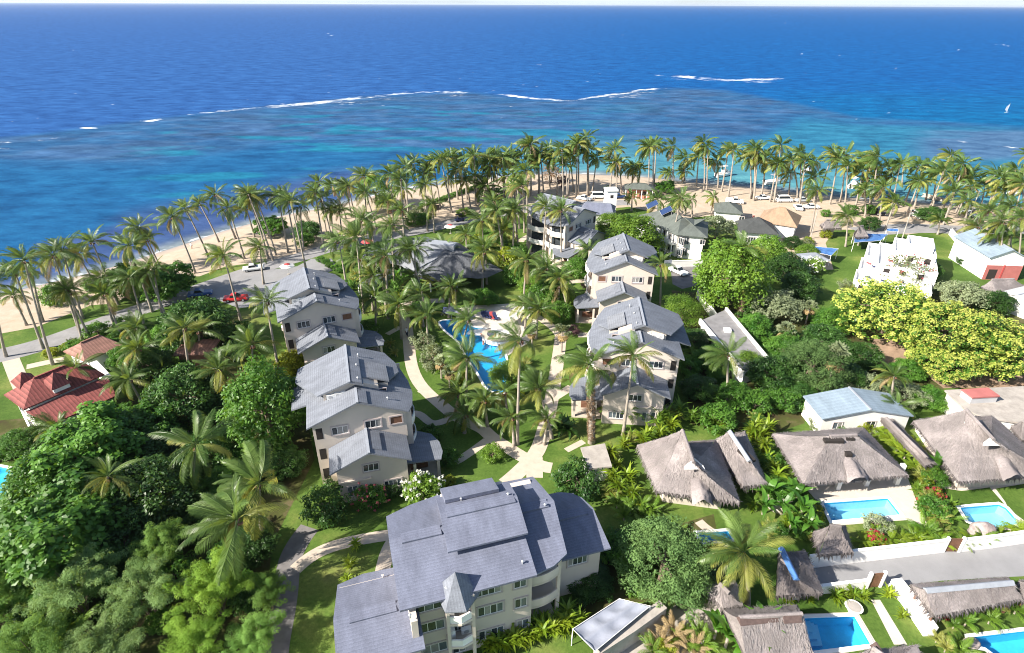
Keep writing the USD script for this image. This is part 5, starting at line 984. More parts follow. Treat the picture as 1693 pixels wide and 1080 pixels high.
def boat(label, px, py, rz, Ln, kind, col='white', group='boats moored off the beach', z=SEA - 0.15, tilt=0.0):
    p = G(px, py, SEA); t = thing('motor_boat' if kind != 'skiff' else 'skiff', label, 'boat', (p[0], p[1], z), rz, group)
    n = 9; W_ = Ln * 0.16; D = Ln * 0.15; V = []
    for i in range(n):
        u = i / (n - 1); w = W_ * (1 - max(0, (u - .45) / .55) ** 2.2) * (0.9 + 0.1 * min(1, u * 4)); sh = D * (1 + 0.45 * u ** 2); x = (u - .5) * Ln
        V += [(x, -w, sh), (x, -w * .82, D * .35), (x + (0.05 * Ln if i == n - 1 else 0), 0, 0.0 if u < .7 else D * .6 * (u - .7)), (x, w * .82, D * .35), (x, w, sh), (x, w * .8, sh - .02), (x, w * .7, D * .45), (x, -w * .7, D * .45), (x, -w * .8, sh - .02)]
    k = 9; F = [[i * k + j, i * k + (j + 1) % k, (i + 1) * k + (j + 1) % k, (i + 1) * k + j] for i in range(n - 1) for j in range(k)]; F = [[a, b, c, d] for a, b, c, d in F]
    m = M().add(V, F); m.add(V[:k], [[0, j + 1, j] for j in range(1, k - 1)]); hm = m.o('hull', K[col], t)
    M().box(-Ln * .5, Ln * .28, -W_ * .62, W_ * .62, D * .46, D * .50).o('deck', K['deck'], t)
    if kind == 'cruiser':
        M().add(*mani(hullm([(x, s * w, zz) for s in (-1, 1) for x, w, zz in ((-.12 * Ln, W_ * .7, D), (.25 * Ln, W_ * .55, D), (-.1 * Ln, W_ * .6, D * 2.1), (.1 * Ln, W_ * .5, D * 2.1))]))).o('cabin', K['white'], t)
        M().box(-.101 * Ln + .0, .07 * Ln, -W_ * .62, W_ * .62, D * 1.5, D * 1.85).o('cabin_window', K['glass'], t)
        for s in (-1, 1): M().tube([(-.35 * Ln, s * W_ * .6, D), (-.3 * Ln, s * W_ * .55, D * 3.1)], .04, 5).tube([(.0, s * W_ * .5, D * 2.1), (-.02 * Ln, s * W_ * .5, D * 3.1)], .04, 5).o('canopy_post', K['metal'], t)
        M().box(-.36 * Ln, .06 * Ln, -W_ * .65, W_ * .65, D * 3.1, D * 3.2).o('canopy', K['white'], t)
    elif kind == 'open':
        M().box(-.05 * Ln, .08 * Ln, -W_ * .3, W_ * .3, D * .5, D * 1.5).o('console', K['white'], t)
        for s in (-1, 1): M().tube([(-.15 * Ln, s * W_ * .5, D * .5), (-.15 * Ln, s * W_ * .5, D * 2.6)], .04, 5).tube([(.1 * Ln, s * W_ * .45, D * .5), (.1 * Ln, s * W_ * .45, D * 2.6)], .04, 5).o('canopy_post', K['metal'], t)
        M().box(-.22 * Ln, .14 * Ln, -W_ * .62, W_ * .62, D * 2.6, D * 2.7).o('canopy', K['whitetarp'], t)
    else:
        for x in (-.3, -.05, .2): M().box(x * Ln - .12, x * Ln + .12, -W_ * .75, W_ * .75, D * .8, D * .86).o('bench', K['brownwood'], t)
    M().box(-.56 * Ln, -.5 * Ln, -.16, .16, D * .3, D * 1.6).o('outboard_motor', K['dark'], t)
    return t
boat('white cabin cruiser afloat behind tall palms right of the beach kiosk', 1197, 291, 0.5, 7.5, 'cruiser')
boat('low white motor boat close to the sand beside a dark palm', 1281, 304, 0.25, 8, 'open')
boat('white boat with raised canopy seen between palm crowns', 1335, 285, 0.6, 6, 'cruiser')
boat('white motor boat with canopy just off the sand', 1411, 309, 0.8, 7, 'cruiser')
boat('open pale green skiff drawn near the shore beyond the parked cars', 1543, 330, 2.2, 6.5, 'skiff', 'paving')
boat('white motor boat behind the palms at the right edge', 1676, 322, 0.6, 7, 'cruiser')
t = boat('white boat hull hauled out on the sand beside the silver car', 1608, 352, 0.1, 7, 'skiff', group='boats on the sand', z=0.1)
p = G(1664, 186, SEA); t = thing('kite_sail', 'tiny white windsurf sail far out on the right of the bay', 'sail', p, 0.4)
M().tube([(0, 0, 0), (0.4, 0, 4.6)], 0.05, 5).o('mast', K['white'], t)
M().add([(0.1, 0, 0.7), (0.4, 0, 4.5), (-1.4, 0.2, 3.0), (-1.6, 0.3, 1.3)], [[0, 1, 2, 3], [3, 2, 1, 0]]).o('sail', K['white'], t); M().tube([(-1.6, 0, 0), (1.4, 0, 0.1)], [0.25, 0.1], 6).o('board', K['white'], t)

def parasol(label, px, py, r, h, mat, square=False, accent=None, group='parasols'):
    p = G(px, py, h); t = thing('parasol', label, 'parasol', (p[0], p[1], 0.02), 0.3, group); n = 4 if square else 8
    th = np.arange(n) * 2 * math.pi / n; ring = np.c_[r * np.cos(th), r * np.sin(th), np.full(n, h - 0.55)]; v = np.vstack([[0, 0, h + .1], ring, [0, 0, h + .04], ring - [0, 0, .06]]); k = n + 1
    M().add(v, [[0, 1 + j, 1 + (j + 1) % n] for j in range(n)] + [[k, k + 1 + (j + 1) % n, k + 1 + j] for j in range(n)] + [[1 + j, k + 1 + j, 1 + (j + 1) % n] for j in range(n)] + [[k + 1 + j, k + 1 + (j + 1) % n, 1 + (j + 1) % n] for j in range(n)]).o('canopy', mat, t)
    if accent: 
        rr = ring * [.45, .45, 1]; rr[:, 2] = h + .1 - .65 * .45 + .03; M().add(np.vstack([[0, 0, h + .13], rr]), [[0, 1 + j, 1 + (j + 1) % n] for j in range(n)]).o('centre_panel', accent, t)
    M().tube([(0, 0, 0), (0, 0, h)], .04, 6).o('pole', K['metal'], t); M().tube([(0, 0, 0), (0, 0, .1)], .3, 10).o('base', K['concrete'], t)
parasol('white square parasol on the pool terrace left of the other', 839, 516, 1.9, 2.7, K['white'], True)
parasol('white square parasol under the tree right of the pool terrace', 864, 506, 1.9, 2.7, K['white'], True)
parasol('pale blue parasol at the left tip of the pool', 746, 509, 1.5, 2.6, K['whitetarp'])
parasol('white parasol with red centre beside the coast road parking', 474, 436, 1.5, 2.4, K['white'], False, K['red'])
parasol('white parasol with red centre behind the pavilion by the road', 744, 371, 1.5, 2.4, K['white'], False, K['red'])
parasol('red parasol between palm trunks left of the pavilion', 607, 396, 1.5, 2.4, K['red'])
def lounger(label, px, py, rz, mat, group): 
    p = G(px, py, 0); t = thing('sun_lounger', label, 'sun lounger', (p[0], p[1], .03), rz, group)
    M().box(-.95, .35, -.33, .33, .32, .42).o('seat', mat, t); m = M().add([(.35, -.33, .34), (.35, .33, .34), (.95, .33, .85), (.95, -.33, .85), (.35, -.33, .42), (.35, .33, .42), (.9, .33, .93), (.9, -.33, .93)], [[3, 2, 1, 0], [4, 5, 6, 7], [0, 1, 5, 4], [2, 3, 7, 6], [1, 2, 6, 5], [3, 0, 4, 7]]); m.o('backrest', mat, t)
    for x in (-.85, .3):
        for y in (-.28, .28): M().box(x - .03, x + .03, y - .03, y + .03, 0, .32).o('leg', K['white'], t)
for k, px in enumerate((799, 804, 809, 814, 819)): lounger('navy sun lounger on the pool terrace, %s of its row' % ('leftmost', 'second from the left', 'middle one', 'second from the right', 'rightmost')[k], px, 524 + k * 0.9, 1.9, K['navy'] if k != 3 else K['red'], 'loungers on the pool terrace')
for k, (px, py) in enumerate(((734, 519), (742, 518), (749, 517))): lounger('navy sun lounger in shade at the left tip of the pool, %s of three' % ('left', 'middle', 'right')[k], px, py, 1.4, K['navy'], 'loungers at the tip of the pool')
# the swim up island, beach tables, rocks
c = G(826, 560); t = thing('pool_bar', 'white curved swim up counter at the right bank of the pool', 'bar', c, 0)
arc = [(2.6 * math.cos(a), 2.2 * math.sin(a)) for a in np.linspace(math.pi * .75, math.pi * 1.9, 14)]
M().slab(LineString(arc).buffer(.35), .85, .85).o('counter', K['white'], t); M().slab(LineString(arc).buffer(.45), .95, .1).o('counter_top', K['paving'], t)
for a in (0.9, 1.2, 1.5): M().tube([(3.3 * math.cos(a * math.pi), 2.9 * math.sin(a * math.pi), -.2), (3.3 * math.cos(a * math.pi), 2.9 * math.sin(a * math.pi), .5)], .16, 8).o('stool', K['brick'], t)
p = G(805, 551); t = thing('shallow_step', 'white entry step at the beach side of the pool', 'step', p, 0); M().slab(Polygon([(-3.5, -.4), (0, -1.4), (3.8, -.6), (4.2, .9), (0, 1.6), (-3.0, .9)]), .10, .1).o('slab', K['white'], t)
for k, (px, py) in enumerate(((653, 352), (676, 354), (668, 349))):
    p = G(px, py); t = thing('picnic_table', 'red brown picnic table on the sand behind the pavilion, %s of three' % ('left', 'right', 'farthest')[k], 'table', p, .3, 'picnic tables on the sand')
    M().box(-1.6, 1.6, -.45, .45, .7, .78).o('table_top', K['brick'], t)
    for s in (-1, 1): M().box(-1.6, 1.6, s * .95 - .15, s * .95 + .15, .42, .48).o('bench', K['brick'], t)
    for x in (-1.1, 1.1): M().box(x - .06, x + .06, -.9, .9, .3, .4).box(x - .06, x + .06, -.35, .35, 0, .7).o('trestle', K['brownwood'], t)
def rock(label, px, py, r, h, seed, mat='rock'):
    p = G(px, py); s = trimesh.creation.icosphere(3); v = np.array(s.vertices); v *= (0.75 + 0.5 * meshkit.fbm(v * 1.4 + seed, 4, seed))[:, None]; v *= [r, r * .8, h]; tag(usdkit.mesh(stage, numbered('/World', 'boulder'), (v + [p[0], p[1], h * .3], s.faces), K[mat], smooth=35), label, 'rock')
rock('pinkish grey boulder on the bank of the corner pool', 1620, 884, 1.3, 1.2, 3)
rock('pale rocks between banana plants left of the pale villa pool', 1293, 838, 1.6, .8, 5, 'concrete')
rock('dark rock at the corner of the bottom right pool', 1606, 1066, .7, .5, 8)
p = G(1409, 1010); t = thing('garden_fountain', 'round white stone bowl at the corner of the deep blue pool', 'fountain', p); M().tube([(0, 0, 0), (0, 0, .5), (0, 0, .6)], [.4, .45, .8], 16).o('bowl', K['white'], t); M().tube([(0, 0, .601), (0, 0, .64)], .62, 16).o('water', K['concrete'], t)
for k, (px, py, h) in enumerate(((1487, 408, 9), (1598, 372, 9), (1340, 395, 8))):
    p = G(px, py); t = thing('utility_pole', 'grey utility pole %s' % ('beside the white terraced apartments', 'beside the village road and white garden wall', 'near the tan roof and bright shrub')[k], 'pole', p, 0.2, 'utility poles')
    M().tube([(0, 0, 0), (0, 0, h)], [.14, .1], 7).o('pole', K['concrete'], t); M().box(-.9, .9, -.06, .06, h - .6, h - .48).o('crossarm', K['brownwood'], t)
for k, (px, py, l) in enumerate(((722, 352, 'small dark notice board on the sand behind the pavilion'), (1103, 446, 'pale tall sign beside the leaning palm and service yard'))):
    p = G(px, py); t = thing('sign_board', l, 'sign', p, 0.2); M().box(-.8, .8, -.05, .05, .8, 2.2).o('panel', K['dark'] if k == 0 else K['whitetarp'], t); M().box(-.6, -.5, -.04, .04, 0, .8).box(.5, .6, -.04, .04, 0, .8).o('post', K['brownwood'], t)

SKIN = plain('skin', (0.35, 0.19, 0.13), 0.6, 0.3, 0.05); HAIR = plain('hair', (0.03, 0.02, 0.015), 0.7, 0.3, 0.1); SHIRTW = plain('white_shirt', (0.75, 0.74, 0.72), 0.8, 0.2, 0.05); TROUS = plain('dark_trousers', (0.03, 0.035, 0.06), 0.8, 0.2, 0.1)
def person(label, p, rz, top, bottom, stride=0.18, h=1.72, sit=False):
    t = thing('person', label, 'person', p, rz); s = h / 1.72
    def limb(js, n=False):
        o = None
        for (a, ra), (b, rb) in zip(js[:-1], js[1:]):
            q = m3.Manifold.sphere(ra, 12).translate(a) + m3.Manifold.sphere(rb, 12).translate(b); q = m3.Manifold.batch_hull([m3.Manifold.sphere(ra, 12).translate(a), m3.Manifold.sphere(rb, 12).translate(b)]); o = q if o is None else o + q
        return o
    A = lambda *v: [float(x) * s for x in v]
    if sit: legs = [[(A(0, d * .1, .5), .09), (A(.42, d * .11, .48), .07), (A(.46, d * .11, .08), .05), (A(.6, d * .11, .05), .04)] for d in (-1, 1)]; up = -.38
    else: legs = [[(A(0, d * .09, .88), .095), (A(d * stride * .7, d * .09, .5), .068), (A(d * stride * (1 if d > 0 else 1.5), d * .09, .09), .045), (A(d * stride + .13, d * .09, .04), .04)] for d in (-1, 1)]; up = 0.0
    tor = [(A(0, 0, .92 + up), .14), (A(.01, 0, 1.15 + up), .135), (A(0, 0, 1.38 + up), .15)]
    body = limb(tor) + limb([(A(0, -.17, 1.4 + up), .065), (A(0, .17, 1.4 + up), .065)]) + limb([(A(0, 0, 1.42 + up), .06), (A(.01, 0, 1.54 + up), .055)]) + limb([(A(.01, 0, 1.58 + up), .085), (A(.02, 0, 1.66 + up), .092)]) + limb([(A(.1, 0, 1.6 + up), .015), (A(.12, 0, 1.585 + up), .018)])
    for d in (-1, 1): body = body + limb(legs[0 if d < 0 else 1]) + limb([(A(0, d * .2, 1.39 + up), .055), (A(-d * stride * .4, d * .25, 1.12 + up), .042), (A(d * -stride * .5 + .08, d * .25, .88 + up), .032), (A(d * -stride * .5 + .1, d * .25, .79 + up), .035)])
    M().add(*mani(body)).o('body', SKIN, t, True)
    sh = limb([(a, r + .02) for a, r in tor]) + limb([(A(0, -.19, 1.39 + up), .075), (A(0, .19, 1.39 + up), .075)])
    for d in (-1, 1): sh = sh + limb([(A(0, d * .2, 1.39 + up), .072), (A(-d * stride * .25, d * .235, 1.22 + up), .062)])
    if top: M().add(*mani(sh)).o('shirt', top, t, True)
    if bottom:
        tr = limb([(A(0, -.07, .92 + up), .135), (A(0, .07, .92 + up), .135)])
        for lg in legs: tr = tr + limb([(a, r + .018) for a, r in lg[:3]])
        M().add(*mani(tr)).o('trousers', bottom, t, True)
    M().add(*mani(limb([(A(-.015, 0, 1.66 + up), .098), (A(-.03, 0, 1.62 + up), .09)]))).o('hair', HAIR, t, True)
    return t
person('person in white top and dark trousers walking on the garden path', G(673, 556, .016), -1.4, SHIRTW, TROUS)
person('person standing on the wet sand of the left beach', G(318, 413, -0.6), 1.2, SHIRTW, None)
person('person seated at the pool bar in red swimwear', G(819, 562) + [0, 0, .1], 2.6, None, K['red'], 0.05, 1.7, True)
person('person standing beside the pool bar counter', G(826, 566) + [0, 0, .02], 2.0, K['brick'], K['navy'], 0.05)

# ------------------------------------------------------------------ vegetation: kinds, built once
stage.CreateClassPrim('/World/plant_kinds')
def quads(n): i = np.arange(n) * 4; return np.c_[i, i + 1, i + 2, i + 3]
def leaf_cloud(g, C, Rc, per, ln, asp, up=0.5, droop=0.0, rad=0.6, inner=0.35, curl=0.12):
    """leaves round cluster centres C (n x 3) of radius Rc (n or n x 3): each a small bent diamond"""
    n = len(C); Rc = np.broadcast_to(np.asarray(Rc, float), (n,)) if np.ndim(Rc) < 2 else np.asarray(Rc)
    d = g.normal(size=(n, per, 3)); d /= np.linalg.norm(d, axis=2, keepdims=True); d[..., 2] = np.where(d[..., 2] < -0.35, -d[..., 2] * .6, d[..., 2])
    r = g.uniform(inner, 1.0, (n, per, 1)) ** 0.5
    P = C[:, None] + d * r * (Rc[:, None, None] if Rc.ndim == 1 else Rc[:, None])
    nrm = d * rad + np.array([0, 0, up]) + g.normal(0, 0.38, d.shape); nrm /= np.linalg.norm(nrm, axis=2, keepdims=True)
    ax = g.normal(size=d.shape) * 0.6 + d * 0.5 - np.array([0, 0, droop]); ax -= nrm * (ax * nrm).sum(2, keepdims=True); ax /= np.linalg.norm(ax, axis=2, keepdims=True) + 1e-9
    sd = np.cross(nrm, ax); L_ = ln * g.uniform(0.65, 1.25, (n, per, 1)); w = L_ * asp
    a = P - ax * L_ * .5; c = P + ax * L_ * .5 - nrm * L_ * curl * g.uniform(0, 1.5, L_.shape); m_ = P - nrm * L_ * curl * .3
    V = np.stack([a, m_ + sd * w, c, m_ - sd * w], 2).reshape(-1, 3)
    return V
def dome(g, n, R_, H0, H1, low=-0.15, rough=0.25, flat=1.0):
    """cluster centres over a lumpy dome from height H0 (skirt) to H1 (top)"""
    z = g.uniform(low, 1, n) ; ph = g.uniform(0, 2 * math.pi, n); rr = np.sqrt(np.clip(1 - np.clip(z, 0, 1) ** 2 * flat, 0.02, 1)) * np.where(z < 0, 1 + z * 0.8, 1)
    k = 1 + rough * (meshkit.noise(np.c_[np.cos(ph) * rr * 2.2, np.sin(ph) * rr * 2.2, z * 2 + g.integers(50)]) * 2 - 1); dep = g.uniform(0.72, 1.0, n)
    return np.c_[np.cos(ph) * rr * R_ * k * dep, np.sin(ph) * rr * R_ * k * dep, H0 + (H1 - H0) * (z * k * dep - low * 0) / 1.0]
def trunk_mesh(g, H, r0, targets, lean=0.0):
    m = M(); top = np.array([lean, lean * .3, H * .45]); m.tube([(0, 0, -.2), (lean * .3, 0, H * .2), top], [r0 * 1.25, r0, r0 * .8], 8)
    for tg in targets: tg = np.asarray(tg, float); m.tube([top - [0, 0, .3], (top + tg) / 2 + [0, 0, H * .06], tg], [r0 * .6, r0 * .4, r0 * .12], 5)
    return m
KIND = {}
def kind(name, R_, H, parts, cat):
    """parts: [(part name, arrays, material)]"""
    x = UsdGeom.Xform.Define(stage, f'/World/plant_kinds/{name}')
    for i, (pn, arr, mt) in enumerate(parts): vt_mesh(f'/World/plant_kinds/{name}/{pn}', arr, mt)
    KIND[name] = (R_, H, cat, parts)
def tree_kind(name, seed, R_, H0, H1, nc, rc, per, ln, asp, mat, r0=.3, cat='tree', extra=None, flower=None, **kw):
    g = np.random.default_rng(seed); dk = {k: kw.pop(k) for k in ('low', 'rough', 'flat') if k in kw}
    C = dome(g, nc, R_ * .86, H0, H1 - rc * .5, **dk); V = leaf_cloud(g, C, rc * g.uniform(.7, 1.3, nc), per, ln, asp, **kw)
    far = C[np.argsort(-np.hypot(C[:, 0], C[:, 1]))][:nc // 2]; tg = far[g.integers(0, len(far), 6)] * [.7, .7, .85]
    parts = [('trunk', vt(*trunk_mesh(g, H1, r0, tg).arrays()), K['bark']), ('crown', vt(V, quads(len(V) // 4)), L[mat])]
    if flower:
        fm, nf, fl = flower; ci = g.integers(0, nc, nf); cc = C[ci]; out = cc - [0, 0, H0 * .6]; out /= np.linalg.norm(out, axis=1, keepdims=True); F_ = leaf_cloud(g, cc + out * rc * .9 + g.normal(0, rc * .25, cc.shape), np.full(nf, fl * .8), 7, fl, .5, up=.6)
        parts.append(('blossoms', vt(F_, quads(len(F_) // 4)), L[fm]))
    kind(name, R_, H1, parts, cat)
tree_kind('mango_tree', 1, 5, 3.0, 9.0, 190, 1.0, 62, .42, .26, 'mid', .35, low=-.3)
tree_kind('mango_tree_dark', 2, 5, 2.6, 8.0, 190, 1.0, 58, .42, .26, 'dark', .35, low=-.35)
tree_kind('almond_tree', 3, 5, 2.4, 6.6, 170, .85, 56, .46, .36, 'mid', .3, low=-.2, rough=.4, up=.9)
tree_kind('bright_tree', 4, 5, 3.0, 10.0, 210, 1.0, 62, .38, .28, 'bright', .35, low=-.4)
tree_kind('fine_tree', 5, 5, 2.6, 9.0, 230, .85, 95, .26, .24, 'fine', .3, low=-.35, rough=.35)
tree_kind('feathery_tree', 6, 5, 3.0, 7.0, 130, 1.1, 90, .30, .2, 'bright', .25, rough=.5, low=-.1, up=.9)
tree_kind('flowering_tree', 7, 7, 3.2, 8.2, 300, .85, 46, .40, .42, 'bright', .45, low=-.25, rough=.3, flower=None)
tree_kind('silver_tree', 8, 4, 2.2, 6.0, 110, .8, 46, .36, .3, 'silver', .22, rough=.4)
tree_kind('sparse_tree', 9, 4, 2.2, 5.5, 90, .6, 16, .34, .3, 'silver', .2, rough=.5, flower=('pinkfl', 60, .2))
tree_kind('shade_bush', 10, 2.4, .9, 2.9, 90, .5, 42, .24, .3, 'dark', .12, 'shrub', low=-.6)
tree_kind('round_bush', 11, 2.0, .9, 2.4, 90, .42, 44, .18, .3, 'bright', .1, 'shrub', low=-.7, rough=.12)
tree_kind('green_bush', 12, 2.2, .9, 2.5, 90, .48, 40, .24, .3, 'mid', .1, 'shrub', low=-.6, rough=.35)
tree_kind('frangipani', 13, 2.4, 1.1, 2.9, 100, .46, 44, .26, .26, 'bright', .12, 'shrub', low=-.5, flower=('whitefl', 70, .26))
tree_kind('pink_bush', 14, 2.2, .9, 2.5, 80, .45, 40, .22, .3, 'mid', .1, 'shrub', low=-.6, flower=('pinkfl', 55, .2))
tree_kind('red_bush', 15, 1.4, .6, 1.7, 50, .36, 26, .22, .3, 'lime', .08, 'shrub', low=-.5, flower=('redfl', 90, .22))
tree_kind('lime_bush', 16, 1.8, .7, 2.0, 70, .42, 40, .26, .24, 'lime', .08, 'shrub', low=-.6, rough=.3)
tree_kind('purple_tree', 17, 2.6, 1.5, 5.0, 70, .6, 34, .3, .3, 'purple', .16, rough=.4)
tree_kind('brown_tree', 18, 2.8, 1.5, 5.5, 70, .6, 30, .3, .3, 'brownleaf', .16, rough=.4)
tree_kind('casuarina', 19, 4.5, 4.5, 10, 120, 1.0, 90, .40, .06, 'bamboo', .25, rough=.6, low=-.1)
tree_kind('silver_bush', 20, 2.4, .9, 2.8, 80, .5, 40, .24, .3, 'silver', .1, 'shrub', low=-.5, rough=.4)
def yellow_tree():
    g = np.random.default_rng(31); nc = 520; C = dome(g, nc, 6.2, 3.2, 7.8, low=-.35, rough=.42); V = leaf_cloud(g, C, .5 * g.uniform(.55, 1.4, nc), 36, .22, .42, up=.8)
    C2 = C * [.93, .93, .93]; V2 = leaf_cloud(g, C2, .8, 12, .42, .3)
    tg = C[g.integers(0, nc, 7)] * [.7, .7, .85]
    kind('yellow_tree', 7, 8.2, [('trunk', vt(*trunk_mesh(g, 8, .45, tg).arrays()), K['bark']), ('crown', vt(V2, quads(len(V2) // 4)), L['mid']), ('blossoms', vt(V, quads(len(V) // 4)), L['yellow'])], 'tree')
yellow_tree()
def bamboo(nm, mt, sd_):
    g = np.random.default_rng(sd_); V = []; m = M()
    for k in range(20):
        ph = k * 2.39996 + g.normal(0, .25); R0 = 3.9 * math.sqrt((k + .5) / 20) * g.uniform(.85, 1.1); H = 10.2 - R0 * 1.0 + g.uniform(-1.3, .8); dr = np.array([math.cos(ph), math.sin(ph), 0])
        s_ = np.linspace(0, 1, 7); pts = np.array([dr * (0.3 + R0 * q ** 2.2) + [0, 0, H * (q - .16 * q ** 4)] for q in s_]); m.tube(pts, np.linspace(.06, .015, 7), 4, False)
        n = 10; qq = g.uniform(.55, 1.03, n); cs = np.array([dr * (0.3 + R0 * q ** 2.2 + .2) + [0, 0, H * (q - .18 * q ** 4)] for q in qq]) + g.normal(0, .32, (n, 3)) * [1, 1, .7]
        V.append(leaf_cloud(g, cs, np.tile([[.75, .75, .6]], (n, 1)) * g.uniform(.6, 1.15, (n, 1)), 130, .27, .12, up=.7, droop=.6, rad=.9, inner=.25))
    V = np.vstack(V); kind(nm, 4.9, 9.5, [('culms', vt(*m.arrays()), K['bark']), ('foliage', vt(V, quads(len(V) // 4)), L[mt])], 'bamboo')
for bn, bm, bs in (('bamboo', 'bamboo', 32), ('bamboo_gold', 'bamboo_gold', 33), ('bamboo_pale', 'bamboo_pale', 34)): bamboo(bn, bm, bs)
def blade(base, az, el, ln, w, sag, n=5, fold=0.15):
    """an arching strap leaf"""
    o = np.array([math.cos(az), math.sin(az), 0]); s = np.array([-math.sin(az), math.cos(az), 0]); pts = []; p = np.array(base, float); e = el
    for k in range(n + 1):
        pts.append(p.copy()); p = p + (o * math.cos(e) + np.array([0, 0, math.sin(e)])) * ln / n; e -= sag / n
    V = []; 
    for k, q in enumerate(pts):
        u = k / n; ww = w * math.sin(min(1, .12 + u * 1.02) * math.pi) ** .7 if u < .97 else w * .05
        V += [q + s * ww + [0, 0, ww * fold], q, q - s * ww + [0, 0, ww * fold]]
    F = [[3 * k + j, 3 * k + j + 1, 3 * k + j + 4, 3 * k + j + 3] for k in range(n) for j in (0, 1)]
    return np.array(V), np.array(F)
def blades(name, seed, spec, R_, H, cat, mat, stem=None, part='leaf'):
    g = np.random.default_rng(seed); parts = []
    for i in range(spec['n']):
        V, F = blade([g.normal(0, .06), g.normal(0, .06), spec.get('z', .1) + g.uniform(0, spec.get('dz', .2))], g.uniform(0, 6.28), g.uniform(*spec['el']), spec['ln'] * g.uniform(.7, 1.15), spec['w'], g.uniform(*spec['sag']), spec.get('seg', 5)); parts.append((V, F))
    if stem: st = M().tube([(0, 0, 0), (0, 0, spec.get('z', .1) + .2)], stem, 6)
    P = []
    if stem: P.append(('stem', vt(*st.arrays()), K['palmbark']))
    if spec.get('parts'): P += [(part if i == 0 else f'{part}_{i:03d}', vt(V, F), L[mat]) for i, (V, F) in enumerate(parts)]
    else:
        n = 0; VV, FF = [], []
        for V, F in parts: VV.append(V); FF.append(F + n); n += len(V)
        P.append(('foliage', vt(np.vstack(VV), np.vstack(FF)), L[mat]))
    kind(name, R_, H, P, cat)
blades('banana_plant', 41, dict(n=10, z=1.0, dz=.8, el=(.5, 1.35), ln=2.3, w=.34, sag=(.9, 1.9), seg=6, parts=True), 1.9, 3.0, 'banana plant', 'banana', .13)
blades('strap_plant', 42, dict(n=42, z=.1, dz=.9, el=(.35, 1.4), ln=1.2, w=.10, sag=(.5, 1.6)), 1.0, 1.6, 'plant', 'strap')
blades('strap_plant_green', 43, dict(n=42, z=.1, dz=.9, el=(.35, 1.4), ln=1.3, w=.11, sag=(.5, 1.6)), 1.0, 1.7, 'plant', 'bright')
blades('cycad', 44, dict(n=30, z=.3, dz=.3, el=(.1, 1.3), ln=1.5, w=.14, sag=(.6, 1.4)), 1.4, 1.5, 'plant', 'dark')

def frond(seed, ln=4.6, sag=1.5, nl=26, lw=.05, ll=1.0, hang=.9, el=0.0, lat=0.0):
    """a palm frond along +x: arched rib, hanging leaflets on both sides"""
    g = np.random.default_rng(seed); n = 10; e = el; p = np.zeros(3); pts = []
    for k in range(n + 1):
        pts.append(p.copy()); yw = lat * (k / n) ** 1.5; p = p + np.array([math.cos(e) * math.cos(yw), math.cos(e) * math.sin(yw), math.sin(e)]) * ln / n; e -= sag / n * (0.5 + k / n)
    pts = np.array(pts); rib = M().tube(pts, np.linspace(.05, .012, n + 1), 4, False); V, F = rib.arrays(); VV, FF, c = [V], [np.c_[F, F[:, 2]]], len(V)
    for s in (-1, 1):
        for k in range(nl):
            u = .16 + .84 * (k + g.uniform(-.3, .3)) / nl; i = min(n - 1, int(u * n)); f_ = u * n - i; q = pts[i] * (1 - f_) + pts[min(i + 1, n)] * f_; d = pts[min(i + 1, n)] - pts[i]; d /= np.linalg.norm(d)
            L_ = ll * (math.sin(min(1, u * 1.02 + .06) * math.pi) ** .55 * .85 + .15) * g.uniform(.8, 1.1); sid = np.array([0, s, 0]); ax = sid * .75 + d * .65 - np.array([0, 0, hang * g.uniform(.5, 1.2) * .55]); ax /= np.linalg.norm(ax); ax2 = ax - np.array([0, 0, hang * .7]); ax2 /= np.linalg.norm(ax2)
            w = d * lw; mid = q + ax * L_ * .5; tip = mid + ax2 * L_ * .5
            VV.append(np.array([q - w * .5, q + w * .5, mid + w, mid - w, tip])); FF.append(np.array([[c, c + 1, c + 2, c + 3], [c + 3, c + 2, c + 4, c + 4]])); c += 5
    return np.vstack(VV), np.vstack(FF)
def tri_vt(V, F):
    F = np.asarray(F); cn = np.where(F[:, 3] == F[:, 2], 3, 4); fl = np.concatenate([f[:k] for f, k in zip(F, cn)])
    return (Vt.Vec3fArray.FromNumpy(np.ascontiguousarray(V, np.float32)), Vt.IntArray.FromNumpy(cn.astype(np.int32)), Vt.IntArray.FromNumpy(fl.astype(np.int32)))
SH = ((.7, .3), (1.1, .6), (1.5, .8), (1.8, 1.0), (2.1, 1.2))
FR_N = [[tri_vt(*frond(50 + k + 10 * j, 4.6, sg, 48, .038, 1.12, hg, 0, lt)) for j, lt in enumerate((-.8, 0.05, .8))] for k, (sg, hg) in enumerate(SH)]
FR_F = [[tri_vt(*frond(60 + k + 10 * j, 4.8, sg, 24, .10, 1.2, hg, 0, lt)) for j, lt in enumerate((-.8, 0.05, .8))] for k, (sg, hg) in enumerate(SH)]
AR = [frond(70 + k, 2.2, sg, 16, .045, .55, .5, 0) for k, sg in enumerate((1.0, 1.5, 1.9))]
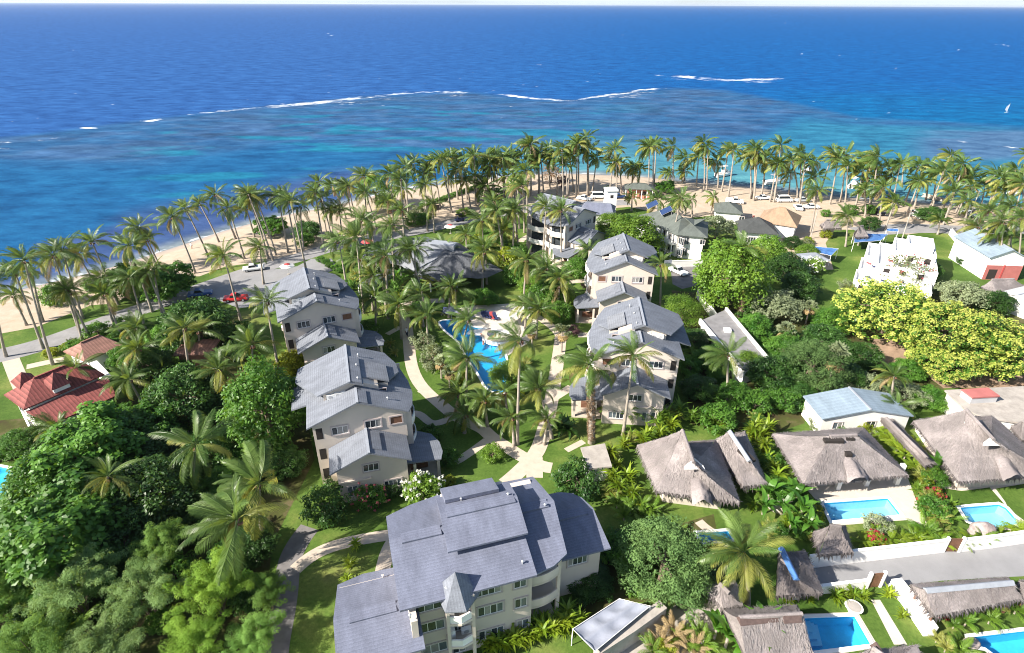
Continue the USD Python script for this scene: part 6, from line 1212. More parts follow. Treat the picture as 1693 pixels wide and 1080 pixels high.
def frond_plant(name, seed, n, mat, R_, H, el=(.5, 1.35), z=.2, stem=.05, scale=1.0, cat='palm', parts=False, mat2=None):
    g = np.random.default_rng(seed); P = []; VV, FF, c = [], [], 0
    for i in range(n):
        V, F = AR[i % 3]; A = rotz(g.uniform(0, 6.28)) @ roty(-g.uniform(*el)); W_ = V * scale * g.uniform(.75, 1.1) @ A.T + [g.normal(0, .12), g.normal(0, .12), z + g.uniform(0, .3)]
        VV.append(W_); FF.append(F + c); c += len(V)
    P = [('fronds', tri_vt(np.vstack(VV), np.vstack(FF)), L[mat])]
    if stem: P.insert(0, ('trunk', vt(*M().tube([(0, 0, -.1), (0, 0, z + .2)], stem, 6).arrays()), K['palmbark']))
    kind(name, R_, H, P, cat)
frond_plant('areca_palm', 81, 18, 'strap', 1.9, 2.6, z=.5, stem=.1)
frond_plant('areca_palm_green', 82, 18, 'bright', 1.9, 2.6, z=.5, stem=.1)
frond_plant('areca_palm_gold', 83, 18, 'palmy', 1.9, 2.6, z=.5, stem=.1)
frond_plant('dry_palm', 84, 16, 'palmdead', 1.7, 2.3, z=.4, stem=.1)
frond_plant('small_palm', 85, 15, 'palm', 2.6, 3.6, (.1, 1.35), 1.4, .12, 1.25)
def fan_palm():
    g = np.random.default_rng(91); VV, FF, c = [], [], 0; dead, DF, dc = [], [], 0
    for i in range(34):
        low = i >= 26; az = g.uniform(0, 6.28); el = g.uniform(-.1, 1.3) if not low else g.uniform(-1.4, -.7); o = np.array([math.cos(az) * math.cos(el), math.sin(az) * math.cos(el), math.sin(el)]); b = np.array([0, 0, 4.2]); q = b + o * g.uniform(.8, 1.2)
        s = np.cross(o, [0, 0, 1.0]); s /= np.linalg.norm(s) + 1e-9; n_ = np.cross(s, o); k = 15; V = [q]
        for j in range(k):
            a = (j / (k - 1) - .5) * 4.2; r = (.85 if j % 2 == 0 else .55) * g.uniform(.9, 1.1); V.append(q + (o * math.cos(a) + s * math.sin(a)) * r + n_ * (.10 if j % 2 else -.06) - np.array([0, 0, r * .28]))
        f_ = [[0, j, j + 1, j + 1] for j in range(1, k)]
        if low: dead.append(V); DF.append(np.array(f_) + dc); dc += len(V)
        else: VV.append(V); FF.append(np.array(f_) + c); c += len(V)
    kind('fan_palm', 1.9, 5.4, [('trunk', vt(*M().tube([(0, 0, -.2), (0, 0, 4.3)], [.2, .14], 8).arrays()), K['palmbark']), ('fan_leaves', tri_vt(np.vstack(VV), np.vstack(FF)), L['silver']), ('dry_leaves', tri_vt(np.vstack(dead), np.vstack(DF)), L['palmdead'])], 'palm')
fan_palm()

# ------------------------------------------------------------------ placing
NAMES = {'bamboo_gold': 'bamboo', 'bamboo_pale': 'bamboo', 'mango_tree': 'mango_tree', 'mango_tree_dark': 'mango_tree', 'shade_bush': 'shrub', 'round_bush': 'shrub', 'green_bush': 'shrub', 'frangipani': 'shrub', 'pink_bush': 'shrub', 'red_bush': 'shrub', 'lime_bush': 'shrub', 'silver_bush': 'shrub',
         'strap_plant': 'strap_plant', 'strap_plant_green': 'strap_plant', 'areca_palm_green': 'areca_palm', 'areca_palm_gold': 'areca_palm', 'bright_tree': 'broadleaf_tree', 'fine_tree': 'broadleaf_tree', 'feathery_tree': 'broadleaf_tree', 'yellow_tree': 'flowering_tree', 'silver_tree': 'broadleaf_tree',
         'sparse_tree': 'broadleaf_tree', 'purple_tree': 'broadleaf_tree', 'brown_tree': 'broadleaf_tree', 'dry_palm': 'areca_palm', 'flowering_tree': 'broadleaf_tree'}
PR = random.Random(99)
def plant(kd, px, py, rpx, label, group=None, cat=None, hs=1.0, zf=0.55, ground=False):
    """crown centre pixel and crown radius in pixels"""
    R_, H, ct, _ = KIND[kd]; z = 0 if ground else H * zf
    for _i in range(3):
        p = G(px, py, z); s = rpx * depth(p) / FPX / R_; z = 0 if ground else H * zf * s * hs
    x = UsdGeom.Xform.Define(stage, numbered('/World', NAMES.get(kd, kd)))
    x.AddTranslateOp().Set(Gf.Vec3d(float(p[0]), float(p[1]), 0)); x.AddRotateZOp().Set(PR.uniform(0, 360)); x.AddScaleOp().Set(Gf.Vec3f(s, s, s * hs))
    x.GetPrim().GetReferences().AddInternalReference(f'/World/plant_kinds/{kd}'); x.GetPrim().SetInstanceable(True)
    tag(x, label, cat or ct, group); return x
ORD = 'first second third fourth fifth sixth seventh eighth ninth tenth eleventh twelfth thirteenth fourteenth fifteenth sixteenth seventeenth eighteenth nineteenth twentieth'.split() + ['twenty-' + w for w in 'first second third fourth fifth sixth seventh eighth ninth'.split()] + ['thirtieth'] + ['thirty-' + w for w in 'first second third fourth fifth sixth seventh eighth ninth'.split()]
def ordinal(i, n): return 'leftmost' if i == 0 else 'rightmost' if i == n - 1 else ORD[i] + ' from the left'

TREES = [  # kind, px, py, radius px, height scale, label
 ('almond_tree', 200, 466, 40, 1, 'dark spreading sea almond tree on the sand between beach and road at left'),
 ('almond_tree', 272, 464, 46, 1, 'second dark sea almond tree right beside the first on the left beach'),
 ('mango_tree_dark', 325, 533, 62, .9, 'broad dark tree below the dark blue parked car'),
 ('mango_tree', 437, 668, 78, 1.1, 'large dense mango tree touching the left wall of the near gabled house'),
 ('mango_tree_dark', 300, 650, 62, 1, 'dark shaded tree behind the lone thin palm right of the red roof'),
 ('mango_tree_dark', 245, 600, 40, .9, 'dark tree behind the palms at the end of the red roof'),
 ('almond_tree', 140, 745, 92, 1, 'broad almond tree with layered light leaves below the red roofed house'),
 ('almond_tree', 232, 705, 58, 1, 'bright leaved tree just right of the red roofed house wall'),
 ('mango_tree', 70, 800, 66, .9, 'green tree above the small pool at the left edge'),
 ('almond_tree', 100, 885, 115, 1, 'very wide almond tree in the left foreground above the bamboo'),
 ('mango_tree_dark', 250, 812, 82, .9, 'dark shaded tree in the middle of the left thicket'),
 ('mango_tree_dark', 345, 745, 52, .9, 'dark tree behind the long fronded palm below the mango'),
 ('mango_tree_dark', 205, 880, 70, .8, 'dark tree between the wide almond and the bamboo plumes'),
 ('mango_tree_dark', 470, 762, 40, .7, 'small dark tree at the shaded foot of the near gabled house'),
 ('bamboo_pale', 115, 965, 84, 1, 'large feathery bamboo clump below the wide almond tree'),
 ('bamboo', 262, 900, 54, 1.15, 'tall bamboo plume standing highest in the left thicket'),
 ('bamboo_pale', 235, 975, 74, 1, 'pale green bamboo clump in the centre of the foreground grove'),
 ('bamboo_gold', 352, 962, 74, 1, 'yellow green bamboo clump at the right of the foreground grove'),
 ('bamboo', 52, 1065, 85, .9, 'bamboo clump in the bottom left corner'),
 ('bamboo_pale', 170, 1068, 80, .9, 'rounded bamboo clump at the bottom edge left of the others'),
 ('bamboo_gold', 315, 1060, 74, .7, 'darker bamboo clump at the bottom edge below the pale plume'),
 ('bamboo', 420, 1050, 58, .8, 'bamboo clump hanging over the shaded driveway'),
 ('bamboo', 440, 975, 44, 1.1, 'tall bamboo clump shading the driveway bend'),
 ('mango_tree_dark', 1425, 585, 36, .7, 'dark tree shading the bare ground left of the motorcycle'),
 ('mango_tree', 1500, 610, 28, .6, 'small green tree below the bare ground'),
 ('mango_tree_dark', 1322, 470, 36, .75, 'dark tree casting shade over the left part of the lawn'),
 ('green_bush', 1385, 704, 16, 1.2, 'green bush before the white gable wall, left one'),
 ('lime_bush', 1425, 702, 18, 1.3, 'lime bush before the white gable wall under the metal roof'),
 ('green_bush', 1452, 700, 15, 1.2, 'green bush at the right corner of the metal gable roof'),
 ('silver_bush', 1355, 700, 16, 1.2, 'pale bush left of the white gable wall'),
 ('mango_tree', 208, 590, 32, .7, 'green tree burying the right end of the red roof'),
 ('almond_tree', 178, 572, 26, .7, 'light tree beside the pink tiled annex'),
 ('mango_tree', 1378, 528, 34, .7, 'green tree at the near edge of the shaded lawn'),
 ('bright_tree', 1335, 415, 20, .7, 'small bright tree between the lane and the blue tarp'),
 ('mango_tree_dark', 1310, 400, 18, .7, 'dark little tree below the tan roof'),
 ('mango_tree', 1535, 445, 26, .7, 'green tree at the right wall of the white terraced apartments'),
 ('silver_bush', 1400, 470, 14, 1.1, 'reddish hedge bush below the white terraces'),
 ('mango_tree_dark', 1600, 430, 18, .5, 'dark shrub by the white garden wall'),
 ('bamboo', -20, 985, 70, 1, 'bamboo clump cut by the left edge below the almond tree'),
 ('mango_tree_dark', 410, 900, 50, .6, 'dark undergrowth tree behind the big upright palm'),
 ('feathery_tree', 620, 312, 36, 1.15, 'light feathery tree rising over the beach left of the palm grove'),
 ('feathery_tree', 640, 335, 26, .9, 'lower feathery tree leaning over the pale sand'),
 ('green_bush', 85, 487, 25, 1.2, 'sparse grey green bush alone on the sand at the left'),
 ('green_bush', 150, 470, 18, 1, 'low light bush at the left foot of the almond trees'),
 ('almond_tree', 448, 373, 28, .9, 'dark beach bush left of the tall leaning pair of palms'),
 ('mango_tree_dark', 508, 378, 26, .7, 'dark beach tree right of the tall leaning pair of palms'),
 ('green_bush', 503, 396, 18, 1, 'light green bush below the dark beach tree by the road'),
 ('silver_bush', 690, 348, 16, 1, 'silvery bush on the sand beside the road behind the pavilion'),
 ('round_bush', 768, 350, 17, .6, 'bright yellow green round bush by the golf cart'),
 ('round_bush', 836, 340, 20, .7, 'bright green mounded bush on the sand right of the round one'),
 ('round_bush', 815, 345, 14, .7, 'smaller bright bush between the two mounded bushes'),
 ('green_bush', 690, 362, 26, .6, 'low bright hedge bush beside the road above the pavilion'),
 ('green_bush', 820, 320, 20, .9, 'dark green bush among palm trunks on the central beach'),
 ('brown_tree', 912, 284, 17, 1, 'brown leaved bare looking tree among the beach palms'),
 ('purple_tree', 929, 298, 13, 1, 'purple leaved tree beside the brown one on the beach'),
 ('green_bush', 1006, 311, 8, 1, 'single round bush on the sand left of the beach kiosk'),
 ('almond_tree', 1100, 308, 18, .8, 'spreading green tree behind the beach kiosk roof'),
 ('bright_tree', 1048, 385, 50, .75, 'bright green tree right of the balconied house nearest the beach'),
 ('bright_tree', 1008, 366, 24, .7, 'lighter green tree in front of the white square tower'),
 ('mango_tree_dark', 1085, 395, 28, .6, 'dark tree before the long white wing'),
 ('feathery_tree', 1003, 503, 22, .7, 'small light tree in front of the far right gabled house'),
 ('feathery_tree', 1130, 514, 44, .8, 'feathery bright tree beside the white garden wall'),
 ('bright_tree', 1210, 448, 66, .95, 'very tall bright green tree behind the flat roofed house'),
 ('bright_tree', 1268, 415, 36, .8, 'lime green tree before the dark charcoal roof'),
 ('mango_tree_dark', 1300, 440, 40, .7, 'dark shaded tree right of the tall bright tree'),
 ('silver_tree', 1186, 372, 30, .9, 'silvery green tree behind the tall bright tree'),
 ('frangipani', 1345, 437, 20, 1.1, 'pale flowering round tree beside the small grey shed'),
 ('silver_tree', 1283, 500, 48, .7, 'mottled green tree between the bright tree and the lawn'),
 ('mango_tree', 1247, 540, 34, .7, 'green tree at the right end of the flat roofed house'),
 ('fine_tree', 1345, 600, 62, .75, 'fine leaved dark tree left of the tall fan palm'),
 ('mango_tree_dark', 1275, 615, 46, .8, 'dark tree below the front fan palm'),
 ('mango_tree', 1215, 650, 34, .7, 'green tree beside the base of the yellowing palm'),
 ('mango_tree_dark', 1160, 640, 36, .6, 'dark tree in the shade of the near right gabled house'),
 ('green_bush', 1190, 690, 36, 1.1, 'bright leafy bush above the gablet villa'),
 ('green_bush', 1250, 665, 30, 1.1, 'green bush above the narrow thatched annex'),
 ('mango_tree_dark', 1320, 650, 34, .7, 'dark tree at the left end of the metal gable roof'),
 ('mango_tree_dark', 1150, 560, 34, .6, 'dark tree between the near right gabled house and the flat roof'),
 ('yellow_tree', 1478, 508, 92, .85, 'huge yellow flowering tree nearest the white terraced apartments'),
 ('yellow_tree', 1585, 545, 98, .9, 'huge yellow flowering tree in the middle of the three'),
 ('yellow_tree', 1665, 572, 82, .9, 'yellow flowering tree at the right edge'),
 ('yellow_tree', 1560, 590, 66, .75, 'lower yellow flowering crown hanging over the bare ground'),
 ('silver_tree', 1595, 484, 40, .8, 'grey green tree poking out behind the yellow flowering trees'),
 ('mango_tree_dark', 1645, 498, 34, .7, 'dark tree before the white corrugated roof'),
 ('sparse_tree', 1500, 448, 40, 1, 'sparse pinkish flowering tree before the white terraced apartments'),
 ('mango_tree_dark', 1540, 352, 26, .5, 'dark shore hedge tree shading the parked cars'),
 ('mango_tree_dark', 1440, 368, 18, .8, 'dark round tree beside the village road'),
 ('green_bush', 1408, 346, 14, 1, 'shore shrub left of the black car'),
 ('green_bush', 1436, 345, 14, 1, 'shore shrub just behind the black car'),
 ('green_bush', 1366, 352, 10, 1, 'little shrub by the white car on the sand road'),
 ('lime_bush', 1366, 385, 12, 1.1, 'yellow and red shrub beside the village lane'),
 ('silver_bush', 1333, 400, 12, 1, 'olive shrub in front of the dark roofs by the lane'),
 ('fine_tree', 1100, 918, 84, .95, 'big fine leaved grey green tree left of the yellow palm'),
 ('fine_tree', 1140, 960, 46, .7, 'lower bough tree at the foot of the fine leaved tree'),
 ('shade_bush', 955, 788, 46, 1, 'dark rounded tree on the lawn behind the big block'),
 ('mango_tree_dark', 975, 955, 46, .5, 'dark shaded tree between the big block and the fine leaved tree'),
 ('mango_tree_dark', 1030, 905, 40, .55, 'dark tree behind the white sheet canopy'),
 ('round_bush', 815, 747, 23, 1, 'neat round bush on the lawn beside the path fork'),
 ('frangipani', 698, 806, 37, 1.1, 'white flowering frangipani behind the big block roof'),
 ('pink_bush', 609, 816, 31, 1.05, 'pink flecked round shrub before the near gabled house'),
 ('shade_bush', 540, 828, 44, 1.2, 'dark shrub in shade left of the pink flecked one'),
 ('mango_tree_dark', 1360, 560, 40, .8, 'dark tree between the shaded lawn and the yellow flowering trees'),
 ('mango_tree', 1300, 575, 34, .8, 'green tree right below the front fan palm'),
 ('bright_tree', 1240, 600, 30, .7, 'light green tree covering the end of the flat roofed house'),
 ('mango_tree', 1180, 590, 32, .8, 'green tree at the left foot of the flat roofed house'),
 ('mango_tree_dark', 1405, 620, 34, .7, 'dark tree above the ridge of the metal gable roof'),
 ('mango_tree', 375, 800, 44, .7, 'green tree behind the big dark fronded palm'),
 ('almond_tree', 180, 690, 40, .9, 'light green tree against the front of the red roof'),
 ('mango_tree', 265, 560, 30, .8, 'green tree behind the annex roof near the road'),
 ('silver_tree', 1400, 640, 24, .7, 'pale green tree right behind the metal gable roof'),
 ('bright_tree', 930, 490, 26, .8, 'bright tree between the parasols and the far right house'),
 ('mango_tree', 955, 440, 26, .7, 'green tree left of the far right gabled house'),
 ('shade_bush', 650, 800, 24, 1, 'dark low shrub between the pink flecked one and the frangipani'),
 ('lime_bush', 742, 795, 14, 1, 'yellow leaved shrub right of the frangipani'),
 ('green_bush', 743, 757, 22, 1, 'green shrub beside the round porch roof'),
 ('green_bush', 712, 715, 22, 1, 'flowering green shrub above the round porch roof'),
 ('bright_tree', 845, 618, 40, .55, 'round bright tree hanging over the right end of the pool'),
 ('mango_tree', 905, 485, 38, .75, 'green tree beside the white parasols'),
 ('bright_tree', 882, 470, 26, .7, 'light green tree behind the white parasols'),
 ('green_bush', 925, 515, 24, 1.3, 'green tree like bush right of the white parasols'),
 ('mango_tree', 800, 490, 24, .6, 'green bush tree at the back of the pool terrace'),
 ('green_bush', 850, 452, 26, 1.2, 'orange flecked bush at the right end of the pavilion'),
 ('lime_bush', 838, 425, 26, 1.2, 'olive green bushy tree behind the right end of the pavilion'),
 ('purple_tree', 948, 545, 14, .6, 'dark red leaved shrub at the porch left of the near right house'),
 ('purple_tree', 968, 470, 10, .6, 'reddish shrub at the porch of the far right gabled house'),
 ('green_bush', 690, 512, 22, 1, 'green shrub between the walking path and the pavilion'),
 ('green_bush', 668, 470, 24, 1.1, 'green leafy shrub at the front of the pavilion'),
 ('green_bush', 575, 470, 14, 1, 'dark shrub behind the far left gabled house'),
 ('green_bush', 610, 540, 18, 1, 'dark shrub by the wall of the far left gabled house'),
 ('green_bush', 160, 545, 24, .8, 'low bright shrub on the lawn right of the road bend'),
 ('green_bush', 205, 535, 24, .8, 'low green shrub on the lawn under palms beside the road'),
 ('lime_bush', 82, 581, 14, .8, 'olive bush on the lawn beside the leaning palm bases'),
 ('green_bush', 120, 572, 20, .7, 'low hedge bush along the road near the leaning palms'),
 ('silver_bush', 720, 590, 30, 1.1, 'pale green bushy plants left of the pool'),
 ('silver_bush', 700, 560, 22, 1.1, 'pale green clump behind the walking path bend'),
 ('mango_tree', 820, 395, 22, .6, 'green tree between the pavilion and the road'),
 ('green_bush', 855, 415, 20, 1.1, 'green bush behind the pavilion near the beach house path'),
 ('feathery_tree', 775, 400, 22, .6, 'light green tree behind the pavilion roof'),
 ('mango_tree_dark', 1330, 835, 30, .45, 'dark shrub tree by the left end of the pale villa pool'),
 ('mango_tree_dark', 1015, 640, 28, .4, 'dark shrubbery in front of the near right gabled house'),
 ('pink_bush', 1563, 662, 18, 1.2, 'pink bougainvillea at the corner of the wide flat roof'),
 ('silver_tree', 1500, 650, 36, .6, 'pale green tree right of the metal gable roof'),
 ('mango_tree', 1538, 655, 30, .6, 'green tree between the pale one and the bougainvillea'),
 ('silver_bush', 1440, 632, 26, 1.1, 'straw coloured bush behind the metal gable roof'),
 ('round_bush', 1672, 668, 14, 1.2, 'round green bush before the wide flat concrete roof'),
 ('silver_bush', 1449, 862, 24, 1.0, 'grey green bush below the pale villa pool'),
 ('red_bush', 1448, 888, 15, 1, 'red flowering shrub behind the street wall'),
 ('red_bush', 1547, 816, 15, 1, 'red flowering shrub between the two villa pools'),
 ('red_bush', 1527, 826, 10, 1, 'smaller pink red shrub left of the red one between the pools'),
 ('red_bush', 1562, 1018, 9, 1, 'red flowered plant at the near end of the carport'),
 ('mango_tree_dark', 255, 745, 52, .7, 'dark tree between the almond tree and the mango'),
 ('mango_tree', 30, 730, 40, .5, 'green tree below the white end wall of the red roofed house'),
 ('mango_tree_dark', 150, 815, 55, .75, 'shaded tree under the small palm in the left thicket'),
]
for kd, px, py, rp, hs, lab in TREES: plant(kd, px, py, rp, lab, hs=hs)
for k, (px, py, rp) in enumerate(((472, 602, 24), (492, 592, 24), (512, 584, 24), (532, 577, 24), (550, 574, 20))): plant('lime_bush', px, py, rp, 'yellow bamboo like hedge plant behind the near gabled house, %s of five' % ordinal(k, 5), 'yellow hedge between the two left houses', hs=1.5)
for k, (px, py) in enumerate(((530, 428), (538, 432), (546, 437), (554, 442), (562, 446), (569, 440), (575, 434))): plant('green_bush', px, py, 9, 'clipped green hedge bush around the lawn by the parking, %s of seven' % ordinal(k, 7), 'clipped hedge by the parking', hs=.8)
for k, (px, py) in enumerate([(700 + 9 * i, 338 - 3.0 * i) for i in range(12)]): plant('green_bush', px, py, 8, 'low dark hedge bush on the central beach, %s of twelve' % ordinal(k, 12), 'low hedge along the central beach', hs=.7)
for k, (px, py, rp, kd) in enumerate(((715, 575, 13, 'fan_palm'), (728, 595, 15, 'fan_palm'), (742, 612, 14, 'fan_palm'), (880, 545, 14, 'fan_palm'), (930, 545, 18, 'fan_palm'), (1300, 543, 18, 'fan_palm'), (1386, 583, 24, 'fan_palm'), (1340, 505, 14, 'fan_palm'))):
    plant(kd, px, py, rp, ('pale fan palm left of the pool nearest the path bend', 'pale fan palm left of the pool in the middle of three', 'pale fan palm left of the pool nearest the camera', 'pale fan palm right of the pool terrace', 'fan palm beside the straight path near the gabled house', 'fan palm with dry skirt right of the flat roofed house', 'tallest grey green fan palm behind the metal gable roof', 'pale fan palm at the edge of the shaded lawn')[k], hs=1.0 if k != 6 else 1.25, zf=.85)
def row(kd, pts, rp, text, group, hs=1.0):
    pts = sorted(pts, key=lambda p: p[0])
    for k, (px, py) in enumerate(pts): plant(kd, px + PR.uniform(-2, 2), py + PR.uniform(-2, 2), rp * PR.uniform(.8, 1.2), f'{text}, {ordinal(k, len(pts))}', group, hs=hs, ground=True)
lin2 = lambda a, b, n: [(a[0] + (b[0] - a[0]) * i / (n - 1), a[1] + (b[1] - a[1]) * i / (n - 1)) for i in range(n)]
row('strap_plant', lin2((812, 1078), (958, 1036), 13), 20, 'bright strap leaved plant in the bed along the big block', 'strap plants along the big block', 1.1)
row('strap_plant_green', lin2((798, 1066), (935, 1026), 9), 18, 'green strap leaved plant against the facade of the big block', 'green plants against the big block', 1.1)
row('strap_plant', [(1012, 800), (1018, 780), (1008, 762), (1022, 820), (1030, 745), (1038, 800), (1045, 830), (1070, 728), (1090, 724), (1105, 716), (1060, 740)], 17, 'lime strap leaved plant left of the gablet villa', 'lime plants left of the gablet villa', 1.2)
row('strap_plant', [(1240, 728), (1252, 735), (1262, 750), (1268, 768), (1276, 785), (1280, 805), (1248, 715), (1262, 725)], 17, 'tall lime strap plant beside the narrow thatched annex', 'lime plants beside the narrow annex', 1.4)
row('strap_plant_green', [(1100, 700), (1122, 694), (1142, 700), (1160, 706), (1085, 708), (1178, 712), (1195, 708)], 17, 'green strap plant behind the gablet villa', 'green plants behind the gablet villa', 1.2)
row('areca_palm', [(1455, 722), (1470, 735), (1482, 748), (1495, 760), (1508, 774), (1520, 786), (1440, 712), (1500, 745)], 22, 'yellow green areca palm between the two large villas', 'areca palms between the villas', 1.0)
row('areca_palm_gold', [(1520, 800), (1536, 850), (1545, 868), (1556, 885), (1530, 838)], 20, 'golden areca palm between the pale pool and the corner pool', 'golden palms between the pools', 1.0)
row('areca_palm', [(1424, 902), (1470, 896), (1488, 894), (1510, 896), (1530, 892), (1548, 898)], 20, 'yellow green areca palm behind the white street wall', 'areca palms behind the street wall', .9)
row('areca_palm', [(1590, 900), (1606, 896), (1650, 884), (1668, 882), (1684, 880)], 19, 'areca palm behind the right part of the white street wall', 'areca palms behind the right street wall', .9)
row('strap_plant', [(1302, 998), (1336, 996), (1378, 994), (1392, 992), (1408, 990), (1424, 990)], 13, 'lime strap plant above the deep blue pool', 'lime plants above the deep blue pool', 1.0)
row('strap_plant', [(1466, 990), (1490, 1024)], 14, 'yellow plant in the white bed beside the garden walk', 'plants beside the garden walk', 1.1)
row('areca_palm_gold', [(1588, 1024), (1604, 1018), (1622, 1016), (1640, 1012), (1660, 1008), (1546, 1062), (1560, 1078)], 22, 'golden green palm in the bed below the long carport', 'golden palms below the carport', 1.0)
row('areca_palm_green', [(1576, 1040), (1596, 1036), (1632, 1030), (1676, 1014), (1690, 1004), (1580, 1066)], 22, 'dark green palm in the bed below the long carport', 'green palms below the carport', 1.0)
row('banana_plant', [(1300, 820), (1314, 836), (1322, 858), (1290, 852), (1270, 830), (1305, 880), (1332, 878), (1262, 850)], 26, 'banana plant left of the pale villa pool', 'banana plants by the pale pool', 1.0)
row('banana_plant', [(1200, 1072), (1226, 1082), (1250, 1060), (1262, 1086), (1180, 1054)], 36, 'big banana plant in the bottom right garden', 'banana plants in the bottom garden', 1.0)
row('dry_palm', [(1092, 1074), (1112, 1060), (1142, 1082)], 26, 'straw coloured dry palm below the concrete terrace', 'dry palms below the terrace', 1.0)
row('areca_palm_green', [(1130, 1066), (1160, 1078), (1078, 1086), (1150, 1050)], 28, 'green areca palm below the concrete terrace', 'green palms below the terrace', 1.0)
row('banana_plant', [(655, 470), (668, 462), (678, 474), (690, 478)], 15, 'banana plant before the pavilion roof', 'banana plants before the pavilion', 1.0)
row('cycad', [(940, 720), (925, 715)], 26, 'dark cycad beside the path fork', 'dark cycads by the path', 1.2)
row('areca_palm_green', [(1020, 840), (1040, 850), (1058, 842), (1075, 850), (1030, 862), (1000, 900), (985, 925), (965, 945)], 26, 'shaded green palm between the big block and the gablet villa', 'shaded palms behind the big block', 1.1)
row('areca_palm_green', [(1005, 690), (1022, 694), (1042, 698), (1058, 690), (1075, 690)], 22, 'green palm clump before the near right gabled house', 'palms before the near right house', 1.5)
row('areca_palm_gold', [(1095, 700), (1110, 690)], 20, 'golden areca palm right of the near right gabled house', 'golden palms by the near right house', 1.1)
row('areca_palm_green', [(660, 520), (645, 512), (630, 505)], 14, 'green palm clump by the path top left of the pool', 'palm clumps by the path', 1.0)
row('areca_palm_gold', [(645, 575), (652, 590)], 13, 'yellowish palm beside the porch of the far left house', 'yellow palms by the far porch', 1.0)
row('strap_plant', [(590, 905), (580, 940), (575, 960)], 12, 'sapling in the lawn beside the big block', 'saplings beside the big block', 1.0)
plant('banana_plant', 1540, 790, 26, 'pale fan shaped traveller palm before the corner villa', hs=1.2, ground=True, cat='palm')
plant('small_palm', 73, 700, 34, 'young upright palm before the end of the red roof', hs=1.2); plant('small_palm', 25, 812, 26, 'young palm leaning over the pool at the left edge')

# ------------------------------------------------------------------ coconut palms
WIND = math.atan2(0.25, -1.0)
def palm(top, base, label, group, scale=1.0, near=True, thick=0.16, yellow=0.2, seed=0, viny=False, more=0):
    g = np.random.default_rng(seed + 1000); t = thing('coconut_palm', label, 'palm tree', (base[0], base[1], 0), 0, group); top = np.asarray(top) - [base[0], base[1], 0]
    s = np.linspace(0, 1, 8)[:, None]; bend = g.uniform(.05, .4); pts = top * s; pts[:, :2] = top[:2] * (s ** (1 + bend)); pts[0, 2] = -.15
    M().tube(pts, np.linspace(thick * 1.5, thick * .75, 8) + np.array([.08, 0.02, 0, 0, 0, 0, 0, 0.0]), 7).o('trunk', K['palmbark'], t, True)
    if viny:
        q = g.uniform(.05, .8, 420); a = g.uniform(0, 6.28, 420); c = np.c_[np.interp(q, s[:, 0], pts[:, 0]) + np.cos(a) * .42, np.interp(q, s[:, 0], pts[:, 1]) + np.sin(a) * .42, q * top[2]]; V = leaf_cloud(g, c, .25, 7, .3, .12, droop=1.2); vt_mesh(numbered(pth(t), 'dry_vines'), vt(V, quads(len(V) // 4)), L['brownleaf'])
    FRS = FR_N if near else FR_F; n = int(g.integers(24, 29)) + more if near else int(g.integers(20, 25)); ga = 2.39996
    lean = rotx(float(g.normal(0, .14))) @ roty(float(g.normal(-.16, .12))); dr = float(g.uniform(-.45, .2)); scale = scale * float(g.uniform(.76, 1.04)); ws = float(g.uniform(.35, .9)); off = g.uniform(0, 6.28)
    for i in range(n):
        u = i / (n - 1)
        if g.random() < .07: continue
        el = 1.35 - (1.95 + dr) * u ** 0.95 + g.normal(0, .13); az = off + i * ga + g.normal(0, .25); sw = math.sin(WIND - az); az = az + ws * sw * (.5 + .5 * u)
        k = min(4, max(0, int(u * 4.0 + g.uniform(-.4, 1.1)))); j = 1 if abs(sw) < .35 else (2 if sw > 0 else 0); sc = scale * g.uniform(.78, 1.1) * (.7 + .4 * min(1, u * 3))
        A = lean @ rotz(az) @ roty(-el) @ rotx(float(g.normal(0, .3))); mt = L['palmdead'] if (u > .93 and g.random() < .35) else L['palmy'] if (u > .5 and g.random() < yellow * 1.6) else L['palm']
        vt_mesh(numbered(pth(t), 'frond'), FRS[k][j], mt, mat4(A * sc, top + np.array([math.cos(az), math.sin(az), 0]) * .08))
    if near:
        m = M()
        for k in range(7): a = g.uniform(0, 6.28); c = top + [math.cos(a) * .3, math.sin(a) * .3, -.35 + g.uniform(-.15, .1)]; m.tm(trimesh.creation.icosphere(1, .14).apply_translation(c))
        o = m.o('coconuts', K['brownwood'], t, True); tag(o, kind='stuff')
    return t
